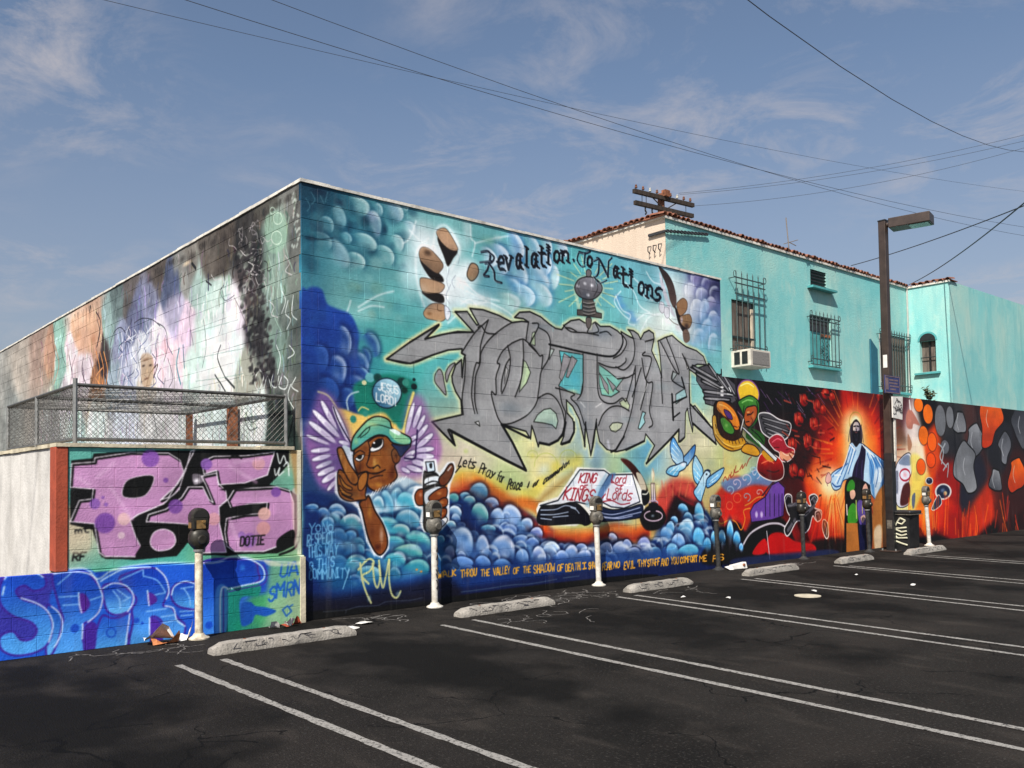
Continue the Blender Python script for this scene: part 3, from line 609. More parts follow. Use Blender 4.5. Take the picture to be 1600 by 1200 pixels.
F.stroke('521 636 530 660 548 692', 2, '1a1030'); F.stroke('652 672 650 700 648 716 632 716', 2.6, '2a1650', soft=1)
F.fill('535 697 547 700 554 714 562 742 556 746 543 722', 'cdd6e6', 1)
# --- winged youth: head
oc = '240f07'
F.fill('553 706 560 694 576 686 600 680 615 690 622 702 623 720 617 728 620 746 602 762 590 768 577 762 570 748 560 742 553 724', '9a5622', .8, line=oc, lw=2.4)
for x, y, rx, ry, c, a in [(588, 728, 9, 15, 'd2963c', .7), (582, 700, 10, 8, 'a8622a', .6), (592, 757, 9, 7, 'cf9036', .7), (565, 728, 7, 10, '6f3616', .7), (610, 742, 8, 16, '74351a', .7), (606, 712, 8, 12, 'a85c26', .6), (580, 758, 6, 5, 'c07c30', .6)]: F.blob(x, y, rx, ry, c, a)
for x, y, rx, ry, c, a in [(560, 735, 8, 14, '4a200e', .6), (614, 736, 7, 22, '4a200e', .55), (598, 752, 14, 8, '6a3214', .5), (570, 700, 8, 10, '6a3418', .5), (600, 698, 7, 9, '5a2a12', .5), (585, 722, 4, 12, 'e8b860', .5), (592, 712, 8, 5, 'b87430', .5), (586, 740, 12, 3, '4a1c10', .5), (588, 747, 8, 3, 'b06a48', .6)]: F.blob(x, y, rx, ry, c, a)
F.fill('612 706 618 700 624 704 625 718 619 724 614 720', '8a4a20', .7, line=oc, lw=1.4); F.blob(619, 712, 3, 6, '4a2210', .9)
F.fill('577 703 582 697 590 690 598 686 599 695 594 702 582 706', 'f2f2f0', .6, line=oc, lw=1.6); F.fill('581 694 590 686 597 687 596 695 588 700 582 699', '0b0a0c', .6); F.blob(584.5, 692, 2, 2, 'ffffff', 1, .5)
F.fill('555 717 560 713 569 710 567 717 561 721', 'f0f0ee', .6, line=oc, lw=1.4); F.fill('558 715 561 711 566 712 564 717 560 717', '0b0a0c', .5)
for q, w in [('575 690 578 702 577 714 573 726 578 731 585 730', 1.7), ('583 732 590 727 594 731', 1.8), ('576 739 588 740 602 734', 2), ('578 748 588 744 598 743', 1.5), ('553 710 562 704 570 708', 1.6), ('576 690 588 682 600 682', 1.6), ('577 706 575 720', 1.3)]: F.stroke(q, w, oc)
F.fill('549 704 550 688 558 674 573 658 586 651 599 652 609 658 613 669 626 676 641 684 642 693 634 696 614 692 604 682 590 680 574 688 558 700', '7db98a', .8, line=oc, lw=2.2, col2='3fa39a', g='580 652 590 690')
F.fill('608 676 616 672 640 686 636 694 620 690', '86cc98', .7); F.fill('609 672 615 670 626 676 622 680', 'd6ece4', .7)
F.stroke('559 684 575 668 592 664 612 670', 1.5, '1d3a34'); F.stroke('562 682 570 672 578 668 574 676 563 684', 1.3, '15241f'); F.blob(582, 663, 14, 5, 'b4cc84', .6); F.blob(556, 690, 6, 8, '8fc878', .6)
F.fill('612 694 626 696 642 695 634 706 626 714 620 704', '263464', .7, line=oc, lw=1.4)
# collar and cloud shoulders
F.fill('572 774 586 770 604 764 622 748 634 746 648 752 660 766 655 790 600 800 580 800', 'bcd4e2', 3)
for i in range(11): F.stroke([578 + i * 5.2, 776 - i * 2.6, 583 + i * 5.2, 768 - i * 2.4], 1.3, 'f4f6f4')
for x, y, rx, ry, m_, l_ in [p for p in PF if 592 < p[0] < 665 and p[1] < 835] + [(650, 775, 14, 14, '7fb4d4', 'dfeaf2'), (590, 792, 9, 14, '58a8c8', 'cfe4ec'), (660, 800, 10, 16, '4a9cc4', 'b8dcea')]: F.puff(x, y, rx, ry, '0c3a6c', m_, l_, -1.2, .95)
# pointing hand and forearm
halo('527 740 526 768 534 778 552 784 561 792 568 815 575 845 586 864 596 868 605 856 606 838 596 815 586 800 574 778', 'eceef4', 7, .95)
hb = 'a05c24'
F.fill('562 786 572 778 577 776 586 798 598 818 605 840 604 856 595 867 586 862 576 842 570 818 566 800', '8a4c24', .8, line=oc, lw=2.6)
for x, y, rx, ry, c, a in [(578, 800, 6, 18, 'c08230', .6), (596, 836, 5, 20, 'c8a088', .8), (590, 855, 9, 9, '4a1f12', .8), (582, 830, 6, 20, '7a3c1e', .5)]: F.blob(x, y, rx, ry, c, a)
F.fill('528 738 534 735 548 750 556 758 558 744 566 738 575 738 574 752 571 772 572 780 560 782 545 783 532 776 528 760', hb, .8, line=oc, lw=2.2)
F.fill('527 704 532 699 537 704 546 724 560 746 556 757 546 752 534 728', 'a9662a', .8, line=oc, lw=2.2)
for q in ['530 742 540 756 550 762 548 766 536 760', '530 758 540 768 550 772 546 776 534 770', '534 772 544 778 552 780']: F.fill(q, 'b9762c', .8, line=oc, lw=1.6)
for x, y, rx, ry, c, a in [(550, 770, 14, 10, '5a2a10', .45), (540, 730, 4, 18, 'c88840', .5), (552, 748, 5, 12, '6a3414', .5), (566, 760, 6, 12, 'c07a34', .5)]: F.blob(x, y, rx, ry, c, a)
F.fill('560 750 566 740 574 739 573 754 566 766 560 764', 'b06a28', .8, line=oc, lw=1.5); F.blob(566, 770, 7, 9, '8a3c20', .6); F.blob(533, 712, 3, 9, 'd0a060', .6)

# --- hand with spray can
halo('646 775 650 762 662 762 662 740 664 720 680 720 682 738 688 742 700 725 708 724 711 734 702 755 700 770 700 812 690 825 664 828 658 815 662 795 650 790', 'f0f2f6', 6, .95)
F.fill('648 774 654 765 664 766 666 785 656 790 650 786', '9a4a20', .7, line=oc, lw=1.8); F.blob(657, 773, 4, 5, 'd89070', .8)
F.fill('662 742 668 738 682 740 688 752 690 768 688 800 682 828 664 828 662 800', '4a4642', .7, line='0b0a0a', lw=2)
F.fill('664 770 688 760 690 772 668 790', 'cfd8e0', .8); F.fill('665 748 684 744 688 752 666 758', 'dfe6ec', .7)
for q in ['664 757 676 752 688 754', '664 764 678 758 689 760', '666 744 676 741 684 743']: F.stroke(q, 2, '14161a')
F.fill('665 722 678 721 680 736 668 738', 'cfe2f0', .6, smooth=False, line='151820', lw=1.6); F.fill('671 725 675 724 675 731 672 731', '101218', .5)
F.fill('686 748 694 738 701 727 707 725 709 734 704 748 696 758 688 758', '7a3a1c', .7, line=oc, lw=2.2); F.stroke('700 735 705 729', 2.4, 'd8cac4', soft=.8)
for q, hx, hy in [('670 776 682 766 696 761 699 768 696 778 684 782 672 783', 686, 771), ('682 786 692 778 699 780 698 790 688 794 682 793', 690, 785), ('682 800 690 794 698 796 696 806 686 812', 690, 802)]:
    F.fill(q, '964a1e', .7, line=oc, lw=1.8); F.blob(hx, hy, 6, 4, 'd8904c', .7)
F.fill('684 816 696 808 699 814 690 824 684 826', 'efeff2', .7, line='15120f', lw=1.4)
# prayer line
for t, x0, y0, x1, y1, h in [('Lets', 716, 728, 746, 733, 14), ('Pray', 748, 738, 776, 750, 15), ('for', 776, 750, 790, 756, 14), ('Peace', 792, 764, 818, 766, 16), ('in', 824, 762, 830, 762, 9), ('our', 832, 762, 845, 757, 9), ('Community.', 848, 757, 894, 726, 9)]: F.text(t, x0, y0, x1 - 5, y1 - 1, h, 1.7, '14100f', slant=.3, jit=.1, soft=.4)
F.stroke('712 738 720 728', 2, '14100f')
# faint rings in the sky colours
for x, y, r, c in [(832, 712, 8, 'd8d848'), (852, 722, 16, 'd8cc78'), (852, 736, 18, 'b8d4ec'), (728, 705, 6, 'b4d450'), (890, 708, 12, 'c4d48c'), (880, 722, 10, 'a8b8e0')]: F.blob(x, y, r, r, c, .45)
for x, y, r in [(832, 712, 8), (853, 726, 18), (888, 716, 13)]:
    F.stroke([(x + r * math.cos(t), y + r * math.sin(t)) for t in np.linspace(3.0, 6.6, 9)], 1.4, 'b8c440', soft=.8, a=.6)

# --- open book
F.fill('838 796 842 786 872 776 902 730 945 732 955 740 990 738 1003 745 1008 788 1005 808 960 815 920 812 900 822 842 820', 'f2efe6', 1.6, smooth=False)
F.fill('844 790 872 782 906 734 944 735 952 741 935 775 918 788 900 784 880 790', 'e6e8ee', .7, smooth=False, line='141c2c', lw=2)
F.fill('932 780 938 765 952 742 988 741 1000 784 975 794 955 792', 'e4e4ee', .7, smooth=False, line='141c2c', lw=2)
F.fill('932 778 938 762 952 742 962 742 945 770 940 788', '3f6ea8', 3, .85); F.fill('915 788 928 768 945 742 948 742 936 770 926 792', '9cc4dc', 3, .8)
F.fill('844 794 860 790 878 788 892 785 904 788 918 802 924 815 915 821 902 818 844 819', '0e1626', .8, line='05070c', lw=1.6)
F.fill('930 790 955 796 980 794 1002 788 1005 800 1003 808 960 814 930 812', '1a2a4c', .8, line='05070c', lw=1.6)
for q in ['845 797 868 796 884 790 900 794', '845 804 866 804 888 800', '864 808 888 806', '892 793 900 796 905 802', '845 810 862 812']: F.stroke(q, 1.6, 'b8c4d8')
for q in ['934 800 956 804 980 799 1000 793', '936 806 960 809 985 804 1002 800', '945 809 968 810 988 806']: F.stroke(q, 1.5, 'b4bce0')
rd = 'b02030'
F.text('KING', 904, 754, 930, 754, 14, 2.8, rd, slant=.3); F.text('OF', 906, 765, 917, 764, 6, 2, rd, slant=.2); F.text('KINGS', 880, 780, 926, 784, 18, 3.2, rd, slant=.3)
F.text('Lord', 955, 754, 977, 755, 12, 2, rd, slant=.2); F.text('of', 962, 768, 972, 768, 8, 1.8, rd); F.text('Lords', 948, 780, 986, 782, 16, 2.2, rd, slant=.2)
F.stroke('940 780 946 772 938 784 955 782 970 788 984 786', 1.8, rd); F.stroke('955 750 965 758 974 758', 1.6, rd)
# quill, candle
F.fill('970 718 980 718 992 728 1004 745 1012 764 1014 775 1006 772 998 755 985 735', '5a2016', 1.6, col2='1c0e0a', g='972 718 1010 770')
F.fill('994 740 1002 742 1010 762 1004 768', 'cdbfa6', 1); F.fill('1003 766 1014 770 1014 784 1006 790 1003 780', '171a20', .9); F.stroke('1004 772 1010 772 1013 768', 2, 'e0e0d0')
F.fill('1017 755 1023 755 1025 784 1018 785', 'd6c8d8', .8, smooth=False, line='38203a', lw=1.4); F.stroke('1021 755 1021 783', 1.5, '4a3450')
F.blob(1020, 742, 4, 13, 'f6e8c4', .9, .2); F.stroke('1020 732 1022 742 1020 752', 1.4, 'c89870'); F.blob(1020, 760, 16, 22, 'f0d880', .35)
F.fill('1000 812 1004 800 1014 790 1030 790 1038 800 1040 812 1030 826 1010 828', '0c0a12', 2)
for rx, ry, yy, c in [(14, 8, 806, 'c2a8b8'), (7, 4, 786, 'b8a0b4')]:
    F.stroke([(1021 + rx * math.cos(t), yy + ry * math.sin(t)) for t in np.linspace(0, 6.29, 17)], 2.4, c)
F.fill('1014 787 1028 787 1024 800 1017 800', '1a1420', .8); F.blob(1020, 806, 5, 4, '7f8f98', .9)

# --- doves
def dove(parts, ln):
    for p_, c, c2 in parts: F.fill(p_, c, .6, line='14284a', lw=1.8, col2=c2)
    for q in ln: F.stroke(q, 1.5, 'd8f0fc')
dove([('1047 698 1049 688 1053 684 1060 696 1066 706 1068 714 1067 726 1060 728 1052 720 1048 710', '4f9ce0', 'b0dcf6'), ('1068 716 1074 708 1086 695 1085 710 1078 722 1072 728', '3a86dc', '8cc4f0'), ('1058 726 1068 722 1073 724 1070 732 1062 737 1058 744 1048 743 1041 738 1046 730', 'b8e2f4', '5ab4e4')], ['1050 700 1060 712', '1048 708 1058 718', '1050 716 1058 722', '1047 738 1058 728', '1052 742 1060 731', '1052 692 1062 706'])
F.blob(1067, 726, 6, 5, 'f2ecf4', .9)
dove([('1082 728 1086 712 1092 720 1098 732 1098 745 1096 758 1090 757 1084 748', 'a8dcf4', '6cc0ec'), ('1098 742 1104 735 1110 740 1106 748 1102 762 1098 775 1094 784 1084 770 1090 758', 'd0ecf8', '7cc4ec'), ('1104 750 1112 742 1131 731 1126 745 1116 756 1105 762', '8ccaf0', '5aa8e4')], ['1086 722 1094 736', '1084 732 1094 745', '1086 744 1094 752', '1110 752 1122 742', '1108 757 1118 750', '1090 770 1094 764', '1096 776 1097 766'])
F.blob(1104, 741, 1.8, 1.8, '0c1020', 1, .4); F.stroke('1101 736 1106 734 1110 736', 2, '14284a')

# ------------------------------------------------------------------ red mural further along
def R1(s): return pc(1080, 570, 3.636, s)
def R2(s): return pc(1270, 590, 3.873, s)
# night sky streaks and planets of red muscle
for k in range(26):
    x, y = 1140 + 140 * g_.random(), 598 + 50 * g_.random()
    F.stroke([x, y, x + 8 + 8 * g_.random(), y + 10 + 10 * g_.random()], 1.4, ['8a78a8', '5a3a78', 'a898b0'][k % 3], soft=.7, a=.7, smooth=False)
for x, y, rx, ry in [(1256, 625, 8, 12), (1277, 635, 7, 14), (1248, 655, 9, 14), (1272, 662, 9, 13), (1238, 695, 9, 14), (1262, 690, 8, 16), (1276, 698, 7, 14), (1240, 735, 9, 14), (1252, 740, 6, 10), (1286, 640, 6, 9), (1228, 705, 6, 8), (1290, 615, 8, 10), (1375, 620, 7, 9), (1300, 620, 6, 8)]:
    F.blob(x, y, rx * 1.2, ry * 1.2, '0e0408', .9, .5); F.blob(x, y, rx, ry, '9c2014', 1, .6); F.blob(x - 1, y - 3, rx * .5, ry * .5, 'e87058', .85); F.blob(x + 2, y + 5, rx * .6, ry * .4, '4a0a0a', .8)
for q in ['1232 660 1242 690 1236 712', '1250 672 1262 676 1266 706', '1245 712 1232 730', '1268 646 1262 660', '1268 712 1280 715']: F.stroke(q, 2, '120508', a=.8)
# light round the robed figure
for rx, ry, c, a in [(72, 128, 'c6240f', .75), (58, 112, 'e8481c', .75), (46, 98, 'f58a34', .8), (34, 86, 'fcc468', .85), (24, 76, 'fff0c4', .9)]: F.blob(1338, 712, rx, ry, c, a, .1)
for x, y, rx, ry, c in [(1296, 750, 34, 40, 'fce8b8'), (1302, 756, 20, 24, 'fff6e0'), (1318, 800, 26, 60, 'f4a050'), (1330, 668, 20, 34, 'ffe9b0')]: F.blob(x, y, rx, ry, c, .75)
for k in range(60):
    a = g_.random() * 6.283; r0, r1 = .62 + .2 * g_.random(), 1.0 + .25 * g_.random()
    F.stroke([1338 + 58 * r0 * math.cos(a), 706 + 105 * r0 * math.sin(a), 1338 + 62 * r1 * math.cos(a), 706 + 110 * r1 * math.sin(a)], 3.5, ['a0160c', 'e86a28', '6a0c08', 'f09040'][k % 4], soft=1.5, a=.55, smooth=False, taper=1)
for k in range(30):
    x = 1262 + 60 * g_.random(); F.stroke([1300 + (x - 1300) * .6, 775 + 40 * g_.random(), x, 858 + 8 * g_.random()], 3.4, ['b81c10', 'f06a28', '7a0e0a', 'e03a14'][k % 4], soft=1.6, a=.5, smooth=False)
F.fill('1270 846 1320 842 1320 872 1266 876', '12070a', 5, .85)
# arch, temple, smoke, hydrant of chain
F.fill('1128 760 1150 744 1170 752 1200 748 1216 760 1204 790 1180 800 1164 830 1150 806 1120 812 1110 790', 'c0341f', 5)
F.fill('1118 790 1130 772 1150 770 1166 800 1150 822 1126 822', 'd02a22', 5, .8)
for x, y, r in [(1140, 790, 5), (1122, 800, 6), (1152, 778, 6)]: F.stroke([(x + r * math.cos(t), y + r * 1.2 * math.sin(t)) for t in np.linspace(0, 6, 12)], 1.6, 'e88a5a', soft=.7, a=.7)
F.fill('1166 742 1186 728 1206 742 1216 752 1206 760 1176 758 1140 770 1128 752', '5a84b4', 4, .85)
for x, y, r in [(1150, 755, 7), (1165, 748, 8), (1180, 740, 7), (1140, 765, 6), (1186, 770, 6), (1166, 776, 6), (1176, 735, 6)]:
    F.stroke([(x + r * t / 6 * math.cos(t), y + r * t / 6 * math.sin(t)) for t in np.linspace(.5, 7.5, 16)], 1.7, ['a8c8d8', 'd8c0c8', '8ab8cc'][int(x) % 3], soft=.8, a=.8)
for x, y in [(1150, 712), (1166, 702), (1175, 712), (1140, 722)]: F.blob(x, y, 10, 8, 'cfd6a0', .5)
F.fill('1105 850 1128 826 1150 815 1165 832 1178 815 1200 802 1225 812 1240 840 1240 870 1105 882', '14080e', 4, .95)
F.fill('1152 878 1160 852 1178 832 1204 822 1226 826 1244 850 1248 872', '120a10', 2); F.stroke('1158 858 1172 834 1196 820 1216 818 1228 824', 3.4, 'cfc8d0', soft=1)
F.fill('1176 866 1184 850 1196 842 1196 864', 'c0161c', 1.5); F.fill('1200 866 1201 838 1220 832 1244 846 1270 850 1274 862 1250 866', 'bc161a', 2)
F.stroke('1198 830 1200 848 1203 874', 2, 'c8c4c8', soft=.6)
F.fill('1172 800 1178 788 1196 776 1206 758 1216 752 1226 762 1224 806 1206 812 1174 816', '6f4a9c', 1, smooth=False, line='1d0f28', lw=1.6)
for x in (1196, 1203, 1210, 1217, 1222): F.stroke([x, 772, x, 806], 2, '2a1840', smooth=False)
for x in (1182, 1190): F.blob(x, 804, 3, 7, 'd8c8e4', .8, .3)
F.stroke('1190 776 1206 756 1216 750 1228 762', 3.4, '4a2430')
F.stroke('1164 790 1172 786 1182 778 1192 776', 2, 'd88a3a'); F.stroke('1118 806 1126 818 1140 812 1150 816 1158 828 1164 812 1162 798 1172 794', 2, 'e09038')
for q in ['1130 752 1133 745 1137 750 1140 742 1143 746', '1143 738 1141 746 1146 742 1147 734', '1150 728 1148 738 1154 736', '1156 734 1160 726 1160 732 1165 724', '1166 728 1170 718 1174 714']: F.stroke(q, 2, '9c4030', soft=.5, a=.85)
# base blue band
F.fill('1150 872 1250 862 1300 858 1300 868 1160 884', '2c3a60', 3, .8)
for x, y, rx, ry, m_, l_ in PF[-10:]: F.puff(x, y, rx, ry, '0c1f56', m_, l_, -1.4, .95)
for t, x0, y0, x1, y1, h in SL[-3:]: F.text(t, x0, y0, x1, y1, h, 1.9, 'f0ac38', jit=.12, soft=.4)
# winged green-hooded figure
F.fill(R1('30 20 90 0 150 60 180 50 250 110 260 200 210 240 130 235 80 220 70 150 30 90'), '56545a', .8, smooth=False, line='0e0d0e', lw=1.6)
for a, b in [('10 10', '150 90'), ('60 90', '200 150'), ('70 150', '230 170'), ('75 190', '220 200'), ('100 0', '190 130'), ('150 60', '215 150'), ('30 50', '170 130'), ('180 55', '250 170')]:
    p0, p1 = R1(a)[0], R1(b)[0]; F.stroke([*p0, *((p0 + p1) / 2), *p1], 6.5, '0b0a0b', soft=.5, taper=0); F.stroke([*p0, *((p0 + p1) / 2), *p1], 4.0, '9a989c', soft=.5, taper=2)
for y in (128, 150, 172): F.blob(*R1('175 %d' % y)[0], 4, 2.4, 'f4f2f2', .95, .3)
F.fill(R1('265 150 280 105 310 88 345 95 375 130 385 170 375 210 345 240 300 250'), 'e8c23a', .8, line='8a5c94', lw=2.4)
F.fill(R1('265 215 285 195 330 175 365 190 385 220 385 290 370 330 340 360 315 350 300 310 285 260'), '4a8a3a', .8, line='142010', lw=2, col2='2a5a24')
F.fill(R1('310 250 340 235 368 235 375 270 365 310 335 350 312 345 300 310'), 'b05a2a', .8, line='1a0c08', lw=1.8); F.stroke(R1('318 285 340 280 352 268'), 2, '1a0a06'); F.stroke(R1('312 325 330 322'), 1.6, '1a0a06'); F.blob(*R1('352 290')[0], 4, 7, 'd88a48', .7)
F.fill(R1('130 230 160 205 230 220 275 300 290 340 285 400 250 440 200 430 150 380 130 310'), '3a2418', .8, line='140a08', lw=2.4)
F.fill(R1('150 260 150 210 190 210 240 250 270 310 275 360 250 370 220 320'), 'd8842e', .8, line='2a1408', lw=1.6)
F.fill(R1('185 255 220 270 235 310 205 300'), '5a3a78', .7, line='1c1020', lw=1.2)
F.fill(R1('165 310 190 300 230 340 245 380 225 395 185 370'), '4f8a3c', .8, line='1a2410', lw=1.6); F.blob(*R1('200 345')[0], 4, 5, '94c870', .7)
F.fill(R1('120 300 130 400 170 460 230 490 300 470 310 440 290 410 240 430 180 410 150 360 140 290'), 'c8942c', .8, line='2a160a', lw=1.8)
for k in range(9):
    t = k / 8; p = R1('%d %d' % (140 + 150 * t, 350 + 90 * math.sin(t * 2.2)))[0]; F.stroke([p[0] - 1, p[1] - 3, p[0] + 1, p[1] + 3], 1.5, '3a2410', smooth=False)
F.fill(R1('285 480 310 450 360 460 390 500 370 520 300 500'), 'd0982e', .8, line='2a160a', lw=1.8)
F.fill(R1('385 280 440 275 500 310 560 330 565 370 540 420 480 430 410 390 390 340'), '4c4a4e', .8, line='e8e4e4', lw=2)
for a, b in [('400 300', '560 345'), ('410 330', '555 380'), ('420 360', '535 405'), ('430 385', '510 420')]:
    p0, p1 = R1(a)[0], R1(b)[0]; F.stroke([*p0, *((p0 + p1) / 2), *p1], 4.4, '111012', soft=.5); F.stroke([*p0, *((p0 + p1) / 2), *p1], 2.8, '908e92', soft=.4, taper=2)
F.fill(R1('330 360 390 380 420 420 400 470 350 440 310 410'), '2f5a28', .8)
F.fill(R1('440 430 480 395 520 410 545 460 585 480 580 520 545 550 505 540 500 500 470 480'), 'a82a3a', .8, line='e0d8d4', lw=1.8); F.fill(R1('505 490 540 505 580 490 575 525 540 545 508 530'), 'd89a78', .8)
F.fill(R1('380 540 400 505 440 500 500 530 525 580 520 640 470 660 410 640 375 600'), 'b82418', .8, line='e0d8d4', lw=1.8, col2='5a0e0c'); F.blob(*R1('420 550')[0], 6, 8, 'e05a3a', .6); F.fill(R1('400 500 440 480 470 540 440 550'), 'c8922c', .7)
F.fill(R1('280 350 300 355 490 530 480 550 450 520'), 'd8dadc', .7, smooth=False, line='2a2628', lw=1.4); F.stroke(R1('280 380 300 300'), 2, 'e8e8e8')
# dark winged machine on the red
F.fill(R1('530 760 545 735 570 745 575 790 610 780 620 720 640 740 660 790 680 800 670 750 700 735 720 760 700 810 740 830 735 880 710 885 690 860 670 930 640 955 640 900 600 890 560 960 540 970 530 930 560 870 545 830'), '242226', 1, line='e2dede', lw=2.2)
for a, b in [('555 800', '600 790'), ('550 940', '590 880'), ('640 860', '700 800'), ('600 770', '660 800'), ('690 760', '705 780'), ('620 730', '640 770')]:
    p0, p1 = R1(a)[0], R1(b)[0]; F.stroke([*p0, *p1], 6, '5c5a62', soft=1.2, smooth=False)
for q in ['705 840 730 830 740 870 715 890', '750 880 775 900 780 970 765 985 745 930']: F.fill(R1(q), '3a383e', .8, line='e8e4e4', lw=2)
F.stroke(R1('728 745 738 740'), 3, '1a1416')
# folds, feathers and highlights over the winged figure
for q, w, c in [('290 215 320 200 350 205', 2.2, '8cc870'), ('300 235 296 280 306 330', 2, '16280f'), ('372 210 378 250 374 300', 2, '16280f'), ('340 365 380 400 410 440', 2, '14240f'), ('345 400 372 430 395 462', 1.6, '6aa850'), ('318 270 330 268', 1.8, 'e8b070'), ('340 300 350 318 340 335', 1.5, '6a2c14'), ('160 225 200 240 245 290', 1.6, 'f0b860'), ('150 245 190 300 225 330', 1.4, '7a4214'), ('230 345 262 355', 1.6, '5a2c10'), ('128 320 140 390 180 440 240 465 296 455', 1.3, 'f0cc70'), ('140 400 190 455 240 478', 1.5, '6a4414'), ('400 560 440 545 470 560', 1.6, 'f08060'), ('430 600 470 610 500 600', 2, '3a0808'), ('390 610 420 630', 1.8, '3a0808'), ('460 440 490 420 515 430', 1.6, 'e87080'), ('470 470 500 470', 1.6, '5a1018'), ('520 500 545 515 570 505', 1.3, 'f4d0b8'), ('215 130 225 150', 2.2, 'ffffff'), ('205 165 235 172', 1.6, 'dcdcdc'), ('250 190 262 215', 1.8, '0d0c0d'), ('280 120 320 105 355 125', 1.8, 'fff0a0'), ('270 350 300 420 330 450', 1.6, '2c1a10')]:
    F.stroke(R1(q), w, c, soft=.5)
for q, w, c in [('535 770 548 745 565 752', 1.8, '8c8a92'), ('548 800 570 800 590 786', 2, '77757d'), ('612 742 622 730 632 752', 2, '9a98a0'), ('600 800 628 812 655 806', 2.2, '8a8890'), ('606 830 640 850 668 836', 2, '0a090b'), ('560 860 580 900', 2, '0a090b'), ('680 770 700 748 712 765', 2, '8c8a92'), ('646 900 652 935', 1.6, '77757d'), ('712 850 724 846 728 872', 1.6, '9a98a0'), ('756 900 768 930 768 965', 1.8, '9a98a0')]:
    F.stroke(R1(q), w, c, soft=.5)
for k in range(70):                                 # broken brush texture in the red dark
    x, y = 1222 + 78 * g_.random(), 606 + 150 * g_.random(); L = 5 + 8 * g_.random(); an_ = .6 + g_.normal() * .5
    F.stroke([x, y, x + L * math.cos(an_), y + L * math.sin(an_)], 1.6 + 1.6 * g_.random(), ['5a0d0a', '120508', 'b03020', '300808', 'd86a50', '080304'][k % 6], soft=.8, a=.65, smooth=False)
for x, y in [(1256, 622), (1248, 652), (1272, 660), (1238, 692), (1262, 688), (1240, 732), (1277, 632)]:
    for q in range(3): F.stroke([x - 5 + 4 * q, y + 6, x - 6 + 4 * q, y - 6], 1.6, ['e8806a', '1a0608', 'c84830'][q], soft=.6, a=.8, smooth=False)
for x, y, rx, ry, c, a in [(1304, 772, 34, 46, 'ffd070', .55), (1300, 756, 24, 30, 'fff2cc', .7), (1316, 812, 16, 44, 'fbb45c', .55), (1337, 662, 30, 44, 'ffe8a8', .6), (1362, 690, 16, 40, 'f89a40', .5), (1284, 812, 20, 40, 'e8501c', .5)]: F.blob(x, y, rx, ry, c, a)
for k in range(40):                                 # rays thrown down and left from the open hand
    a = 1.15 + .75 * g_.random(); r0, r1 = 14 + 10 * g_.random(), 40 + 50 * g_.random()
    F.stroke([1302 + r0 * math.cos(a) * .7, 760 + r0 * math.sin(a), 1302 + r1 * math.cos(a) * .7, 760 + r1 * math.sin(a)], 3.4, ['ffd890', 'f08030', 'c82c10', 'ffb050'][k % 4], soft=1.6, a=.5, smooth=False, taper=1)
# robed figure
F.fill(R2('110 590 140 560 200 520 225 400 260 395 300 400 350 440 400 480 460 530 455 600 420 690 390 740 350 700 330 640 250 620 190 620 165 670 130 680 110 640'), 'bcd8ee', .9, line='20304c', lw=1.5)
F.fill(R2('345 500 400 490 455 540 440 640 380 740 350 640'), '4f8cc8', 3, .8); F.fill(R2('380 560 430 560 400 680 375 720'), 'e4eef6', 3, .9)
for q in ['235 410 215 470 190 540 150 640', '245 420 230 480 205 560 170 650', '260 440 240 500 215 580', '210 520 150 570 120 600', '330 460 360 560 350 640', '350 460 395 560 380 660', '370 470 420 560 410 640', '400 490 440 570']: F.stroke(R2(q), 2.4, '3a6cae', soft=1, a=.85)
for q in ['222 420 205 480 175 560 135 640', '252 430 235 495 212 570', '340 450 375 540 368 640', '390 490 425 570 400 660', '130 590 170 590']: F.stroke(R2(q), 2.2, 'f2f8fc', soft=.9, a=.9)
F.fill(R2('300 400 320 440 310 560 300 640 240 620 250 540 280 470'), '281d3c', 1.2)
F.stroke([(1337 + 10 * math.cos(t), 659 + 15 * math.sin(t)) for t in np.linspace(0, 6.29, 20)], 2, 'c89a50'); F.blob(1337, 659, 9, 13, 'fff4cc', .9, .3)
F.fill(R2('250 262 262 236 276 262'), 'fff4cc', 2, .8)
F.fill(R2('230 388 226 335 236 280 262 252 286 280 297 335 298 388 284 396 262 420 242 396'), '2a2024', .8)
F.fill(R2('244 292 252 272 262 268 274 272 281 292 280 328 262 350 246 328'), 'dcc8bc', .6, col2='a89ca8', g=R2('246 300 282 310'))
for q, w, c in [('248 296 258 293', 2.2, '1a141c'), ('267 293 278 296', 2.2, '1a141c'), ('262 296 260 314 266 316', 1.5, '4a404c'), ('252 282 262 278 272 282', 2, 'c8bcb8'), ('252 312 256 318', 2, 'c0b0ac')]: F.stroke(R2(q), w, c, soft=.4)
F.fill(R2('246 322 256 324 262 320 270 324 281 322 284 365 262 402 242 365'), '1b1822', .8); F.stroke(R2('256 330 262 333 269 330'), 1.4, '7a4a4a'); F.stroke(R2('254 350 262 385'), 1.3, '4a4660'); F.stroke(R2('270 345 266 380'), 1.3, '4a4660')
for q in ['232 290 226 340 230 395', '240 275 234 320 238 390', '290 290 296 340 296 395', '284 275 290 330 288 392']: F.stroke(R2(q), 1.3, '45445e', soft=.5)
F.fill(R2('95 575 108 590 112 620 95 640 78 630 80 600'), 'e4b4ac', .8, line='7a4a50', lw=1.2); F.stroke(R2('85 640 90 655'), 1.6, '8a5a60')
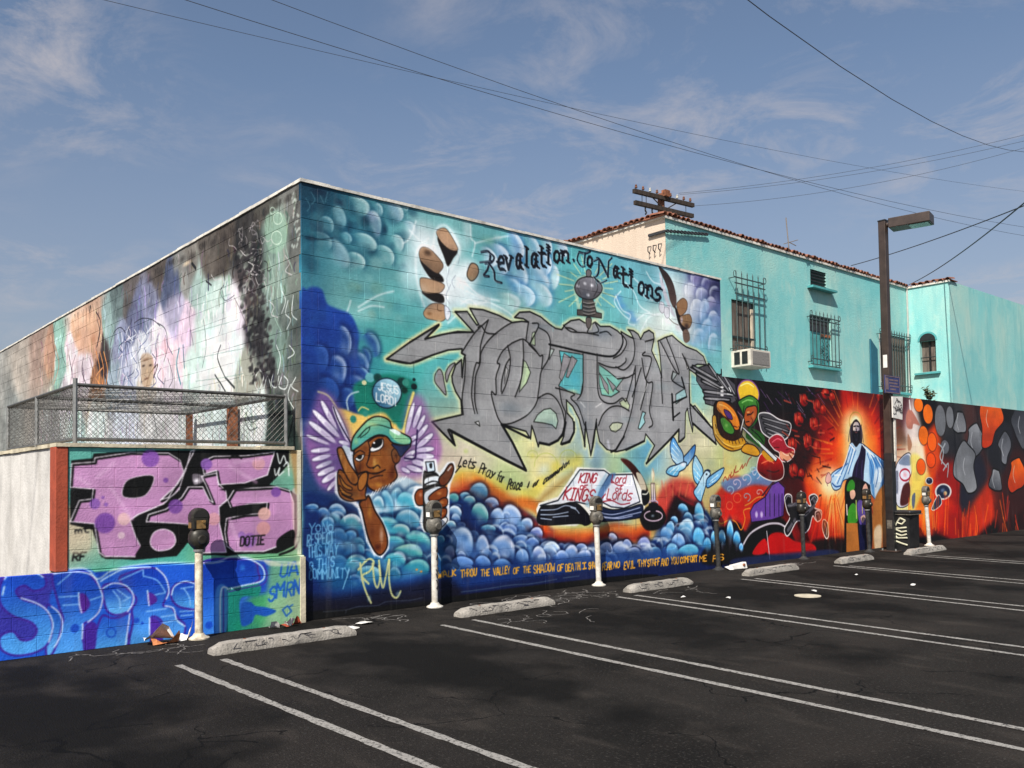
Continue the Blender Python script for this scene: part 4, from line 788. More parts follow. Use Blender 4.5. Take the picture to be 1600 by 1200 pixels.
for q, w, c in [('232 280 222 330 216 385', 1.6, '3c3a50'), ('292 285 300 335 306 390', 1.6, '3c3a50'), ('262 290 260 308 266 310', 1.2, '4a4450'), ('254 352 262 380 270 352', 1.6, '32303c'), ('225 405 240 420 255 440', 2.6, 'f4f8fc'), ('300 405 330 440 372 478', 2.4, 'e8f2fa'), ('118 640 140 660 168 655', 2.4, '2c5a9a'), ('300 500 296 560 300 620', 2, '4a3c68'), ('280 480 268 540 262 600', 1.6, '4a3c68'), ('440 560 425 640 395 720', 2, '2c5a9a'), ('420 600 400 660 384 705', 2, 'd8e8f4')]:
    F.stroke(R2(q), w, c, soft=.6)
# two youths from behind
F.fill(R2('198 640 240 600 330 640 350 700 350 1060 205 1060 195 760'), '140f18', 1.5)
F.fill(R2('210 690 205 660 220 625 240 615 255 640 250 680'), '3f8a32', .8, line='15200f', lw=1.4); F.fill(R2('225 690 250 680 258 710 245 735 230 730'), 'e8b8a0', .8); F.fill(R2('215 800 240 760 262 780 270 870 215 880'), '4a9a34', .8); F.stroke(R2('262 745 265 850'), 3, 'c4d478'); F.stroke(R2('205 770 208 830'), 3, 'e8d8d0')
F.fill(R2('203 880 270 880 283 1060 203 1065'), 'b8763c', .7, smooth=False)
F.fill(R2('268 770 290 740 330 790 340 870 320 910 285 890'), '6f5aa8', 1); F.fill(R2('302 670 320 640 335 680 330 730 305 720'), 'e6b4a0', .8); F.stroke(R2('300 760 300 820'), 2.4, 'd4c478'); F.fill(R2('290 845 310 830 318 850 300 880'), 'eac0b0', .7)
F.fill(R2('278 890 345 890 355 1055 285 1055'), '161c48', .7, smooth=False)
F.fill(R2('370 760 440 640 445 740 420 900 410 1050 370 1050'), 'b4753c', 2); F.fill(R2('372 920 415 900 410 1050 378 1050'), 'd8c0a0', 3)
# column shade, mule and sailor painted right of the post
F.fill(R2('430 140 460 130 470 480 455 780 430 640'), '4a2c24', 3, .8)
F.fill(R2('500 560 540 480 590 460 600 560 580 640 585 760 510 770'), 'e4e4ee', 1.2, line='2a2a34', lw=1.4); F.fill(R2('520 520 560 470 590 480 590 530'), '8a98b0', 1.5)
F.stroke([(1414 + 8 * math.cos(t), 742 + 9 * math.sin(t)) for t in np.linspace(0, 6.29, 16)], 3, 'b8324a'); F.blob(1414, 742, 5, 6, 'e8a8b0', .9); F.fill(R2('545 660 585 640 585 750 530 770'), '5a2a2a', 2)
F.fill(R2('565 230 590 190 640 270 645 290 610 280 600 310 570 300'), 'b87a6a', 1.2); F.stroke(R2('585 140 590 190'), 4, 'f0e4e0', soft=1.2)
F.fill(R2('575 340 600 400 590 440 575 430'), 'a86a4a', 1.5, .7)
F.fill(R2('590 480 640 470 680 560 660 700 600 820 570 830 600 640'), 'f2dc6c', 5, .8)
for x, y, rx, ry, c in [(640, 165, 28, 44, 'f07818'), (697, 220, 30, 62, 'f07818'), (670, 350, 30, 60, 'f07818'), (722, 390, 28, 58, 'f26a18'), (715, 500, 28, 46, 'ee5a18'), (655, 540, 28, 50, 'f0681c'), (772, 260, 34, 100, '74767a'), (800, 420, 26, 44, '686a70'), (830, 240, 24, 70, '7c7e82')]:
    px_, py_ = R2('%d %d' % (x, y))[0]; F.blob(px_, py_, rx / 3.873 * 1.12, ry / 3.873 * 1.1, '1a1210', .9, .8); F.blob(px_, py_, rx / 3.873, ry / 3.873, c, 1, .88)
for q in ['760 400 790 440 780 520', '800 400 770 480 810 540', '790 560 820 520 815 600']: F.stroke(R2(q), 3, 'a8acb0', soft=.8)
for x, y, r in [(705, 625, 22), (790, 690, 48)]:
    px_, py_ = R2('%d %d' % (x, y))[0]; F.blob(px_, py_, r / 3.5, r / 3.5, 'e8e4e0', 1, .85); F.blob(px_, py_, r / 4.2, r / 4.2, '26304a', 1, .8); F.blob(px_ - 1, py_ - 2, r / 9, r / 9, '7f94b8', .8)
F.blob(*R2('802 700')[0], 4, 5, 'e8c890', .9, .3)
F.fill(R2('720 790 760 710 780 760 740 800'), '3a4258', .8, line='e8e0dc', lw=1.6)
F.fill(R2('600 720 620 700 615 780 602 790'), '6a7488', .8)
for k in range(30):
    x = 575 + 250 * g_.random(); F.stroke(R2('%d %d %d %d' % (x, 700 + 180 * g_.random(), x + 20 * g_.random() - 10, 900 + 60 * g_.random())), 3, ['e84a14', 'f07a24', 'b81c10', 'f8b040'][k % 4], soft=1.5, a=.55, smooth=False)
F.fill('1424 848 1436 840 1470 838 1500 845 1560 842 1660 838 1660 880 1424 880', '130a0b', 4, .9)
for k, (x, y) in enumerate([(1500, 660), (1522, 690), (1546, 655), (1570, 700), (1596, 665), (1510, 730), (1556, 750), (1588, 742), (1620, 700)]):
    rr_ = 9 + 4 * (k % 3); q = [(x + rr_ * (1 + .35 * math.sin(3 * t + k)) * math.cos(t), y + 2.4 * rr_ * (1 + .25 * math.cos(2 * t + k)) * math.sin(t)) for t in np.linspace(0, 6.283, 10)[:-1]]
    F.fill(q, ['6e7074', '8a8c90', 'e06a1c', '5a5c62', '3a3c42'][k % 5], .8, line='0e0c0d', lw=2.4, col2=['8c8e92', '5c5e64', 'b8401a', '7c7e84', '5a5c62'][k % 5])
    F.stroke([x - 3, y - 14, x - 5, y, x - 2, y + 12], 2, 'c4c6ca', soft=.8, a=.7)
for k in range(50):
    x = 1490 + 150 * g_.random(); y = 770 + 60 * g_.random(); F.stroke([x, y, x + 4 * g_.normal(), y + 20 + 20 * g_.random()], 3.4, ['c8320f', 'f07a24', '6a1208', 'e85018'][k % 4], soft=1.6, a=.6, smooth=False)

# ------------------------------------------------------------------ low block wall: pink piece over blue piece
def A1(s): return pc(70, 580, 2.424, s)
F.field('''90 720 6cb0a4
200 700 70b4a8
300 698 78b4a8
440 700 7cb4a4
130 860 c8b8a0
140 880 58a898
250 860 5ca898
330 880 6cac90
440 820 6aa898
465 760 74a894
460 700 c09870
465 860 8aa888
420 880 74a884
''', 26, (-3.5, 0.0, 0, 2.2))
BK = ['100 338 180 330 185 312 300 305 420 300 470 300 560 300 640 295 880 300 925 300 925 350 880 400 850 430 920 445 955 470 965 560 945 660 880 690 760 690 690 700 590 690 600 640 540 650 500 700 440 705 340 715 215 705 180 600 96 580 96 450 175 450 180 440 96 440']
F.fill(A1(BK[0]), '0d0b0e', .8, smooth=False)
PK = ['104 352 190 346 192 330 325 310 470 312 515 340 530 390 510 450 450 505 355 545 325 565 345 625 378 690 370 705 228 704 208 688 190 580 98 572 132 492 180 486 186 448 98 442',
      '386 572 394 545 460 525 520 480 545 440 600 440 625 490 640 500 612 432 595 400 652 388 662 430 688 455 692 490 662 515 664 580 690 688 598 690 612 590 500 578',
      '596 345 640 325 760 322 872 308 845 395 760 425 660 432 652 378 605 392', '690 560 760 545 840 540 845 500 770 505 712 530 695 490 720 448 880 440 930 455 945 500 945 620 900 660 830 685 720 685 692 665 684 610',
      '555 305 570 300 520 400 470 480 440 490 505 430 535 380']
for p_ in PK: F.fill(A1(p_), 'c193ba', .8, smooth=False, line='f0e4ee', lw=2.2, col2='b88ab2')
for p_ in PK: q = A1(p_); F.stroke(np.vstack([q, q[:1]]) + [1.2, 1.2], 3.4, '0d0b0e', smooth=False)
for p_ in PK: q = A1(p_); F.stroke(np.vstack([q, q[:1]]) + [-.9, -.9], 1.5, 'f4eaf2', smooth=False)
F.fill(A1('300 432 330 405 412 398 380 470 300 476'), '0d0b0e', .8, line='e8dce6', lw=1.2)
F.fill(A1('700 520 770 505 812 512 800 535 720 548'), '0d0b0e', .8); F.fill(A1('660 450 690 440 740 430 840 425 850 430 700 452'), '0d0b0e', .7, smooth=False)
F.fill(A1('385 590 480 585 530 590 540 640 500 690 430 705 345 706 370 650'), '0d0b0e', 1)
F.fill(A1('400 640 415 610 450 598 485 612 496 645 475 672 430 680 405 665'), 'c193ba', .8, line='f0e4ee', lw=1.6)
for x, y, r, c in [(228, 575, 42, '7a4f9e'), (190, 502, 22, '8a62aa'), (495, 512, 30, '8458a4'), (458, 413, 10, '8458a4'), (876, 458, 20, '8458a4'), (400, 330, 36, '8458a4'), (612, 352, 24, '8a62aa'), (300, 560, 26, 'd8b4b4'), (290, 622, 14, 'd8bcc8'), (832, 540, 26, 'dcb0a8'), (828, 595, 28, 'd8a0a0'), (775, 640, 30, '9a70b0'), (640, 560, 26, 'd4a0a8'), (810, 350, 26, 'd0a0a8'), (745, 620, 14, '9a74b4'), (232, 505, 8, '8a62aa'), (220, 478, 6, '8a62aa')]:
    px_, py_ = A1('%d %d' % (x, y))[0]; F.blob(px_, py_, r / 2.424, r / 2.424, c, .9, .8)
for q in ['250 440 330 560', '120 400 170 430', '700 360 800 420', '720 345 820 330', '200 400 260 350', '700 560 740 670']: F.stroke(A1(q), 6, 'cfa8c8', soft=2.5, a=.6)
for q in ['700 330 720 318 745 330', '590 310 600 320 612 305']: F.stroke(A1(q), 3, '0d0b0e')
F.text('DOTIE', *A1('740 662')[0], *A1('830 655')[0], 14, 2.6, '0b0a0c', slant=.1); F.text('RF', *A1('105 718')[0], *A1('152 715')[0], 12, 3, '0c0c10', slant=.15); F.text('jmt', *A1('100 618')[0], *A1('165 610')[0], 9, 2.4, '15151a')
for q in ['880 310 890 350 905 320 915 350', '870 370 875 395 890 365 885 395 905 380', '905 360 920 345 925 395']: F.stroke(A1(q), 2, 'dfe6e2', soft=.5)
F.blob(*A1('575 415')[0], 7, 6, 'ffffff', .9); F.fill(A1('560 390 600 395 598 420 565 430'), 'e8dce8', 1.5, .5)
F.stroke(A1('965 470 970 560 955 660 890 695'), 3.5, '0d0b0e'); F.fill(A1('935 460 965 470 960 640 945 660'), 'e0b8b8', 2, .6)
F.fill(A1('880 640 940 600 940 650 890 684'), '0d0b0e', 1)
F.fill(A1('95 620 165 615 170 680 100 690'), 'c4b49c', 4, .6)
# rusty and painted strip by the corner
F.fill('452 690 471 690 471 760 462 770 456 720', 'a8885c', 3, .8); F.fill('464 700 471 700 471 975 466 975', 'd4d2c0', 1.2, .8)
# blue piece
F.field('''60 905 5a3a9c
-40 960 3a58b0
90 940 3a70d0
90 1010 4a90dc
150 930 1f50b4
150 1000 4a8cd8
200 960 2a62c4
240 930 2050b8
260 980 3f80d4
300 920 2a5cc4
340 900 1f4cb0
390 900 2450b8
360 950 3a70cc
350 1000 3a6cc8
395 960 48986a
430 960 8ab08c
420 990 7aa888
465 940 90ac8c
465 900 84a484
440 900 6aa088
380 985 3a8a78
200 1020 3a70c8
100 1030 3058b4
-40 1040 3058b4
''', 16, (-3.5, 0.0, 0, 0.70))
def B1(s): return pc(70, 880, 6.154, s)
F.fill('-40 890 60 893 90 892 135 889 148 898 152 906 175 893 200 884 250 882 300 880 350 875 380 872 402 886 405 910 380 922 345 930 338 990 230 1005 78 1032 -40 1050', '2a62c8', 1.2)
F.fill('-60 886 40 892 88 893 76 930 60 990 -60 1010', '4a3a9c', 3, .8)
for p_, c, c2 in [('60 150 110 90 350 80 430 120 520 240 540 320 520 430 440 540 360 580 350 720 360 850 80 890 60 760 160 560 120 400', '1c4cb4', '5aa0e4'), ('540 230 620 190 730 200 820 270 830 360 790 450 700 490 620 480 570 420', '1c4cb4', '6ab0e8'), ('540 500 620 520 700 515 800 480 780 620 760 800 420 850 480 640', '2a60c4', '5aa4e4'), ('700 150 850 70 1000 40 1100 80 1170 200 1160 300 1120 400 1200 420 1260 520 1330 590 1300 700 1120 750 1110 560 1000 520 990 780 800 800 830 560 820 440 860 330', '1a48b0', '58a0e2'), ('1200 250 1260 190 1360 180 1450 200 1450 420 1340 430 1250 400 1200 330', '1c4cb4', '5aa4e6'), ('0 430 60 420 130 480 150 580 120 720 60 860 0 870', '1f58b8', '6cb0e8'), ('1460 40 1900 -40 2010 0 2030 80 2040 160 1900 220 1700 280 1660 350 1650 700 1560 740 1500 700', '1c4ab2', '4a8cdc')]:
    F.fill(B1(p_), c, 1, col2=c2, line='4a2f96', lw=3)
F.fill(B1('-420 160 -330 60 -150 50 -20 120 -10 220 -120 260 -210 210 -290 260 -230 340 -80 390 20 470 60 600 20 760 -100 850 -300 880 -430 820 -440 700 -320 650 -240 730 -140 720 -90 640 -150 560 -320 500 -430 400 -450 280'), '1f50b8', 1, col2='5aa4e6', line='4a2f96', lw=3)
for q in ['-400 150 -320 70 -150 60 -30 130', '-240 330 -80 385 20 465 65 590 25 750', '-420 300 -400 220']: F.stroke(B1(q), 2.2, 'cfe4fa', soft=.7, a=.95)
for q, c in [('320 290 380 300 420 400 340 480 310 400', '5a2f94'), ('970 280 1040 300 1060 360 1000 400 975 390', '5a2f94'), ('1000 530 1090 560 1110 720 1020 750', '54309a'), ('370 600 480 580 460 840 360 850', '4c3096')]: F.fill(B1(q), c, 1.2)
for q in ['70 100 200 80 350 85 460 130 520 250 540 340 500 470 400 560', '310 280 320 400 340 470', '520 170 620 110 760 50 1000 35', '540 240 640 190 760 210 830 290 830 380 780 460', '1050 40 1140 130 1175 260 1150 340', '1140 405 1220 430 1250 540 1330 600', '1200 300 1230 220 1330 170 1440 200', '50 410 120 470 155 560 140 680 80 800', '800 480 780 640 760 780', '990 520 990 680', '350 580 345 720', '970 260 985 400']: F.stroke(B1(q), 2.2, 'cfe4fa', soft=.7, a=.95)
for q in ['120 320 310 310', '160 400 310 390', '110 200 240 90', '420 350 540 310', '700 160 920 60', '930 60 930 110', '930 120 1060 160 1140 270', '1040 300 1140 280', '640 260 700 340 710 430', '680 250 790 330', '740 360 810 320', '1100 510 1240 490', '1110 570 1250 540', '1280 460 1420 450', '1290 500 1400 490', '960 460 1150 430', '1320 240 1370 320 1380 400', '1290 240 1410 220']: F.stroke(B1(q), 1.9, '9cc8f4', soft=.7, a=.85)
for x, y, r in [(275, 620, 46), (865, 545, 30), (920, 570, 15), (1560, 590, 40)]: px_, py_ = B1('%d %d' % (x, y))[0]; F.blob(px_, py_, r / 6.154, r / 6.154, '1f50b8', .9, .75)
for x, y, r in [(622, 660, 44), (1155, 650, 32)]:
    px_, py_ = B1('%d %d' % (x, y))[0]; F.stroke([(px_ + r / 6.2 * math.cos(t), py_ + r / 6.2 * math.sin(t)) for t in np.linspace(0, 6.29, 14)], 2, '1f50b8')
F.fill('340 926 348 918 372 916 402 912 400 930 372 936 372 992 342 996', '1f8a70', 1.4, .9)
F.fill('334 922 352 920 350 992 336 996', '5fa0e4', 1.5, .8); F.stroke('352 918 342 924 341 996', 2.2, 'd8e8f8', soft=.6); F.stroke('346 920 346 996', 1.4, '5a2f94')
F.stroke('352 920 378 914 404 908 410 898 405 884 388 874 372 872', 2.4, 'cfe4fa', soft=.7); F.stroke('354 924 380 918 408 912 414 898 408 882', 1.4, '5a2f94', soft=.6)
F.fill('374 944 388 940 396 946 412 948 428 954 412 962 396 960 390 972 374 976', '2258a8', 1.2)
for t, x0, y0, x1, y1, h in [('UA', 434, 902, 462, 898, 20), ('SMRN', 416, 938, 464, 926, 22)]: F.text(t, x0, y0, x1, y1, h, 3.2, '2a62b0', slant=.1, jit=.15)
F.stroke('438 952 446 946 452 954 444 962 438 952', 2.4, '2a62b0', smooth=False); F.stroke('448 948 454 944', 2, '2a62b0'); F.blob(*B1('1880 40')[0], 6, 8, '4a90e0', .7)
F.stroke('78 893 130 888 150 904 176 890 240 880 330 879 360 870 380 870 410 876 455 878', 2.6, 'dfe6e0', soft=1.2, a=.7)
F.fill('410 874 440 880 466 876 466 882 420 884', 'd8d8c4', 1.6, .7)
for k in range(7): F.stroke([70 + 30 * k, 1030 - 4 * k, 95 + 30 * k, 1026 - 4 * k], 3, ['5a9ae0', '6a48a8', '88b8ec'][k % 3], soft=1.5, a=.6)

# ------------------------------------------------------------------ faded paint on the receding side wall
SD = Wall(0, 0.0, 0.0, 19.0, 1.2, 4.86, 110)
SD.field('''465 300 6b6b66
445 320 7a7a74
410 335 5a564c
385 365 403c38
350 372 5e5248
420 380 7c9a8c
440 360 8aa896
400 400 353333
462 380 70726c
460 430 7c877c
440 440 8ca898
330 388 6c6258
300 408 8a8278
290 430 8a8a84
310 440 a4c4bc
325 460 bfe2d8
340 480 cfeae0
345 520 e2ecee
372 500 e2d4e4
360 560 dceeee
385 470 5a4c4a
398 510 383436
408 555 454345
425 490 748c80
450 480 6c7a72
435 540 7a9a8c
455 560 5a6660
445 600 6a6e6a
465 620 6f6a60
245 430 6e6056
265 455 56628a
235 470 8488ac
270 490 aea6c8
290 520 d4b6ce
250 520 dcd2e2
210 485 7077a0
200 462 6c625e
182 476 667c7c
172 500 8cacaa
190 540 98a0c6
220 560 d4d8e8
250 560 ecbccc
280 560 f2c8d4
300 560 c6e2d8
320 580 d6eae2
345 600 ecece0
385 600 a8aa98
142 486 d4a484
122 512 eabc9c
132 540 dea88e
150 525 cc9474
110 560 f2d4dc
132 580 e6d0dc
160 565 4a3a3a
90 525 92ccb8
80 550 cc9474
95 580 8cc4b2
175 590 9cb2c4
200 600 b2b8d4
230 600 cfc2b2
270 600 dacada
100 610 d2c6ce
150 608 b87444
60 540 b08e7c
30 575 bcae9e
-10 600 a6a49c
150 660 d0e2de
200 650 c2cada
250 660 cacaca
340 650 cadedc
395 660 d2e2de
440 650 1c302a
435 690 2c443c
120 680 a8c8c0
300 680 c4cfcc
80 660 9a9a98
20 650 8f948f
''', 17, (0.0, 19.0, 1.2, 4.86), warp=.4)
h_, w_ = SD.img.shape[:2]
nz = noise2(h_, w_, 38, 3, 5)[..., None]; nv = noise2(h_, w_, 9, 5, 2)[..., None]
gy_ = SD.img.mean(2, keepdims=True); SD.img = gy_ + (SD.img - gy_) * .64
SD.img = np.clip(SD.img * (.84 + .34 * nz) + (nv - .5) * .10, 0, 1)
gs = np.random.default_rng(21)
for k in range(1100):                                # runs, washes and weathered brush marks
    x = 60 + 405 * gs.random(); top = np.interp(x, [60, 471], [520, 290]); y = top + (690 - top) * gs.random() ** .8
    q = on_plane(np.array([x, y]), 0, 0.0)
    c = SD.img[min(max(int((q[2] - 1.2) * SD.S), 0), h_ - 1), min(max(int(q[1] * SD.S), 0), w_ - 1)]
    c = np.clip(c * (.55 + .9 * gs.random()) + (gs.random(3) - .5) * .16, 0, 1); L = 6 + 26 * gs.random(); dx = (gs.random() - .5) * 6
    SD.stroke([x, y, x + dx, y + L * .5, x + dx * .6, y + L], 1.2 + 4 * gs.random() ** 2, c, soft=.5 + 1.2 * gs.random(), a=.6)
for q, w, c in [('152 500 156 520 151 542', 3, '1c1a22'), ('156 565 165 590 170 610', 4, '2a2020'), ('345 540 340 560 352 590', 3, '26282a'), ('352 590 366 606', 4, '303436'), ('300 412 306 420', 5, '18181a'), ('228 610 234 585 246 570 240 590', 3, '3a2c22'), ('214 560 224 530 240 510 256 512', 3, 'e8ecf4'), ('216 575 226 548 246 528', 2.4, 'f2f2f6'), ('346 450 350 470 348 500 342 524', 1.5, '5a5c64'), ('350 446 344 456 352 470 366 462', 1.3, '50545a'), ('366 466 376 486 384 505', 1.2, '6a5a60'), ('190 520 192 548 186 600', 3, 'e4e8f4'), ('198 530 206 570 204 605', 2.4, 'd0d4ea'), ('280 545 276 570 282 600', 4, '4f8c98'), ('286 540 288 575', 3, '3a6a78'), ('330 470 334 500 330 520', 2, 'eef6f4'), ('322 440 330 446', 3, '2c2c30'), ('336 586 345 600 352 612', 3, '2a2e32'), ('420 400 428 440 424 480 440 520', 2, 'a8c4b4'), ('452 340 446 380 456 420', 2, '9cb8a8'), ('160 575 150 590 162 608', 3, 'e0a070'), ('86 540 92 570 84 600', 3, 'c49a86')]:
    SD.stroke(q, w, c, soft=.9, a=.85)
SD.fill('414 345 420 335 432 330 446 340 448 370 440 392 424 396 416 380', '9dbda8', 2, .6)
for x, y, r in [(434, 342, 7), (432, 372, 8), (426, 330, 4)]: SD.stroke([(x + r * math.cos(t), y + r * 1.3 * math.sin(t)) for t in np.linspace(0, 6, 12)], 1.6, 'c8dccc', soft=.6)
for k in range(44):                                 # tangle of grey tags over the black
    x, y = 368 + 48 * gs.random(), 345 + 110 * gs.random(); P = []; a = 6.28 * gs.random()
    for _q in range(7): P += [x, y]; a += gs.normal() * .9; x += 3.4 * math.cos(a); y += 5 * math.sin(a)
    SD.stroke(P, 1.5, ['b4acb0', '8a868a', '1a1818', 'c8c4c4'][k % 4], soft=.6, a=.7)
for k in range(60):                                 # hair and beard strokes of the painted elders
    x, y = 185 + 75 * gs.random(), 500 + 90 * gs.random(); L = 10 + 22 * gs.random()
    SD.stroke([x, y, x + 4 * gs.normal(), y + L * .5, x + 5 * gs.normal(), y + L], 1.8, ['f4f6fa', 'dfe4f0', '5a6490', 'f0dfe8', '3c4260'][k % 5], soft=.7, a=.75)
SD.fill('220 560 228 552 238 558 240 585 232 606 222 598', 'c0a488', 3, .75)
for x, y, rx, ry, c in [(224, 572, 4, 3, '3a2c24'), (235, 571, 4, 3, '3a2c24'), (230, 580, 2, 8, 'e0c4a4'), (229, 592, 6, 2.5, '6a4a38'), (228, 562, 8, 4, '8a6c54')]: SD.blob(x, y, rx, ry, c, .75)
SD.fill('112 500 128 488 148 486 156 505 150 540 132 548 116 535', 'e0b496', 7, .55)
for x, y, rx, ry, c in [(140, 505, 10, 14, 'f0c8a8'), (122, 525, 8, 12, 'c89878'), (146, 530, 6, 12, 'a87458'), (130, 498, 6, 8, 'f4d4bc')]: SD.blob(x, y, rx, ry, c, .55)
for q in ['150 488 157 505 152 540', '130 560 128 580 134 600', '108 556 112 580']: SD.stroke(q, 2.6, '2c2026', soft=.8, a=.8)
for x in (150, 156, 162): SD.stroke([x, 550, x + 6, 580, x + 2, 612], 3, ['e8a060', '8a4a24', '3a2420'][x % 3], soft=1, a=.85)
for k in range(10):
    x, y = 300 + 85 * gs.random(), 440 + 160 * gs.random(); SD.blob(x, y, 8 + 8 * gs.random(), 10 + 14 * gs.random(), ['f4faf8', 'e8f4f4', 'bfe4da', 'f0e4f0'][k % 4], .5)
for q in ['300 520 330 512 372 500', '310 560 345 552 380 545', '296 480 330 470 360 460', '306 596 350 590 380 584']: SD.stroke(q, 1.0, '7a948c', soft=.5, a=.7)
for q in ['404 580 398 595 404 610 412 590 406 578', '412 610 418 588 424 606', '428 580 424 600 432 605 436 588', '440 590 436 604 446 608 450 596 444 588', '450 470 446 490 454 500 448 515', '458 462 456 490 464 500', '452 540 460 552 450 560', '440 455 446 470 440 490', '432 540 438 560 434 585', '455 600 450 620 460 640', '462 590 456 604 466 612']: SD.stroke(q, 2, 'e6ecea', soft=.6, a=.85)
for k in range(30): SD.blob(455 + 14 * gs.random(), 300 + 90 * gs.random(), 2, 3.5, 'c4cec6', .6, .3)
for k in range(14): SD.blob(235 + 230 * (k / 14), np.interp(235 + 230 * (k / 14), [60, 471], [520, 290]) + 6 + 10 * gs.random(), 10, 9, '2c2622', .45)
SD.blob(292, 412, 9, 6, 'ffe8c8', .8)
for q, w in [('206 500 200 520 196 545 200 575', 1.6), ('246 505 258 515 262 540 256 565', 1.6), ('210 505 222 498 238 500 250 510', 1.4), ('214 530 216 560 222 600', 1.3), ('246 530 244 560 240 600', 1.3), ('172 540 178 520 188 512 196 520', 1.5), ('176 545 172 575 178 605', 1.5), ('100 520 96 545 102 570', 1.6), ('118 555 112 580 118 605', 1.4), ('140 560 146 585 140 606', 1.4), ('300 470 296 500 302 540', 1.2), ('318 500 322 540 316 575', 1.2), ('262 560 270 590 264 606', 1.4), ('88 500 82 530 88 560', 1.5)]: SD.stroke(q, w, '26242c', soft=.5, a=.75)
for q in ['330 430 336 438 346 436 352 444', '398 430 404 445 412 440 416 452', '388 410 396 416 392 428 402 430', '420 470 428 480 424 492 434 496', '376 392 384 400 394 396', '446 400 452 412 446 424 456 430']: SD.stroke(q, 1.8, 'd4d0d0', soft=.4, a=.8)
for k in range(90):                                 # rain-washed soot running down from the coping
    x = 90 + 378 * gs.random(); y = np.interp(x, [60, 471], [520, 290]) + 4; L = 8 + 50 * gs.random() ** 2
    SD.stroke([x, y, x + gs.normal(), y + L * .5, x + gs.normal(), y + L], 1.2 + 2 * gs.random(), ['2a241f', '3c342c', '1c1917'][k % 3], soft=.8, a=.5, taper=1)
for k in range(260):                                # torn edge of the black
    x, y = 366 + 40 * gs.random(), 380 + 220 * gs.random(); x += (y - 380) * .12; SD.blob(x, y, 1.5 + 4 * gs.random(), 2 + 6 * gs.random(), ['1c1a1c', '2c282a', '8a9088', '3a3436'][k % 4], .6, .3)
for q in ['350 660 358 676 372 672', '352 650 362 668 374 662', '382 655 390 672 402 668', '384 645 392 660 404 655', '160 645 166 680', '200 650 196 684', '240 648 246 680']: SD.stroke(q, 2.4, '3c4444', soft=1, a=.7)
BHP = .19977
# sun-bleached pigment on the tall wall
xa = int((0 - F.u0) * F.S); xb = int((7.74 - F.u0) * F.S); t_ = F.img[:, xa:xb]; gr = t_.mean(2, keepdims=True); zf = np.clip(np.linspace(0, 4.86, F.h) / 2.2, 0, 1)[:, None, None]
F.img[:, xa:xb] = gr + (t_ - gr) * (.92 - .16 * zf)
# drips and overspray
for k in range(130):
    x, y = 476 + 640 * gs.random(), 320 + 520 * gs.random(); q = F.m(np.array([[x, y]]))[0]
    c = F.img[min(max(int(q[1]), 0), F.h - 1), min(max(int(q[0]), 0), F.w - 1)].copy()
    F.stroke([x, y, x + .3, y + 8 + 22 * gs.random()], 1.1, c * (.8 + .4 * gs.random()), soft=.6, a=.45, smooth=False)
for k in range(90):
    x, y = 476 + 640 * gs.random(), 300 + 560 * gs.random(); F.blob(x, y, 10 + 18 * gs.random(), 8 + 14 * gs.random(), ['0f2c44', 'dce8ea', '6a8a90', '1c4a6a'][k % 4], .10 + .08 * gs.random())
# --- wear that belongs to the paint film
for wl_, sd in ((F, 31), (SD, 33)):
    wl_.img = np.clip((wl_.img - .46) * (1.16 if wl_ is F else 1.22) + (.43 if wl_ is F else .45), 0.008, 1)
    h_, w_ = wl_.img.shape[:2]
    wl_.img *= (.86 + .26 * noise2(h_, w_, 46, sd, 5))[..., None]
    wl_.img += ((noise2(h_, w_, 3, sd + 1, 1) - .5) * .045)[..., None]
    np.clip(wl_.img, 0, 1, out=wl_.img)
    # every block took the paint a little differently; soft edge of the spray cone
    r_ = np.random.default_rng(sd + 5); hb = int(BHP * wl_.S) ; bw = int(.4 * wl_.S)
    tone = 1 + (r_.random((h_ // hb + 2, w_ // bw + 3)) - .5) * .085
    yy_, xx_ = np.arange(h_) // hb, np.arange(w_)
    for row in range(h_ // hb + 1):
        sl_ = slice(row * hb, min((row + 1) * hb, h_)); off = (row % 2) * bw // 2
        wl_.img[sl_] *= tone[row, (xx_ + off) // bw][None, :, None]
    if wl_ is SD: continue
    k_ = wl_.img.copy()
    k_[1:-1] = (wl_.img[:-2] + 2 * wl_.img[1:-1] + wl_.img[2:]) / 4; q_ = k_.copy(); q_[:, 1:-1] = (k_[:, :-2] + 2 * k_[:, 1:-1] + k_[:, 2:]) / 4
    wl_.img = np.clip(q_, 0, 1)

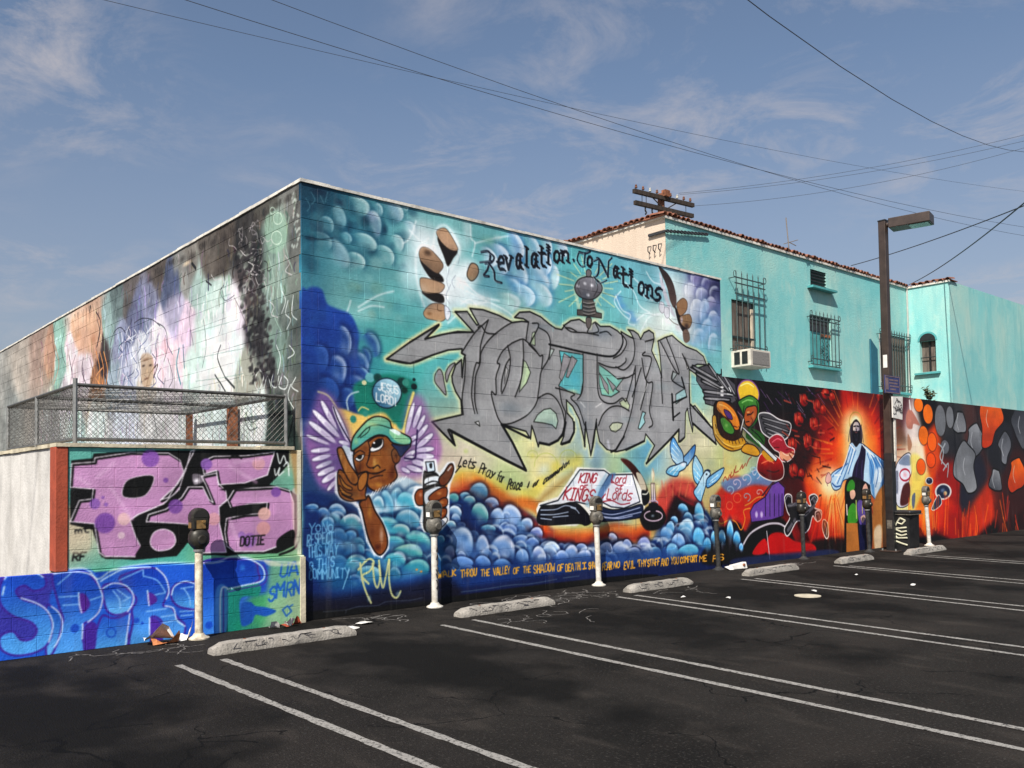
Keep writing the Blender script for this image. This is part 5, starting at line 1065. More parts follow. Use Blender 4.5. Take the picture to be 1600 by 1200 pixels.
# ------------------------------------------------------------------ materials
MAT = {}
def mat(name, col, rough=.7, var=.12, scale=6., bump=.0, bscale=60., metal=0., var2=None, streak=False, spec=None):
    if name in MAT: return MAT[name]
    m = bpy.data.materials.new(name); m.use_nodes = True; MAT[name] = m
    n, l = m.node_tree.nodes, m.node_tree.links; b = n['Principled BSDF']
    b.inputs['Roughness'].default_value = rough; b.inputs['Metallic'].default_value = metal
    if spec is not None: b.inputs['Specular IOR Level'].default_value = spec
    g = n.new('ShaderNodeNewGeometry'); mp = n.new('ShaderNodeMapping'); l.new(g.outputs['Position'], mp.inputs['Vector'])
    if streak: mp.inputs['Scale'].default_value = (1, 1, .5 if streak == 'half' else .16)
    t = n.new('ShaderNodeTexNoise'); t.inputs['Scale'].default_value = scale; t.inputs['Detail'].default_value = 7; t.inputs['Roughness'].default_value = .62
    l.new(mp.outputs[0], t.inputs['Vector'])
    r = n.new('ShaderNodeMapRange'); r.inputs['From Min'].default_value = .32; r.inputs['From Max'].default_value = .70
    l.new(t.outputs['Fac'], r.inputs['Value'])
    x = n.new('ShaderNodeMix'); x.data_type = 'RGBA'
    c = np.array(col, float); c2 = np.array(var2, float) if var2 is not None else np.clip(c * (1 - 2 * var), 0, 1)
    x.inputs['A'].default_value = (*np.clip(c * (1 + var * .5), 0, 1), 1); x.inputs['B'].default_value = (*c2, 1)
    l.new(r.outputs[0], x.inputs['Factor']); l.new(x.outputs['Result'], b.inputs['Base Color'])
    if bump:
        t2 = n.new('ShaderNodeTexNoise'); t2.inputs['Scale'].default_value = bscale; t2.inputs['Detail'].default_value = 5
        l.new(g.outputs['Position'], t2.inputs['Vector'])
        bp = n.new('ShaderNodeBump'); bp.inputs['Strength'].default_value = bump; bp.inputs['Distance'].default_value = .02
        l.new(t2.outputs['Fac'], bp.inputs['Height']); l.new(bp.outputs[0], b.inputs['Normal'])
    return m
def srgb(h):
    c = hexc(h); return tuple(np.where(c <= .04045, c / 12.92, ((c + .055) / 1.055) ** 2.4))
def mural_mat(name, wall, gain, rough=.62):
    """wall paint: the colours computed above, laid on by world position, over a rough painted-block relief"""
    a = np.ones((wall.h, wall.w, 4), np.float32); a[..., :3] = wall.finish()
    im = bpy.data.images.new(name + '_paint', wall.w, wall.h, alpha=False); im.pixels.foreach_set(a.ravel()); im.update(); im.pack()
    m = bpy.data.materials.new(name); m.use_nodes = True; n, l = m.node_tree.nodes, m.node_tree.links; b = n['Principled BSDF']
    g = n.new('ShaderNodeNewGeometry'); sp = n.new('ShaderNodeSeparateXYZ'); l.new(g.outputs['Position'], sp.inputs[0])
    def rng(src, lo, hi):
        r = n.new('ShaderNodeMapRange'); r.inputs['From Min'].default_value = lo; r.inputs['From Max'].default_value = hi; l.new(src, r.inputs['Value']); return r.outputs[0]
    cb = n.new('ShaderNodeCombineXYZ'); l.new(rng(sp.outputs['X' if wall.axis == 1 else 'Y'], wall.u0, wall.u1), cb.inputs[0]); l.new(rng(sp.outputs['Z'], wall.z0, wall.z1), cb.inputs[1])
    ti = n.new('ShaderNodeTexImage'); ti.image = im; ti.extension = 'EXTEND'; l.new(cb.outputs[0], ti.inputs['Vector'])
    gm = n.new('ShaderNodeMix'); gm.data_type = 'RGBA'; gm.blend_type = 'MULTIPLY'; gm.inputs['Factor'].default_value = 1; gm.inputs['B'].default_value = (gain, gain, gain, 1)
    l.new(ti.outputs['Color'], gm.inputs['A'])
    # dust and dribble stains over the paint
    mp = n.new('ShaderNodeMapping'); mp.inputs['Scale'].default_value = (1, 1, .12); l.new(g.outputs['Position'], mp.inputs['Vector'])
    t = n.new('ShaderNodeTexNoise'); t.inputs['Scale'].default_value = 5; t.inputs['Detail'].default_value = 8; l.new(mp.outputs[0], t.inputs['Vector'])
    r2 = n.new('ShaderNodeMapRange'); r2.inputs['From Min'].default_value = .58; r2.inputs['From Max'].default_value = .85; r2.inputs['To Max'].default_value = .22; l.new(t.outputs['Fac'], r2.inputs['Value'])
    x = n.new('ShaderNodeMix'); x.data_type = 'RGBA'; x.inputs['B'].default_value = (.16, .15, .14, 1); l.new(r2.outputs[0], x.inputs['Factor']); l.new(gm.outputs['Result'], x.inputs['A'])
    l.new(x.outputs['Result'], b.inputs['Base Color'])
    b.inputs['Roughness'].default_value = rough; b.inputs['Specular IOR Level'].default_value = .35
    t2 = n.new('ShaderNodeTexNoise'); t2.inputs['Scale'].default_value = 55; t2.inputs['Detail'].default_value = 6; l.new(g.outputs['Position'], t2.inputs['Vector'])
    bp = n.new('ShaderNodeBump'); bp.inputs['Strength'].default_value = .35; bp.inputs['Distance'].default_value = .012; l.new(t2.outputs['Fac'], bp.inputs['Height']); l.new(bp.outputs[0], b.inputs['Normal'])
    return m
M_FRONT = mural_mat('mural_paint_front', F, 1.0)
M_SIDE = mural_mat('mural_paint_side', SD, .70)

M_ASPH = mat('asphalt', (.0225, .0195, .0172), .93, .25, 1.1, .9, 90, spec=.12)
M_LINE = mat('line_paint', (.27, .255, .235), .85, .2, 34, .5, 120, var2=(.030, .028, .026), spec=.15)
for _n in M_LINE.node_tree.nodes:
    if _n.type == 'MAP_RANGE': _n.inputs['From Min'].default_value = .50; _n.inputs['From Max'].default_value = .60
    if _n.type == 'TEX_NOISE' and _n.inputs['Scale'].default_value < 40: _n.inputs['Detail'].default_value = 10; _n.inputs['Roughness'].default_value = .8
M_CAP = mat('coping_white', (.74, .70, .62), .7, .2, 3, .2, 40)
M_CAPC = mat('coping_cream', (.66, .58, .42), .75, .25, 4, .3, 40)
M_ROOF = mat('flat_roof', (.30, .29, .27), .9, .2, 2)
M_TEAL = mat('teal_stucco', srgb('7cc2c0'), .8, .05, .8, .45, 45, var2=srgb('aaccc0'), streak='half')
def weather(m, col, scale, zs, lo, hi, amt, det=8):
    """one more layer of staining over a wall material"""
    n, l = m.node_tree.nodes, m.node_tree.links; b = n['Principled BSDF']; src = b.inputs['Base Color'].links[0].from_socket
    g = n.new('ShaderNodeNewGeometry'); mp = n.new('ShaderNodeMapping'); mp.inputs['Scale'].default_value = (1, 1, zs); l.new(g.outputs['Position'], mp.inputs['Vector'])
    t = n.new('ShaderNodeTexNoise'); t.inputs['Scale'].default_value = scale; t.inputs['Detail'].default_value = det; t.inputs['Roughness'].default_value = .65; l.new(mp.outputs[0], t.inputs['Vector'])
    r = n.new('ShaderNodeMapRange'); r.inputs['From Min'].default_value = lo; r.inputs['From Max'].default_value = hi; r.inputs['To Max'].default_value = amt; l.new(t.outputs['Fac'], r.inputs['Value'])
    x = n.new('ShaderNodeMix'); x.data_type = 'RGBA'; x.inputs['B'].default_value = (*col, 1); l.new(r.outputs[0], x.inputs['Factor']); l.new(src, x.inputs['A']); l.new(x.outputs['Result'], b.inputs['Base Color'])
weather(M_TEAL, srgb('4fa2a8'), 2.2, .14, .50, .72, .5); weather(M_TEAL, srgb('b8cfc2'), 3.5, .5, .52, .75, .6); weather(M_TEAL, srgb('5a9a9a'), 9, .06, .60, .78, .35); weather(M_TEAL, srgb('56b4b8'), .45, 1, .50, .62, .5)
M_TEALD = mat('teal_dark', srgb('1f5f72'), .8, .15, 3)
M_BEIGE = mat('beige_stucco', (.62, .50, .39), .85, .10, 1.4, .4, 45, streak=True)
M_WHITEW = mat('white_plaster', (.62, .59, .55), .8, .15, 3, .3, 40)
M_TILE = mat('clay_tile', (.30, .115, .065), .85, .35, 9, .4, 60)
M_TEALTRIM = mat('teal_trim', srgb('4f9fa0'), .7, .15, 5)
M_IRON = mat('wrought_iron', (.030, .045, .045), .5, .3, 20, metal=.3)
M_IRONT = mat('wrought_iron_pale', (.045, .075, .075), .55, .3, 20)
M_GLASS = mat('dark_pane', (.035, .033, .032), .12, .3, 3)
M_CURT = mat('curtain', (.16, .125, .10), .9, .35, 14, streak=True)
M_BLIND = mat('cream_frame', (.62, .53, .40), .7, .2, 6)
M_ACW = mat('appliance_white', (.66, .61, .52), .5, .15, 8)
M_ACG = mat('appliance_grille', (.23, .215, .20), .6, .2, 30)
M_BLACK = mat('black_paint', (.016, .016, .017), .45, .3, 10)
M_BRONZE = mat('bronze_paint', (.060, .040, .032), .45, .2, 6, metal=.2)
M_LENS = mat('lamp_lens', (.16, .30, .27), .25, .15, 8)
M_GALV = mat('galvanised', (.30, .30, .29), .5, .25, 12, metal=.5)
M_WIRE = mat('chain_link_wire', (.15, .145, .135), .5, .25, 30, metal=.5)
M_RUST = mat('rusty_post', (.30, .105, .045), .85, .4, 8, .3, 60)
M_RED = mat('red_paint', (.40, .070, .030), .7, .2, 5, .2, 50)
M_POLEW = mat('meter_pole_cream', (.66, .60, .46), .65, .35, 16, .2, 60, var2=(.30, .24, .17))
M_POLEWW = mat('meter_pole_white', (.66, .63, .57), .6, .2, 12, var2=(.40, .36, .30))
M_POLEK = mat('meter_pole_black', (.014, .013, .013), .55, .3, 14, var2=(.05, .05, .048), spec=.25)
M_HEAD = mat('meter_head', (.050, .045, .036), .42, .35, 14, metal=.45)
M_HEADT = mat('meter_head_tan', (.16, .145, .12), .55, .4, 14, metal=.2)
M_BRASS = mat('meter_plate', (.32, .19, .07), .45, .3, 20, metal=.3)
M_CONC = mat('concrete_stop', (.34, .31, .27), .9, .25, 7, .6, 50)
M_TAG = mat('marker_tag', (.06, .055, .06), .8, .2, 20)
M_TAGW = mat('chalk_tag', (.22, .205, .19), .9, .5, 25, var2=(.03, .028, .026), spec=.1)
M_WOOD = mat('pole_wood', (.040, .026, .018), .9, .35, 8, streak=True)
M_WOODR = mat('pole_wood_red', (.19, .075, .040), .9, .3, 8)
M_CERA = mat('insulator', (.55, .52, .44), .3, .2, 10)
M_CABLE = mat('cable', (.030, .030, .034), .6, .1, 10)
M_SIGNB = mat('sign_blue', (.035, .045, .16), .55, .25, 6)
M_SIGNT = mat('sign_text', (.22, .15, .15), .6, .2, 8)
M_PAPER = mat('paper_white', (.74, .71, .66), .8, .12, 9)
M_ORANGE = mat('paper_orange', (.62, .22, .08), .7, .2, 9)
M_LEAF = mat('weed_leaf', (.075, .085, .035), .7, .4, 20)
M_FACE = mat('manhole_pale', (.55, .48, .36), .8, .2, 8)
M_ALU = mat('aerial_metal', (.30, .25, .21), .5, .2, 10, metal=.4)
M_CREAMT = mat('cream_tag', (.62, .60, .44), .7, .15, 10)

weather(M_CONC, (.05, .047, .045), 5, 1, .52, .7, .7); weather(M_CONC, (.55, .50, .42), 14, 1, .55, .7, .5); weather(M_CONC, (.20, .10, .05), 3, 1, .62, .75, .5)
weather(M_WHITEW, (.30, .27, .23), 4, .12, .50, .72, .6); weather(M_POLEWW, (.22, .17, .12), 9, .6, .55, .7, .7); weather(M_BEIGE, (.42, .32, .24), 3, .10, .52, .75, .5); weather(M_CAP, (.30, .28, .25), 6, 1, .52, .68, .7)
# ------------------------------------------------------------------ mesh helpers
WL = {}                                             # world position of every parent
class MB:
    def __init__(s): s.v, s.f = [], []
    def add(s, v, f):
        n = len(s.v); s.v += [tuple(map(float, p)) for p in v]; s.f += [tuple(i + n for i in q) for q in f]; return s
    def box(s, x0, x1, y0, y1, z0, z1):
        return s.add([(x0, y0, z0), (x1, y0, z0), (x1, y1, z0), (x0, y1, z0), (x0, y0, z1), (x1, y0, z1), (x1, y1, z1), (x0, y1, z1)],
                     [(0, 3, 2, 1), (4, 5, 6, 7), (0, 1, 5, 4), (1, 2, 6, 5), (2, 3, 7, 6), (3, 0, 4, 7)])
    def bar(s, a, b, r, n=6, r2=None, caps=True):
        a, b = Vector(a), Vector(b); d = (b - a).normalized(); r2 = r if r2 is None else r2
        u = d.orthogonal().normalized(); w = d.cross(u); v = []
        for c, rr in ((a, r), (b, r2)):
            for i in range(n):
                t = 6.28318 * i / n; v.append(c + u * math.cos(t) * rr + w * math.sin(t) * rr)
        f = [(i, (i + 1) % n, n + (i + 1) % n, n + i) for i in range(n)]
        if caps: f += [tuple(range(n - 1, -1, -1)), tuple(range(n, 2 * n))]
        return s.add(v, f)
    def path(s, P, r, n=5):
        for a, b in zip(P[:-1], P[1:]): s.bar(a, b, r, n, caps=False)
        return s
    def lathe(s, prof, c=(0, 0, 0), n=18, sx=1., sy=1.):
        v = [(c[0] + r * math.cos(6.28318 * i / n) * sx, c[1] + r * math.sin(6.28318 * i / n) * sy, c[2] + z) for r, z in prof for i in range(n)]
        f = [(k * n + i, k * n + (i + 1) % n, (k + 1) * n + (i + 1) % n, (k + 1) * n + i) for k in range(len(prof) - 1) for i in range(n)]
        f += [tuple(range(n - 1, -1, -1)), tuple(range((len(prof) - 1) * n, len(prof) * n))]
        return s.add(v, f)
    def prism(s, poly, o, u, w, d):                 # polygon in plane (u, w) extruded along d
        o, u, w, d = map(Vector, (o, u, w, d)); n = len(poly)
        a = [o + u * p[0] + w * p[1] for p in poly]; v = a + [p + d for p in a]
        return s.add(v, [tuple(range(n)), tuple(range(2 * n - 1, n - 1, -1))] + [(i, n + i, n + (i + 1) % n, (i + 1) % n) for i in range(n)])
    def ribbon(s, P, w, z):                         # flat painted stroke on the ground
        P = [Vector((p[0], p[1], z)) for p in P]
        for a, b in zip(P[:-1], P[1:]):
            d = (b - a)
            if d.length < 1e-5: continue
            q = Vector((-d.y, d.x, 0)).normalized() * w / 2; s.add([a - q, b - q, b + q, a + q], [(0, 1, 2, 3)])
        return s
    def mesh(s, name, m, off=(0, 0, 0), smooth=False):
        me = bpy.data.meshes.new(name); o = Vector(off)
        me.from_pydata([tuple(Vector(p) - o) for p in s.v], [], s.f); me.materials.append(m)
        import bmesh
        bm = bmesh.new(); bm.from_mesh(me); bmesh.ops.recalc_face_normals(bm, faces=bm.faces); bm.to_mesh(me); bm.free()
        if smooth:
            for p in me.polygons: p.use_smooth = True
            me.set_sharp_from_angle(angle=math.radians(38))
        return me
    def obj(s, name, m, parent=None, at=None, smooth=False, bevel=0.):
        """one mesh object; coordinates given in world metres"""
        base = Vector(WL[parent]) if parent else Vector(at if at is not None else (0, 0, 0))
        o = bpy.data.objects.new(name, s.mesh(name, m, base, smooth)); COL.objects.link(o)
        if parent: o.parent = parent
        else: o.location = base
        WL[o] = tuple(base)
        if bevel:
            bv = o.modifiers.new('bevel', 'BEVEL'); bv.width = bevel; bv.segments = 2; bv.limit_method = 'ANGLE'
        return o
def thing(name, loc, label, cat, group=None):
    o = bpy.data.objects.new(name, None); COL.objects.link(o); o.location = loc; o.empty_display_size = .2; WL[o] = tuple(loc)
    return tag(o, label, cat, group)
def tag(o, label, cat, group=None):
    o['label'] = label; o['category'] = cat
    if group: o['group'] = group
    return o
def structure(o, kind='structure'): o['kind'] = kind; return o
def piece(name, me, parent, loc, rot=None, scale=None):
    o = bpy.data.objects.new(name, me); COL.objects.link(o); o.parent = parent
    o.location = Vector(loc) - Vector(WL[parent]); WL[o] = tuple(loc)
    if rot: o.rotation_euler = rot
    if scale: o.scale = scale
    return o

# ------------------------------------------------------------------ ground
g = MB(); N = 60
xs = np.concatenate([np.linspace(-120, -8, 10), np.linspace(-6, 26, 33), np.linspace(30, 220, 12)]); ys = np.concatenate([np.linspace(-90, -14, 9), np.linspace(-12, 4, 17), np.linspace(8, 260, 12)])
gv = [(x, y, 0.0) for y in ys for x in xs]; nx = len(xs)
g.add(gv, [(j * nx + i, j * nx + i + 1, (j + 1) * nx + i + 1, (j + 1) * nx + i) for j in range(len(ys) - 1) for i in range(nx - 1)])
ground = structure(g.obj('asphalt_ground', M_ASPH))
# richer asphalt: oil drips, sweeps of dust, aggregate
n, l = M_ASPH.node_tree.nodes, M_ASPH.node_tree.links; bs = n['Principled BSDF']; geo = n.new('ShaderNodeNewGeometry')
old = bs.inputs['Base Color'].links[0].from_socket
def nn(scale, detail=5, mapscale=None):
    t = n.new('ShaderNodeTexNoise'); t.inputs['Scale'].default_value = scale; t.inputs['Detail'].default_value = detail
    if mapscale:
        m_ = n.new('ShaderNodeMapping'); m_.inputs['Scale'].default_value = mapscale; l.new(geo.outputs['Position'], m_.inputs['Vector']); l.new(m_.outputs[0], t.inputs['Vector'])
    else: l.new(geo.outputs['Position'], t.inputs['Vector'])
    return t.outputs['Fac']
def mixc(fac, a, b, lo, hi, amt):
    r = n.new('ShaderNodeMapRange'); r.inputs['From Min'].default_value = lo; r.inputs['From Max'].default_value = hi; r.inputs['To Max'].default_value = amt; l.new(fac, r.inputs['Value'])
    x = n.new('ShaderNodeMix'); x.data_type = 'RGBA'; l.new(r.outputs[0], x.inputs['Factor']); l.new(a, x.inputs['A']); x.inputs['B'].default_value = (*b, 1); return x.outputs['Result']
c_ = mixc(nn(170, 3), old, (.050, .046, .042), .60, .80, .6)
c_ = mixc(nn(.55, 6), c_, (.034, .028, .024), .48, .70, .75)
c_ = mixc(nn(.8, 5, (.7, 1.3, 1)), c_, (.006, .0055, .005), .50, .66, .75)
c_ = mixc(nn(2.6, 6, (1.6, .6, 1)), c_, (.048, .040, .034), .55, .72, .6)
c_ = mixc(nn(48, 6), c_, (.062, .056, .050), .56, .70, .7)
c_ = mixc(nn(95, 3), c_, (.003, .003, .003), .56, .68, .6)
# oil dripped down the middle of each bay
sx = n.new('ShaderNodeSeparateXYZ'); l.new(geo.outputs['Position'], sx.inputs[0])
def mth(op, a_, b_=None):
    q = n.new('ShaderNodeMath'); q.operation = op
    for i_, v_ in enumerate((a_, b_)):
        if v_ is None: continue
        if isinstance(v_, (int, float)): q.inputs[i_].default_value = v_
        else: l.new(v_, q.inputs[i_])
    return q.outputs[0]
bay = mth('ABSOLUTE', mth('SUBTRACT', mth('FRACT', mth('DIVIDE', mth('ADD', sx.outputs[0], 1.55), 2.70)), .5))
rowm = mth('ABSOLUTE', mth('ADD', sx.outputs[1], 2.5))
oil = mth('SUBTRACT', mth('ADD', nn(1.7, 6), .16), mth('ADD', mth('MULTIPLY', bay, 1.0), mth('MULTIPLY', rowm, .11)))
c_ = mixc(oil, c_, (.0035, .0033, .003), .26, .50, .85)
# crazed cracks
vo = n.new('ShaderNodeTexVoronoi'); vo.feature = 'DISTANCE_TO_EDGE'; vo.inputs['Scale'].default_value = .75
wv = n.new('ShaderNodeVectorMath'); wv.operation = 'MULTIPLY_ADD'; t_ = n.new('ShaderNodeTexNoise'); t_.inputs['Scale'].default_value = 2.5; t_.inputs['Detail'].default_value = 6
l.new(geo.outputs['Position'], t_.inputs['Vector']); l.new(t_.outputs['Color'], wv.inputs[0]); wv.inputs[1].default_value = (.55, .55, 0); l.new(geo.outputs['Position'], wv.inputs[2]); l.new(wv.outputs[0], vo.inputs['Vector'])
crk = mth('MULTIPLY', mth('LESS_THAN', vo.outputs['Distance'], .0055), mth('GREATER_THAN', nn(.9, 2), .50))
c_ = mixc(crk, c_, (.002, .002, .002), .4, .6, .85)
c_ = mixc(nn(26, 4), c_, (.012, .012, .012), .62, .76, .6)
l.new(c_, bs.inputs['Base Color'])

# painted bay lines, each a thin sheet on the asphalt, a child of the ground
def pline(x0, y0, x1, y1, w, i):
    m = MB(); K = 60; r = np.random.default_rng(i); P = [(x0 + (x1 - x0) * t, y0 + (y1 - y0) * t) for t in np.linspace(0, 1, K + 1)]
    ww = w * (.74 + .42 * r.random(K + 1)); ln = math.hypot(x1 - x0, y1 - y0); nxp, nyp = -(y1 - y0) / ln, (x1 - x0) / ln
    v = []
    for p, q in zip(P, ww): v += [(p[0] - nxp * q / 2, p[1] - nyp * q / 2, .004), (p[0] + nxp * q / 2, p[1] + nyp * q / 2, .004)]
    m.add(v, [(2 * k, 2 * k + 2, 2 * k + 3, 2 * k + 1) for k in range(K)])
    m.obj('bay_line', M_LINE, ground)
for i, (x0, y0, x1, y1) in enumerate([(-1.82, -1.30, -1.76, -6.6), (-1.45, -1.33, -1.40, -6.6), (.93, -1.25, .76, -6.8), (1.37, -1.22, 1.17, -6.8), (3.79, -1.12, 3.40, -6.6), (4.06, -1.18, 3.78, -6.6), (6.47, -1.14, 5.85, -6.4), (6.66, -1.24, 6.25, -6.4), (9.11, -1.14, 8.2, -6.2), (9.25, -1.34, 8.75, -6.2), (11.75, -1.2, 11.0, -6), (12.0, -1.4, 11.4, -6)]):
    pline(x0, y0, x1, y1, .068, i)
# aerosol scribbles on the tarmac
sc = MB(); r = np.random.default_rng(4)
def scrib(cx, cy, sx, sy, n_, w):
    for _ in range(n_):
        x, y = cx + (r.random() - .5) * sx, cy + (r.random() - .5) * sy; a = r.random() * 6.28; P = []
        for _k in range(9):
            P.append((x, y)); a += (r.random() - .5) * 2.2; x += math.cos(a) * .07; y += math.sin(a) * .05
        sc.ribbon(P, w, .0045)
scrib(3.0, -.55, 1.8, .5, 22, .014); scrib(1.9, -1.75, 1.3, .35, 9, .010); scrib(.75, -.45, .7, .16, 8, .016); scrib(8.9, -.5, .8, .3, 8, .016); scrib(-1.9, -.45, 1.3, .25, 10, .010); scrib(4.6, -1.4, .8, .3, 5, .012); scrib(3.2, -.9, 1.0, .3, 10, .012)
structure(sc.obj('ground_scribble', M_TAGW, ground), 'stuff')

# ------------------------------------------------------------------ block walls
BH, BL = .19977, .40
BLK = {}
def block_mesh(L, h, m, side):
    k = (round(L, 3), round(h, 3), m.name, side)
    if k not in BLK:
        j, c, d = .0012, .0026, .05; v = []
        for (i, t) in ((j, d), (j, c), (j + c, 0.)):
            for (a, b) in ((i, i), (L - i, i), (L - i, h - i), (i, h - i)):
                v.append((a, t, b) if side == 0 else (t, a, b))
        f = [(8, 9, 10, 11)] + [(4 + a, 4 + (a + 1) % 4, 8 + (a + 1) % 4, 8 + a) for a in range(4)] + [(a, (a + 1) % 4, 4 + (a + 1) % 4, 4 + a) for a in range(4)]
        BLK[k] = MB().add(v, f).mesh('block', m)
    return BLK[k]
def courses(u0, u1, z0, nc, h):
    out = []
    for c in range(nc):
        u = u0; first = BL if c % 2 == 0 else BL / 2
        while u < u1 - .02:
            L = min(first, u1 - u)
            if u1 - (u + L) < .06: L = u1 - u
            out.append((u, z0 + c * h, L)); u += L; first = BL
    return out
def lay(parent, lst, h, face, m, side, limit, rest_name='block'):
    rg = np.random.default_rng(len(lst)); rest = MB(); nrest = 0
    for k, (u, z, L) in enumerate(lst):
        jit = (rg.random() - .5) * .004
        if k < limit:
            me = block_mesh(L, h, m, side); loc = (u, face + jit, z) if side == 0 else (face + jit, u, z)
            piece('block', me, parent, loc)
        else:
            me = block_mesh(L, h, m, side); o = (u, face + jit, z) if side == 0 else (face + jit, u, z)
            rest.add([(p.co.x + o[0], p.co.y + o[1], p.co.z + o[2]) for p in me.vertices], [tuple(p.vertices) for p in me.polygons]); nrest += 1
    if nrest: structure(rest.obj(rest_name, m, parent), 'stuff')

H = 4.7944; XE = 7.735; YD = 19.0
bld = thing('mural_building', (0, 0, 0), 'one-storey block building with the tall blue and teal angel mural at the corner', 'building')
fw = MB().box(.05, XE, .004, .16, 0, H).obj('front_wall', M_FRONT, bld)
camd = lambda u, z, s: math.hypot((u if s == 0 else 0) - CAM[0], (0 if s == 0 else u) - CAM[1])
fl = sorted(courses(0, XE, 0, 24, BH), key=lambda b: camd(b[0], b[1], 0))
lay(fw, fl, BH, 0.0, M_FRONT, 0, 300)
sw = MB().box(.004, .16, .16, YD, 0, H).obj('side_wall', M_SIDE, bld)
sl = sorted([b for b in courses(.012, YD, 0, 24, BH) if b[1] > 1.55], key=lambda b: b[0])
lay(sw, sl, BH, 0.0, M_SIDE, 1, 0)
MB().box(.16, XE, .16, YD, H - .35, H - .25).obj('roof', M_ROOF, bld)
MB().box(XE - .16, XE, .16, 1.1, H - .3, H).obj('parapet', M_TEAL, bld)
# uneven white coping
def coping(L, along, name, parent, m, z, w0, w1, seg=.45, amp=.010, thick=.028):
    c = MB(); k = max(int(L[1] - L[0]) * 3, 4); us = np.linspace(L[0], L[1], k + 1); rg = np.random.default_rng(k)
    for a, b in zip(us[:-1], us[1:]):
        t = z - .004 + thick + amp * rg.random(); q = (w0 - .006 * rg.random(), w1); bt = z - .006 * rg.random()
        if along == 0: c.box(a, b - .002, q[0], q[1], bt, t)
        else: c.box(q[0], q[1], a, b - .002, bt, t)
    return c.obj(name, m, parent)
coping((-.014, XE + .01), 0, 'coping', bld, M_CAP, H + .004, -.014, .17)
coping((.172, YD), 1, 'coping', bld, M_CAP, H + .004, -.016, .17)

# low wall of the yard, upper courses carry the pink piece, lower plinth the blue one
low = thing('yard_wall', (-1.2, 0, 0), 'low block wall with the pink lettering over the blue lettering', 'wall')
uw = MB().box(-2.34, -.004, .009, .19, 0, 1.845).obj('upper_wall', M_FRONT, low)
ul = [b for b in courses(-2.34, -.012, .7228, 6, .18713)]
lay(uw, ul, .18713, 0.0, M_FRONT, 0, 300)
lw = MB().box(-4.6, -.004, -.041, .009, 0, .715).obj('plinth_wall', M_FRONT, low)
ll = courses(-4.6, -.006, 0, 4, .179)
lay(lw, ll, .179, -.05, M_FRONT, 0, 300)
MB().box(-2.45, -2.345, -.012, .19, .722, 1.848).obj('red_end', M_RED, low, bevel=.006)
MB().box(-2.445, -2.30, .195, 6.0, .4, 1.842).obj('return_wall', M_WHITEW, low)
coping((-2.45, -.10), 0, 'wall_cap', low, M_CAPC, 1.852, -.02, .20, amp=.012)
coping((.205, 6.0), 1, 'return_cap', low, M_CAPC, 1.846, -2.462, -2.28, amp=.012)
MB().box(-.06, -.002, -.068, -.052, .0, .70).obj('corner_bead', M_CAPC, low)
MB().box(-4.6, -2.46, .012, .17, 0, .70).obj('plinth_back', M_WHITEW, low)
MB().box(-2.2, 0, .2, 5.0, 0, .05).obj('yard_slab', M_ROOF, low)

# ------------------------------------------------------------------ chain-link cage on the low wall
cage = thing('wire_cage', (-1.2, .1, 1.87), 'chain-link cage with a wire roof on top of the low painted wall', 'cage')
x0, x1, y0, y1, z0, z1 = -2.26, -.14, .10, 2.95, 1.875, 2.43
for nm, P in [('post', [((x0, y0, z0), (x0, y0, z1 + .06)), ((x1, y0, z0), (x1, y0, z1 + .03)), ((x0, y1, z0 - .1), (x0, y1, z1)), ((x0, 1.55, z0), (x0, 1.55, z1))])]:
    for a, b in P: MB().bar(a, b, .021, 8).obj('post', M_GALV, cage, smooth=True)
for a, b in [((x0, y0, z1), (x1, y0, z1)), ((x0, y0, z0 + .05), (x1, y0, z0 + .05)), ((x0, y0, z1), (x0, y1, z1)), ((x0, y0, z0 + .05), (x0, y1, z0 + .05)), ((x1, y0, z1), (x1, y1, z1)), ((x0, y1, z1), (x1, y1, z1)), ((x0, 1.55, z1), (x1, 1.55, z1))]:
    MB().bar(a, b, .017, 8).obj('rail', M_WIRE, cage, smooth=True)
for y_, w in ((1.62, .05), (2.97, .035)): MB().box(-.14, -.14 + 2 * w, y_ - w, y_ + w, .05, z1 + .02).obj('timber_post', M_RUST, cage)
def chain(o, u, w, A, B, name, p=.060, r=.0026, jit=.003):
    o, u, w = Vector(o), Vector(u), Vector(w); m = MB(); nrm = u.cross(w).normalized() * .003
    for sgn in (1, -1):
        c = -B if sgn == 1 else 0.
        while c < A + (B if sgn == -1 else 0):
            # line: a = c + sgn*b
            b0, b1 = 0., B
            lo, hi = ((-c) / sgn, (A - c) / sgn) if sgn == 1 else (c - A, c)
            b0, b1 = max(b0, min(lo, hi)), min(b1, max(lo, hi))
            if b1 - b0 > .02:
                k = max(int((b1 - b0) / .28), 1)
                pp = [o + u * (c + sgn * t) + w * t + nrm * sgn for t in np.linspace(b0, b1, k + 1)]
                for i_ in range(1, len(pp) - 1): pp[i_] = pp[i_] + Vector((random.uniform(-1, 1), random.uniform(-1, 1), random.uniform(-1, 1))) * jit
                m.path(pp, r, 3)
            c += p
    structure(m.obj(name, M_WIRE, cage), 'stuff')
chain((x0, y0, z0 + .03), (1, 0, 0), (0, 0, 1), x1 - x0, z1 - z0 - .03, 'front_mesh')
chain((x0, y0, z0 + .03), (0, 1, 0), (0, 0, 1), y1 - y0, z1 - z0 - .03, 'side_mesh')
chain((x0, y0, z1), (1, 0, 0), (0, 1, 0), x1 - x0, y1 - y0, 'roof_mesh', .075, .0022, 0.)
chain((x0, y1, z0 + .03), (1, 0, 0), (0, 0, 1), x1 - x0, z1 - z0 - .03, 'rear_mesh')

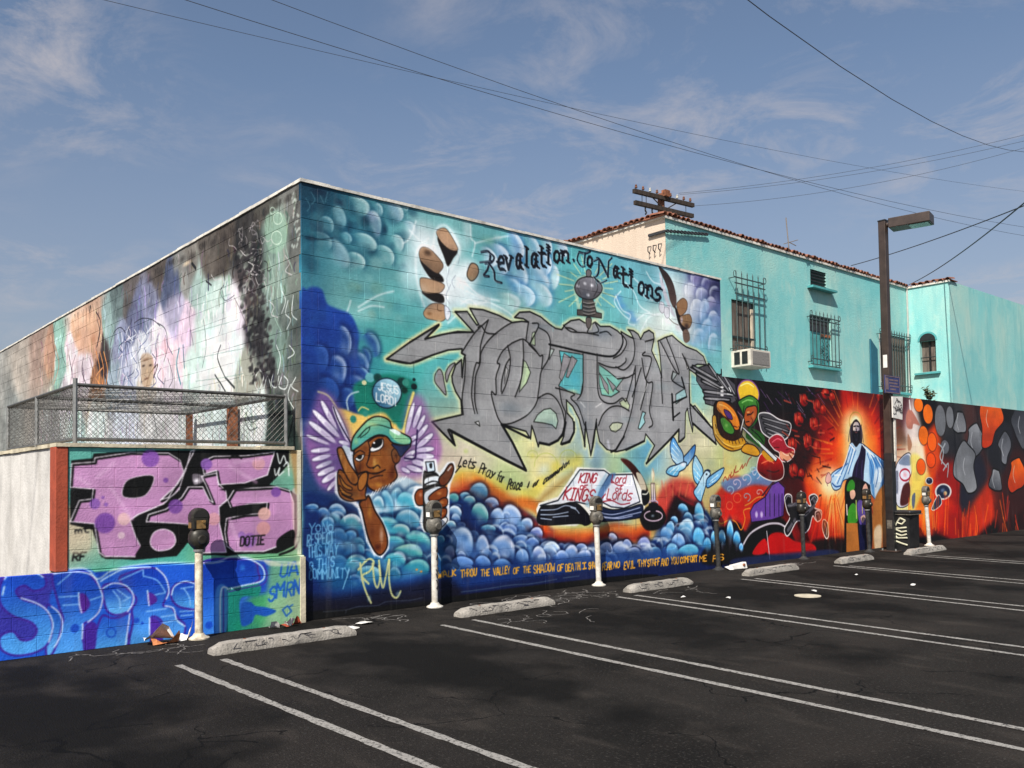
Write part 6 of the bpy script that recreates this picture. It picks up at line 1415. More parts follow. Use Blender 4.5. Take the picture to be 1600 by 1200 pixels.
# ------------------------------------------------------------------ red mural wall and the turquoise building behind
HR = 3.178; XR = 24.5; YT = 1.1; ZT = 6.13; XW = 17.13
rw = thing('red_mural_wall', (14, 0, 0), 'long low wall with the red and black robed-figure mural', 'wall')
MB().box(XE + .004, XR, 0.0, .22, 0, HR).obj('wall_face', M_FRONT, rw)
MB().box(XE + .004, XR, .222, YT - .004, HR - .5, HR - .02).obj('ledge', M_ROOF, rw)

tb = thing('turquoise_building', (12, YT, 0), 'two-storey turquoise stucco building with clay tile edging and barred windows', 'building')
def wall_with_holes(u0, u1, z0, z1, holes, face, depth, axis):
    """wall slab in front plane pierced by rectangular openings with reveals"""
    m = MB(); us = sorted({u0, u1, *[h[0] for h in holes], *[h[1] for h in holes]}); zs = sorted({z0, z1, *[h[2] for h in holes], *[h[3] for h in holes]})
    P = lambda u, t, z: (u, face + t, z) if axis == 1 else (face + t, u, z)
    for a, b in zip(us[:-1], us[1:]):
        for c, d in zip(zs[:-1], zs[1:]):
            um, zm = (a + b) / 2, (c + d) / 2
            if any(h[0] < um < h[1] and h[2] < zm < h[3] for h in holes): continue
            m.add([P(a, 0, c), P(b, 0, c), P(b, 0, d), P(a, 0, d)], [(0, 1, 2, 3)])
    for h in holes:
        q = [(h[0], h[2]), (h[1], h[2]), (h[1], h[3]), (h[0], h[3])]
        for (a, b), (c, d) in zip(q, q[1:] + q[:1]): m.add([P(a, 0, b), P(c, 0, d), P(c, depth, d), P(a, depth, b)], [(0, 1, 2, 3)])
    return m
W1 = (9.66, 10.46, 3.62, 4.91); W2 = (12.50, 13.40, 3.88, 4.93); W3 = (15.62, 17.0, 3.52, 4.86); VT = (12.58, 13.24, 5.55, 5.93)
wall_with_holes(7.70, XW, 2.6, ZT, [W1, W2, W3, VT], YT, .16, 1).obj('front_wall', M_TEAL, tb)
MB().box(7.70, 7.86, YT + .004, 24, 2.6, ZT + .02).obj('side_wall', M_BEIGE, tb)
# jutting wing, its lit side facing left
AR = (.44, .82, 3.99, 4.75)
wing = wall_with_holes(.10, YT - .004, 2.6, ZT, [AR], XW, .14, 0)
wing.obj('wing_wall', M_TEAL, tb)
arc = MB(); K = 14
for k in range(K):                                  # round head of the arched opening: infill above the springing, cut by the arch
    t0, t1 = math.pi * k / K, math.pi * (k + 1) / K; cy, rr = .63, .19
    a, b = (cy - rr * math.cos(t0), 4.75 + rr * math.sin(t0) * .95), (cy - rr * math.cos(t1), 4.75 + rr * math.sin(t1) * .95)
    arc.add([(XW - .012, a[0], a[1]), (XW - .012, b[0], b[1]), (XW + .10, b[0], b[1]), (XW + .10, a[0], a[1])], [(0, 1, 2, 3)])
    a2, b2 = (cy - .235 * math.cos(t0), 4.75 + .235 * math.sin(t0) * .95), (cy - .235 * math.cos(t1), 4.75 + .235 * math.sin(t1) * .95)
    arc.add([(XW - .012, a[0], a[1]), (XW - .012, b[0], b[1]), (XW - .012, b2[0], b2[1]), (XW - .012, a2[0], a2[1])], [(0, 1, 2, 3)])
MB().box(XW, 30, .096, .10, 2.6, ZT).obj('wing_front', M_TEAL, tb)
MB().box(XW - .03, XW + .002, YT - .034, YT - .006, 3.1, ZT - .02).obj('drain_pipe', M_WHITEW, tb)
MB().box(7.86, 30, YT + .3, 24, ZT - .3, ZT - .15).obj('roof', M_ROOF, tb)
for nm, b in [('eave_band', (7.66, XW, YT - .035, YT - .002, ZT - .03, ZT + .012)), ('eave_band', (XW - .035, XW - .002, .06, YT - .04, ZT - .03, ZT + .012)), ('eave_band', (7.665, 7.698, YT, 16, ZT - .012, ZT + .022))]:
    MB().box(*b).obj(nm, M_WHITEW if nm == 'x' else M_CAP, tb)

# clay barrel tiles along the parapet, each its own piece
def tile_mesh():
    m = MB(); K = 6; L = .30
    for r0, r1, sgn in ((.066, .056, 1), (.053, .043, 1)):
        for k in range(K):
            t0, t1 = math.pi * k / K, math.pi * (k + 1) / K
            m.add([(-math.cos(t0) * r0, 0, math.sin(t0) * r0 * .8), (-math.cos(t1) * r0, 0, math.sin(t1) * r0 * .8), (-math.cos(t1) * r1, L, math.sin(t1) * r1 * .8 + .05), (-math.cos(t0) * r1, L, math.sin(t0) * r1 * .8 + .05)], [(0, 1, 2, 3)])
    for k in range(K):
        t0, t1 = math.pi * k / K, math.pi * (k + 1) / K
        m.add([(-math.cos(t) * r, 0, math.sin(t) * r * .8) for t, r in ((t0, .053), (t1, .053), (t1, .066), (t0, .066))], [(0, 1, 2, 3)])
    return m.mesh('tile', M_TILE)
TM = tile_mesh(); rt = np.random.default_rng(9)
tr = MB().box(7.60, XW + .1, YT - .03, YT + .42, ZT + .014, ZT + .03).obj('tile_edging', M_TILE, tb)
x = 7.64
while x < XW:
    piece('tile', TM, tr, (x, YT - .055 + rt.normal() * .012, ZT + .026 + rt.normal() * .006), (rt.normal() * .05, rt.normal() * .05, rt.normal() * .06)); x += .132
ts = MB().box(7.64, 8.06, YT + .43, 15.0, ZT + .03, ZT + .045).obj('tile_edging', M_TILE, tb)
y = YT + .05
while y < 15:
    piece('tile', TM, ts, (7.60 + rt.normal() * .012, y, ZT + .036 + rt.normal() * .006), (rt.normal() * .05, rt.normal() * .05, -math.pi / 2 + rt.normal() * .06)); y += .132 if y < 6 else .3
tw = MB().box(XW - .02, XW + .4, .05, YT - .05, ZT + .014, ZT + .03).obj('tile_edging', M_TILE, tb)
y = .1
while y < YT - .1:
    piece('tile', TM, tw, (XW - .07, y, ZT + .024 + rt.normal() * .006), (rt.normal() * .05, rt.normal() * .05, -math.pi / 2 + rt.normal() * .06)); y += .16

# windows with grilles
def grille(win, u0, u1, z0, z1, n_, y, m, hor, proj=.14, spear=.10, scroll=True):
    for k in range(n_):
        u = u0 + (u1 - u0) * k / (n_ - 1)
        b = MB().bar((u, y, z0 - .04), (u, y, z1 + spear * .6), .010, 5)
        b.bar((u, y, z1 + spear * .55), (u, y, z1 + spear * 1.25), .015, 5, .001)
        b.obj('bar', m, win)
    for z in hor: MB().box(u0 - .05, u1 + .05, y - .008, y + .008, z - .011, z + .011).obj('cross_bar', m, win)
    for u in (u0 - .04, u1 + .04):
        for z in (z0 + .02, z1 - .02):
            MB().bar((u, y, z), (u, YT - .001, z), .010, 5).obj('bracket', m, win)
            if scroll:
                sg = -1 if u < (u0 + u1) / 2 else 1
                MB().path([(u + sg * .06 * math.sin(t) * .8, y, z + .06 - .06 * math.cos(t)) for t in np.linspace(0, 4.6, 8)], .007, 4).obj('scroll', m, win)
def wpane(nm, u0, u1, z0, z1, y, m, parent): return MB().box(u0, u1, y, y + .01, z0, z1).obj(nm, m, parent)
w1 = MB().box(W1[0], W1[1], YT + 0.045, YT + 0.065, W1[2], W1[3]).obj('window', M_GLASS, tb)
w1['label'] = 'tall barred window with an air conditioner in its foot'
wpane('curtain', W1[0] + .02, W1[1] - .16, W1[2] + .3, W1[3] - .02, YT + 0.030, M_CURT, w1)
MB().box(W1[1] - .13, W1[1] - .02, YT + 0.005, YT + 0.040, W1[2] + .1, W1[3] - .12).obj('curtain_edge', M_BLIND, w1)
MB().box(W1[0], W1[1], YT + 0.004, YT + 0.015, 4.17, 4.21).obj('meeting_rail', M_IRON, w1)
grille(w1, W1[0] - .03, W1[1] + .10, 3.92, 5.32, 6, YT - .14, M_IRONT, [5.30, 5.19, 4.99, 4.0])
w2 = MB().box(W2[0], W2[1], YT + 0.045, YT + 0.065, W2[2], W2[3]).obj('window', M_GLASS, tb)
w2['label'] = 'square barred window under the louvred vent'
wpane('curtain', W2[0] + .02, W2[1] - .02, W2[2] + .02, W2[3] - .34, YT + 0.025, M_TEALTRIM, w2)
MB().box(W2[0] + .45, W2[1] - .02, YT + 0.005, YT + 0.015, W2[3] - .42, W2[3] - .36).obj('rod', M_RUST, w2)
for k in range(16):                                 # scrolled ironwork in the middle of the grille
    a = k * .9; MB().path([(12.95 + .16 * math.cos(a) + .05 * math.cos(t), YT - .085, 3.98 + .045 * k + .05 * math.sin(t)) for t in np.linspace(0, 5, 7)], .006, 4).obj('scroll', M_IRON, w2) if k < 13 else None
grille(w2, W2[0] - .06, W2[1] + .14, 3.90, 4.90, 8, YT - .10, M_IRONT, [4.90, 4.82, 3.98, 3.86])
MB().box(W2[0] - .10, W2[1] + .20, YT - .12, YT - .003, 3.79, 3.835).obj('sill', M_TEALTRIM, w2)
w3 = MB().box(W3[0], W3[1], YT + 0.045, YT + 0.065, W3[2], W3[3]).obj('window', M_GLASS, tb)
w3['label'] = 'wide barred window half hidden by the lamp post'
wpane('curtain', W3[0] + .55, W3[1] - .03, W3[2] + .02, W3[3] - .03, YT + 0.025, M_CURT, w3)
MB().box(W3[0] + .44, W3[0] + .53, YT + 0.005, YT + 0.040, W3[2], W3[3]).obj('frame_post', M_WHITEW, w3)
MB().box(W3[0], W3[0] + .06, YT + 0.005, YT + 0.040, W3[2], W3[3]).obj('frame_post', M_WHITEW, w3)
grille(w3, W3[0] - .08, W3[1] - .02, 3.55, 4.84, 12, YT - .10, M_IRONT, [4.86, 4.78, 3.64])
MB().box(W3[0] - .10, W3[1], YT - .10, YT - .003, 3.44, 3.49).obj('sill', M_TEALTRIM, w3)
vent = MB().box(VT[0], VT[1], YT + 0.035, YT + 0.055, VT[2], VT[3]).obj('vent', M_BLACK, tb)
for k in range(5):
    z = VT[2] + .06 + k * .07; MB().add([(VT[0], YT + .02, z - .03), (VT[1], YT + .02, z - .03), (VT[1], YT + 0.004, z), (VT[0], YT + 0.004, z), (VT[0], YT + .02, z - .022), (VT[1], YT + .02, z - .022), (VT[1], YT + 0.004, z + .008), (VT[0], YT + 0.004, z + .008)], [(0, 1, 2, 3), (4, 5, 6, 7), (0, 1, 5, 4), (2, 3, 7, 6)]).obj('slat', M_IRON, vent)
MB().box(12.44, 13.46, YT - .14, YT - .003, 5.50, 5.545).obj('vent_sill', M_TEALTRIM, tb)
aw = MB().box(XW + .125, XW + .14, AR[0], AR[1], AR[2], 4.97).obj('arched_window', M_CURT, tb)
arc.obj('arch_rim', M_TEALTRIM, aw)
# the round head is not cut open: a black disc stands for its shade
hd = MB(); hd.prism([(.63 - .19 * math.cos(t), 4.75 + .18 * math.sin(t)) for t in np.linspace(0, math.pi, 13)], (XW - .006, 0, 0), (0, 1, 0), (0, 0, 1), (.02, 0, 0)); hd.obj('arch_shade_disc', M_BLACK, aw)
MB().box(XW + .09, XW + .12, .60, .64, AR[2], 4.75).obj('mullion', M_BLACK, aw)
MB().bar((XW + .05, AR[0], 4.35), (XW + .05, AR[1], 4.35), .012, 5).obj('bar', M_BLACK, aw)
MB().box(XW - .09, XW - .003, .34, .93, 3.93, 3.975).obj('arch_sill', M_TEALTRIM, aw)
# air conditioner sitting in the window
ac = thing('air_conditioner', (9.95, YT - .2, 3.58), 'cream window air conditioner below the first barred window', 'air conditioner')
MB().box(9.62, 10.30, YT - .42, YT + .10, 3.58, 3.90).obj('case', M_ACW, ac, bevel=.01)
MB().box(9.68, 10.24, YT - .432, YT - .422, 3.62, 3.86).obj('back_grille', M_ACG, ac)
for k in range(2): MB().box(9.608, 9.618, YT - .36 + k * .17, YT - .24 + k * .17, 3.63, 3.86).obj('side_louvre', M_BLACK, ac)
# added board standing in for an unidentified shadow-like shape; weed on the ledge
bd = MB().prism([(0, 0), (.33, 0), (.33, 1.28), (0, 1.50)], (15.1, YT - .05, HR - .018), (1, 0, 0), (0, 0, 1), (0, .035, 0)).obj('stand_in_board', M_TEALD, at=(15.26, YT - .03, HR - .018))
tag(bd, 'added dark teal stand-in board with a slanted top on the ledge beside the third barred window', 'board')
wd = thing('weed', (15.9, .12, HR), 'scruffy weed growing on top of the red mural wall', 'plant')
sm = MB(); lf = MB(); rw_ = np.random.default_rng(3)
for k in range(11):
    a = rw_.random() * 6.28; hgt = .14 + .20 * rw_.random(); tip = Vector((15.95 + math.cos(a) * .16, .12 + math.sin(a) * .08, HR + hgt)); sm.bar((15.95 + .04 * math.cos(a), .12, HR - .01), tip, .006, 4)
    for q in range(9):
        c = Vector((15.95, .12, HR)).lerp(tip, .35 + .65 * q / 8) + Vector((rw_.normal() * .03, rw_.normal() * .02, rw_.normal() * .02)); d = Vector((rw_.normal(), rw_.normal(), rw_.normal() * .6)).normalized() * .055; e = d.orthogonal().normalized() * .022
        lf.add([c - d, c + e, c + d, c - e], [(0, 1, 2, 3)])
sm.obj('stem', M_WOOD, wd); lf.obj('leaves', M_LEAF, wd)

# ------------------------------------------------------------------ street furniture
def meter(x, y, zs, label, pm, hm, twin=1.0, tagged=False, lean=0.):
    t = thing('parking_meter', (x, y, 0), label, 'parking meter', 'parking meters along the painted wall')
    zp = zs - .38
    MB().lathe([(.10, 0), (.10, .012), (.062, .03), (.046, .055)], (x, y, 0), 14).obj('base', pm, t, smooth=True)
    MB().bar((x, y, .03), (x + lean, y, zp), .038, 12).obj('pole', pm, t, smooth=True)
    c = x + lean
    MB().lathe([(.046, zp - .03), (.075, zp), (.098, zp + .03), (.104, zp + .07), (.100, zp + .12), (.080, zp + .155), (.060, zp + .17)], (c, y, 0), 16, 1., .8).obj('coin_vault', hm, t, smooth=True)
    # clock housing: rounded tombstone, faces across the pavement
    prof = [(-.082, 0), (-.088, .08)] + [(-.095 * math.cos(a), .125 + .095 * math.sin(a)) for a in np.linspace(0, math.pi, 11)] + [(.088, .08), (.082, 0)]
    h_ = MB().prism(prof, (c, y - .055, zp + .155), (1, 0, 0), (0, 0, 1), (0, .11, 0)).obj('housing', hm, t, bevel=.018)
    win = [(-.07 * math.cos(a), .128 + .066 * math.sin(a)) for a in np.linspace(0, math.pi, 9)]
    MB().prism(win, (c, y - .0585, zp + .155), (1, 0, 0), (0, 0, 1), (0, .004, 0)).obj('window', M_GLASS, h_)
    MB().prism(win, (c, y + .0545, zp + .155), (1, 0, 0), (0, 0, 1), (0, .004, 0)).obj('window', M_GLASS, h_)
    MB().box(c - .045, c + .045, y - .0605, y - .0585, zp + .175, zp + .255).obj('plate', M_BRASS, h_)
    MB().lathe([(.028, 0), (.028, .012), (.012, .02)], (c, 0, 0), 12).v
    kn = MB(); kn.bar((c, y - .082, zp + .07), (c, y - .10, zp + .07), .045, 14, .036); kn.obj('vault_door', hm, t, smooth=True)
    MB().bar((c + .02, y - .06, zp + .24), (c + .02, y - .075, zp + .24), .012, 8).obj('coin_knob', M_BRASS, h_)
    MB().box(c - .062, c - .052, y - .061, y - .0575, zp + .19, zp + .24).obj('coin_slot', M_BLACK, h_)
    MB().box(c - .0895, c - .0865, y - .035, y + .035, zp + .18, zp + .235).obj('sticker', M_PAPER if hm is M_HEADT else M_BRASS, h_)
    MB().lathe([(.050, zp - .05), (.052, zp - .048), (.052, zp - .03), (.050, zp - .028)], (c, y, 0), 12).obj('collar', M_GALV, t, smooth=True)
    if tagged:
        m = MB(); rr = np.random.default_rng(6)
        for k in range(7):
            z = .22 + k * .075; a0 = -1.9 + rr.random() * .5
            P = [(x + .0405 * math.cos(a0 + q * .35), y + .0405 * math.sin(a0 + q * .35), z + .035 * math.sin(q * 1.9 + k)) for q in range(5)]
            m.path(P, .007, 4)
        structure(m.obj('scribble', M_TAG, t), 'stuff')
    return t
def base_at(px): q = on_plane(np.array(px, float), 2, 0.0); return float(q[0]), float(q[1])
MET = [(-1.22, -.21, 1.27, 'cream chipped parking meter pole in front of the blue lettering', M_POLEW, M_HEAD), (1.64, -.16, 1.27, 'white tagged parking meter pole in front of the spray can hand', M_POLEWW, M_HEADT), (4.50, -.14, 1.26, 'white parking meter in front of the open book', M_POLEWW, M_HEADT), (7.32, -.14, 1.22, 'black parking meter in front of the pale blue cloud fingers and doves', M_POLEK, M_HEADT), (9.82, -.19, 1.22, 'black parking meter in front of the black winged machine', M_POLEK, M_HEAD), (11.98, -.33, 1.24, 'black parking meter in front of the two painted youths', M_POLEK, M_HEAD), (14.25, -.5, 1.26, 'white parking meter right of the black litter bin', M_POLEWW, M_HEADT)]
for i, (x, y, z, lb, pm, hm) in enumerate(MET): meter(x, y, z, lb, pm, hm, tagged=(i == 1), lean=[0, 0, -.03, -.05, -.03, -.05, -.10][i])

def wheel_stop(x0, x1, y, label, seed):
    t = thing('wheel_stop', ((x0 + x1) / 2, y, 0), label, 'wheel stop', 'concrete wheel stops')
    rg = np.random.default_rng(seed); K = 16; v = []; f = []
    for k in range(K + 1):
        u = k / K; X = x0 + (x1 - x0) * u; e = min(u, 1 - u) * (x1 - x0); s = min(1., .55 + e / .10 * .45)
        q = [(-.078, 0), (-.078, .03), (-.052, .092 * s), (-.03, .100 * s), (.03, .100 * s), (.052, .092 * s), (.078, .03), (.078, 0)]
        v += [(X, y + a * (1 if s > .9 else .9) + rg.normal() * .003, max(b + rg.normal() * .002, 0)) for a, b in q]
    n_ = 8
    f = [(k * n_ + i, k * n_ + i + 1, (k + 1) * n_ + i + 1, (k + 1) * n_ + i) for k in range(K) for i in range(n_ - 1)] + [tuple(range(n_)), tuple(range(K * n_ + n_ - 1, K * n_ - 1, -1))]
    MB().add(v, f).obj('body', M_CONC, t, smooth=True)
    m = MB(); cx = x0 + .22
    while cx < x1 - .2:                               # spray tags on top and face
        P = []; a = rg.random() * 6.28
        px_, pz = cx, .06 + .02 * rg.random()
        for _k in range(7):
            zz_ = min(max(pz, .038), .086); yy = y - .0795 + (zz_ - .03) / .062 * .026
            P.append((px_, yy, zz_)); a += (rg.random() - .5) * 2.6; px_ += math.cos(a) * .03; pz += math.sin(a) * .03
        m.path(P, .0040, 4); cx += .085
    structure(m.obj('scribble', M_TAG, t), 'stuff')
    for q in (.22, .78): MB().lathe([(.018, 0), (.018, .006), (.008, .01)], (x0 + (x1 - x0) * q, y, .094), 8).obj('anchor_pin', M_RUST, t)
for i, (x0, x1, y, lb) in enumerate([(-1.45, -.02, -1.06, 'tagged concrete wheel stop nearest the wall corner'), (1.36, 2.78, -.96, 'concrete wheel stop between the spray can meter and the book meter'), (4.20, 5.52, -.92, 'concrete wheel stop just right of the book meter'), (6.86, 8.25, -.95, 'concrete wheel stop by the crumpled white box'), (9.48, 10.62, -1.02, 'pale concrete wheel stop in front of the robed figure'), (11.85, 13.4, -1.12, 'farthest concrete wheel stop in front of the white meter')]): wheel_stop(x0, x1, y, lb, i)

# lamp post with a box head, sign and painted foot
lx, ly = 12.36, -.60
lp = thing('street_lamp', (lx, ly, 0), 'tall square brown lamp post with a box head in front of the turquoise building', 'street lamp')
MB().box(lx - .07, lx + .07, ly - .07, ly + .07, 1.92, 6.50).obj('post', M_BRONZE, lp, bevel=.008)
MB().box(lx - .078, lx + .078, ly - .078, ly + .078, 0, 1.92).obj('painted_foot', M_BLACK, lp, bevel=.006)
MB().box(lx - .076, lx + .076, ly - .076, ly + .076, 6.50, 6.525).obj('post_cap', M_BLACK, lp)
MB().box(lx - .17, lx + .17, ly - .17, ly + .17, .005, .03).obj('base_plate', M_BRONZE, lp, bevel=.004)
for sx_ in (-.13, .13):
    for sy_ in (-.13, .13): MB().bar((lx + sx_, ly + sy_, .03), (lx + sx_, ly + sy_, .065), .016, 6).obj('bolt', M_GALV, lp)
MB().box(lx - .084, lx - .079, ly - .05, ly + .05, .45, .62).obj('hand_hole_cover', M_HEADT, lp)
MB().box(lx - .074, lx - .071, ly - .04, ly + .04, 3.6, 3.85).obj('sticker', M_PAPER, lp)
hd0 = Vector((lx, ly, 6.42)); dirx = Vector((.20, -.98, 0)).normalized(); side = Vector((.98, .20, 0))
arm = MB(); a = hd0 + dirx * .07; b = hd0 + dirx * .26; arm.bar(a, b, .045, 8); arm.obj('arm', M_BRONZE, lp)
def obox(o, u, w, L, Wd, z0, z1, ins=0.):
    o, u, w = Vector(o), Vector(u), Vector(w); pts_ = []
    for z, k in ((z0, ins), (z1, 0.)):
        for s, t in ((k, -Wd / 2 + k), (L - k, -Wd / 2 + k), (L - k, Wd / 2 - k), (k, Wd / 2 - k)): pts_.append(o + u * s + w * t + Vector((0, 0, z)))
    return MB().add(pts_, [(0, 3, 2, 1), (4, 5, 6, 7), (0, 1, 5, 4), (1, 2, 6, 5), (2, 3, 7, 6), (3, 0, 4, 7)])
hb_ = obox((lx + dirx.x * .14, ly + dirx.y * .14, 0), dirx, side, .74, .40, 6.31, 6.50).obj('lamp_head', M_BRONZE, lp, bevel=.012)
obox((lx + dirx.x * .50, ly + dirx.y * .50, 0), dirx, side, .34, .32, 6.300, 6.309).obj('lens', M_LENS, hb_)
sg = thing('blue_sign', (12.3, -.70, 3.07), 'dark blue parking notice fixed to the lamp post', 'sign')
MB().box(12.02, 12.66, -.71, -.695, 3.08, 3.43).obj('panel', M_SIGNB, sg)
fr = MB()
for b in [(12.03, 12.65, -.714, -.7105, 3.405, 3.42), (12.03, 12.65, -.714, -.7105, 3.09, 3.105), (12.03, 12.045, -.714, -.7105, 3.105, 3.405), (12.635, 12.65, -.714, -.7105, 3.105, 3.405)]: fr.box(*b)
fr.obj('border', M_SIGNT, sg)
mk = MB().box(12.06, 12.16, -.7135, -.7108, 3.15, 3.38)
mk.obj('symbol', M_SIGNT, sg)
for z_, a_, b_ in [(3.345, 12.20, 12.60), (3.285, 12.20, 12.54), (3.225, 12.22, 12.60), (3.165, 12.24, 12.50)]:
    x_ = a_; k_ = 0
    while x_ < b_ - .03:
        w_ = .03 + .035 * ((k_ * 7) % 3) / 2; MB().box(x_, min(x_ + w_, b_), -.7135, -.7108, z_ - .015, z_ + .015).obj('print', M_SIGNT, sg); x_ += w_ + .016; k_ += 1
ws = thing('white_sign', (12.55, -.72, 1.78), 'white scribbled notice board on a white batten against the lamp post', 'sign')
MB().prism([(0, .03), (.40, 0), (.44, .46), (0, .44)], (12.26, -.735, 2.58), (1, 0, 0), (0, 0, 1), (0, .02, 0)).obj('panel', M_PAPER, ws)
MB().box(12.36, 12.42, -.715, -.69, 1.76, 2.62).obj('batten', M_POLEWW, ws)
sb = MB(); rs = np.random.default_rng(8)
for _k in range(16):
    P = []; x, z, a = 12.32 + .32 * rs.random(), 2.65 + .32 * rs.random(), rs.random() * 6.28
    for _q in range(7):
        P.append((min(max(x, 12.28), 12.66), -.739, min(max(z, 2.63), 2.99))); a += rs.normal() * .9; x += math.cos(a) * .035; z += math.sin(a) * .035
    sb.path(P, .005, 4)
structure(sb.obj('scribble', M_TAG, ws), 'stuff')
# litter bin
bx, by = 12.62, -.74
bn = thing('litter_bin', (bx, by, 0), 'black litter bin with a cream vertical tag beside the lamp post', 'litter bin')
prof = []
for z, s in ((0, .94), (.03, .96), (.70, 1.0), (.72, 1.02)):
    prof.append((z, s))
bv = []; bf = []
for z, s in prof:
    for k in range(16):
        t = 6.28318 * k / 16; c, q = math.cos(t), math.sin(t); rr = .27 * s / max(abs(c), abs(q)) ** .55
        bv.append((bx + c * rr * .92, by + q * rr * .80, z))
for k in range(len(prof) - 1): bf += [(k * 16 + i, k * 16 + (i + 1) % 16, (k + 1) * 16 + (i + 1) % 16, (k + 1) * 16 + i) for i in range(16)]
bf += [tuple(range(15, -1, -1)), tuple(range(48, 64))]
MB().add(bv, bf).obj('drum', M_BLACK, bn, smooth=True)
MB().box(bx - .26, bx + .24, by - .23, by + .23, .735, .80).obj('lid', M_BLACK, bn, bevel=.02)
MB().box(bx - .27, bx + .25, by - .24, by + .24, .72, .734).obj('rim', M_HEADT, bn)
tg = MB()
for P in [[(.02, .66), (.12, .61), (.05, .54), (-.04, .57), (.02, .66)], [(-.04, .57), (-.10, .45), (.14, .48)], [(-.10, .45), (.04, .39), (.14, .41)], [(-.12, .37), (.04, .32), (.14, .35)], [(-.12, .37), (-.04, .27), (.15, .28)], [(-.10, .22), (.04, .17), (.15, .14)], [(-.10, .22), (-.05, .29)]]:
    for a_, b_ in zip(P[:-1], P[1:]):
        tg.bar((bx - .243, by - a_[0], a_[1]), (bx - .243, by - b_[0], b_[1]), .015, 5)
tg.obj('tag', M_CREAMT, bn)

# ------------------------------------------------------------------ utility pole, wires, aerial
def at_depth(px, y): q = on_plane(np.array(px, float), 1, y); return Vector(q)
PYD = 11.0
pc0 = at_depth((1033, 318), PYD)
ang = -.10; ad = Vector((math.cos(ang), math.sin(ang), 0)); ap = Vector((-ad.y, ad.x, 0))
up = thing('utility_pole', (pc0.x, pc0.y, 0), 'dark wooden utility pole with two crossarms behind the turquoise building', 'utility pole')
zt = float(at_depth((1033, 312), PYD).z)
MB().bar((pc0.x, pc0.y, 0), (pc0.x, pc0.y, zt + .20), .16, 12, .125).obj('pole', M_WOODR, up, smooth=True)
for dz, hl in ((0., 1.5), (-.40, 1.46)):
    o = Vector((pc0.x, pc0.y, zt + dz)) + ap * -.16
    c = obox(o - ad * hl, ad, ap, 2 * hl, .12, -.07, .07); c.obj('crossarm', M_WOOD, up)
    if dz == 0:
        for k in range(9):
            q = o + ad * (-1.38 + k * .34); ins = MB().lathe([(.016, .07), (.016, .12), (.05, .13), (.05, .17), (.03, .19), (.042, .22), (.02, .25)], (q.x, q.y, q.z), 10); ins.obj('insulator', M_CERA if k in (2, 6) else M_WOODR, up, smooth=True)
    else:
        for k in (-.95, -.62, .95):
            q = o + ad * k; MB().path([(q.x, q.y, q.z - .07), (q.x, q.y, q.z - .2), (q.x + .06, q.y, q.z - .26), (q.x, q.y, q.z - .33)], .03, 6).obj('hanger', M_CABLE, up)
for s_ in (-1, 1):
    a = Vector((pc0.x, pc0.y, zt - .42)) + ap * -.17; MB().bar(a, a + ad * s_ * .62 + Vector((0, 0, .36)), .022, 5).obj('brace', M_WOOD, up)
MB().box(pc0.x - .12, pc0.x + .14, pc0.y - .3, pc0.y - .12, zt + .06, zt + .28).obj('junction_box', M_RUST, up)
for s_ in (-1.1, -.9, 1.1): a = Vector((pc0.x, pc0.y, zt)) + ap * -.16 + ad * s_; MB().bar(a, a + Vector((0, 0, -.40)), .012, 4).obj('drop_wire', M_CABLE, up)
def wire(p0, d0, p1, d1, sag, label, r=.009, ext=(1.2, .8)):
    a = CAM + rays(np.array(p0, float)) * d0; b = CAM + rays(np.array(p1, float)) * d1
    A, B = Vector(a), Vector(b); v = B - A; A2, B2 = A - v * ext[0], B + v * ext[1]; K = 28
    tl = 1 + ext[0] + ext[1]; P = []
    for t in np.linspace(0, 1, K):
        s_ = t * tl - ext[0]; P.append(A2.lerp(B2, t) + Vector((0, 0, -sag * 4 * s_ * (1 - s_))))
    m = MB().path(P, r, 5); o = m.obj('overhead_wire', M_CABLE, at=tuple(P[0])); tag(o, label, 'wire', 'overhead wires')
wire((709, 130), 26, (1483, 334), 46, .25, 'lowest of the three long wires crossing the sky from top centre')
wire((780, 130), 28, (1483, 345), 47, .30, 'middle of the three long wires crossing the sky from top centre')
wire((790, 146), 34, (1483, 283), 60, .2, 'faintest uppermost of the three long wires crossing the sky', .008)
wire((1353, 130), 20, (1483, 203), 26, .05, 'short wire cutting the top right corner of the sky', .009, (6, 6))
wire((1060, 302), 30, (1483, 238), 30, .15, 'upper thin wire running right from the utility pole', .006, (0, 1.0))
wire((1062, 304), 30, (1483, 246), 30, .15, 'second thin wire running right from the utility pole', .006, (0, 1.0))
wire((1080, 322), 30, (1483, 262), 30, .2, 'lowest thin wire running right from the end of the crossarm', .006, (0, 1.0))
wire((1330, 415), 26, (1483, 366), 20, .03, 'service wire rising right from the roof behind the lamp post', .012, (0, 1.6))
wire((1420, 445), 27, (1483, 408), 20, .03, 'service wire rising right from the roof corner', .012, (0, 2.5))
aa = at_depth((1239, 396), 3.5); ab = at_depth((1228, 340), 3.5)
an = thing('roof_aerial', (aa.x, aa.y, 5.98), 'thin bent television aerial on the turquoise building roof', 'aerial')
MB().bar((aa.x, aa.y, 5.98), ab, .014, 6).obj('mast', M_ALU, an)
cm = Vector((aa.x, aa.y, aa.z)).lerp(ab, .28)
MB().bar(cm + Vector((-.12, 0, .02)), cm + Vector((.24, 0, -.02)), .012, 5).obj('cross_rod', M_ALU, an); MB().bar(cm + Vector((0, -.2, .05)), cm + Vector((.06, .25, .05)), .010, 5).obj('cross_rod', M_ALU, an)
MB().bar((aa.x, aa.y, 5.98), (aa.x, aa.y, aa.z + .06), .022, 6).obj('mount', M_RUST, an)
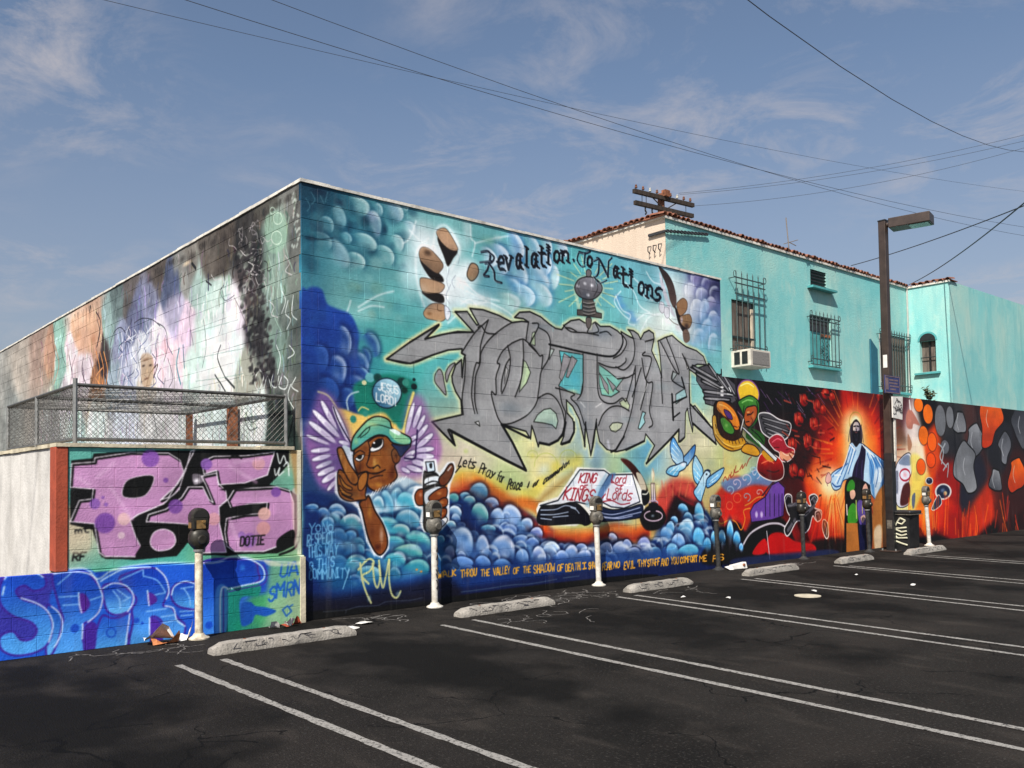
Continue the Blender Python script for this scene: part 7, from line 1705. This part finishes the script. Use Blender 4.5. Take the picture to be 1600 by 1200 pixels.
# twisted cable added for a shadow-like band round the building corner, three hooks
sv = thing('stand_in_cable', (7.7, YT, 5.8), 'added dark twisted cable standing in for a shadow-like band across the corner of the turquoise building', 'cable')
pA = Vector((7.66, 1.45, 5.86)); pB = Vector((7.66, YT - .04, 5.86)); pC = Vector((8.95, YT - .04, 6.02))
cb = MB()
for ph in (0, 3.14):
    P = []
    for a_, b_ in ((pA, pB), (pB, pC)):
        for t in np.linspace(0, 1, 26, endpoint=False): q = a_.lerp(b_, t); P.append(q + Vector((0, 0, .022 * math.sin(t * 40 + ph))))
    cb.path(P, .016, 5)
cb.obj('cable', M_CABLE, sv)  # added strands of the stand-in cable
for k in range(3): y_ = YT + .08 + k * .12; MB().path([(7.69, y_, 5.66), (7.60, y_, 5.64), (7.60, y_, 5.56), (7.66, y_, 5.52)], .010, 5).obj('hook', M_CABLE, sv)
fx = MB().box(7.62, 7.70, 2.55, 2.95, 5.58, 5.66).obj('side_ledge', M_RUST, tb)

# ------------------------------------------------------------------ litter
def crumple(cx, cy, w, h, seed, lift=.10, rot=0.):
    r = np.random.default_rng(seed); N_ = 7; z = noise2(N_, N_, 3.2, seed, 1); v = []
    for j in range(N_):
        for i in range(N_):
            a_, b_ = (i / (N_ - 1) - .5) * w, (j / (N_ - 1) - .5) * h; a_ += r.normal() * w * .025; b_ += r.normal() * h * .025
            v.append((cx + a_ * math.cos(rot) - b_ * math.sin(rot), cy + a_ * math.sin(rot) + b_ * math.cos(rot), .006 + max(z[j, i] - .25, 0) * lift * (1.4 - j / N_)))
    return MB().add(v, [(j * N_ + i, j * N_ + i + 1, (j + 1) * N_ + i + 1, (j + 1) * N_ + i) for j in range(N_ - 1) for i in range(N_ - 1)])
def litter(name, mb, m, at, label, cat): o = mb.obj(name, m, at=at); return tag(o, label, cat)
crate = thing('crumpled_box', (7.62, -.30, 0), 'crumpled white box lying by the wall near the black meter', 'box')
c1 = MB().add([(7.44, -.31, .005), (7.78, -.38, .005), (7.84, -.24, .005), (7.48, -.20, .005), (7.45, -.30, .08), (7.77, -.36, .115), (7.82, -.25, .105), (7.50, -.21, .07)], [(0, 3, 2, 1), (4, 5, 6, 7), (0, 1, 5, 4), (1, 2, 6, 5), (2, 3, 7, 6), (3, 0, 4, 7)]); c1.obj('carton', M_PAPER, crate, bevel=.012)
MB().add([(7.36, -.33, .01), (7.45, -.345, .01), (7.47, -.23, .06), (7.38, -.21, .05)], [(0, 1, 2, 3)]).obj('flap', M_PAPER, crate)
MB().bar((7.70, -.352, .07), (7.70, -.375, .07), .022, 8).obj('mark', M_RUST, crate)
ppr = thing('paper_wrapper', (-1.55, -.20, 0), 'crumpled orange and white paper wrapper at the foot of the cream meter', 'litter')
crumple(-1.58, -.20, .30, .16, 1, .20, -.1).obj('sheet', M_PAPER, ppr)
crumple(-1.56, -.25, .24, .10, 2, .16, -.1).obj('print', M_ORANGE, ppr)
crumple(-1.36, -.15, .14, .14, 3, .26, .3).obj('flap', M_PAPER, ppr)
tis = thing('tissue_scraps', (-.35, -.22, 0), 'red and white paper scraps on the ground left of the wall corner', 'litter')
for i_, (x, y, m) in enumerate([(-.48, -.22, M_PAPER), (-.38, -.25, M_RED), (-.30, -.20, M_PAPER), (-.22, -.18, M_RED)]):
    crumple(x + .04, y, .10, .07, i_ + 5, .10).obj('scrap', m, tis)
lid = tag(MB().lathe([(.16, .004), (.16, .012), (.13, .016), (.0, .016)], (5.47, -2.76, 0), 20).obj('drain_cap', M_FACE, at=(5.47, -2.76, 0), smooth=True), 'pale round metal cap set in the asphalt bay', 'cap')
rl = np.random.default_rng(12)
PBL = ['flattened white cup lid by the nearest bay line', 'pale scrap in the middle bay', 'tiny white scrap right of the round cap', 'white scrap near the right edge of the lot', 'pale pebble left of the round cap', 'flat white wrapper near the wall corner stop', 'small scrap between the far bay lines']
for (x, y, s_), lb in zip([(.40, -.62, .11), (4.6, -2.2, .04), (5.9, -2.6, .05), (7.4, -3.2, .05), (4.3, -1.75, .045), (.15, -.78, .10), (8.0, -2.1, .05)], PBL):
    P = [(x + s_ * (.7 + .5 * rl.random()) * math.cos(t), y + s_ * .6 * (.7 + .5 * rl.random()) * math.sin(t), .006 + .02 * rl.random()) for t in np.linspace(0, 5.6, 7)]
    litter('paper_scrap', MB().add(P + [(x, y, .03)], [(k, (k + 1) % 7, 7) for k in range(7)]), M_PAPER, (x, y, 0), lb, 'litter')['group'] = 'small scraps on the asphalt'
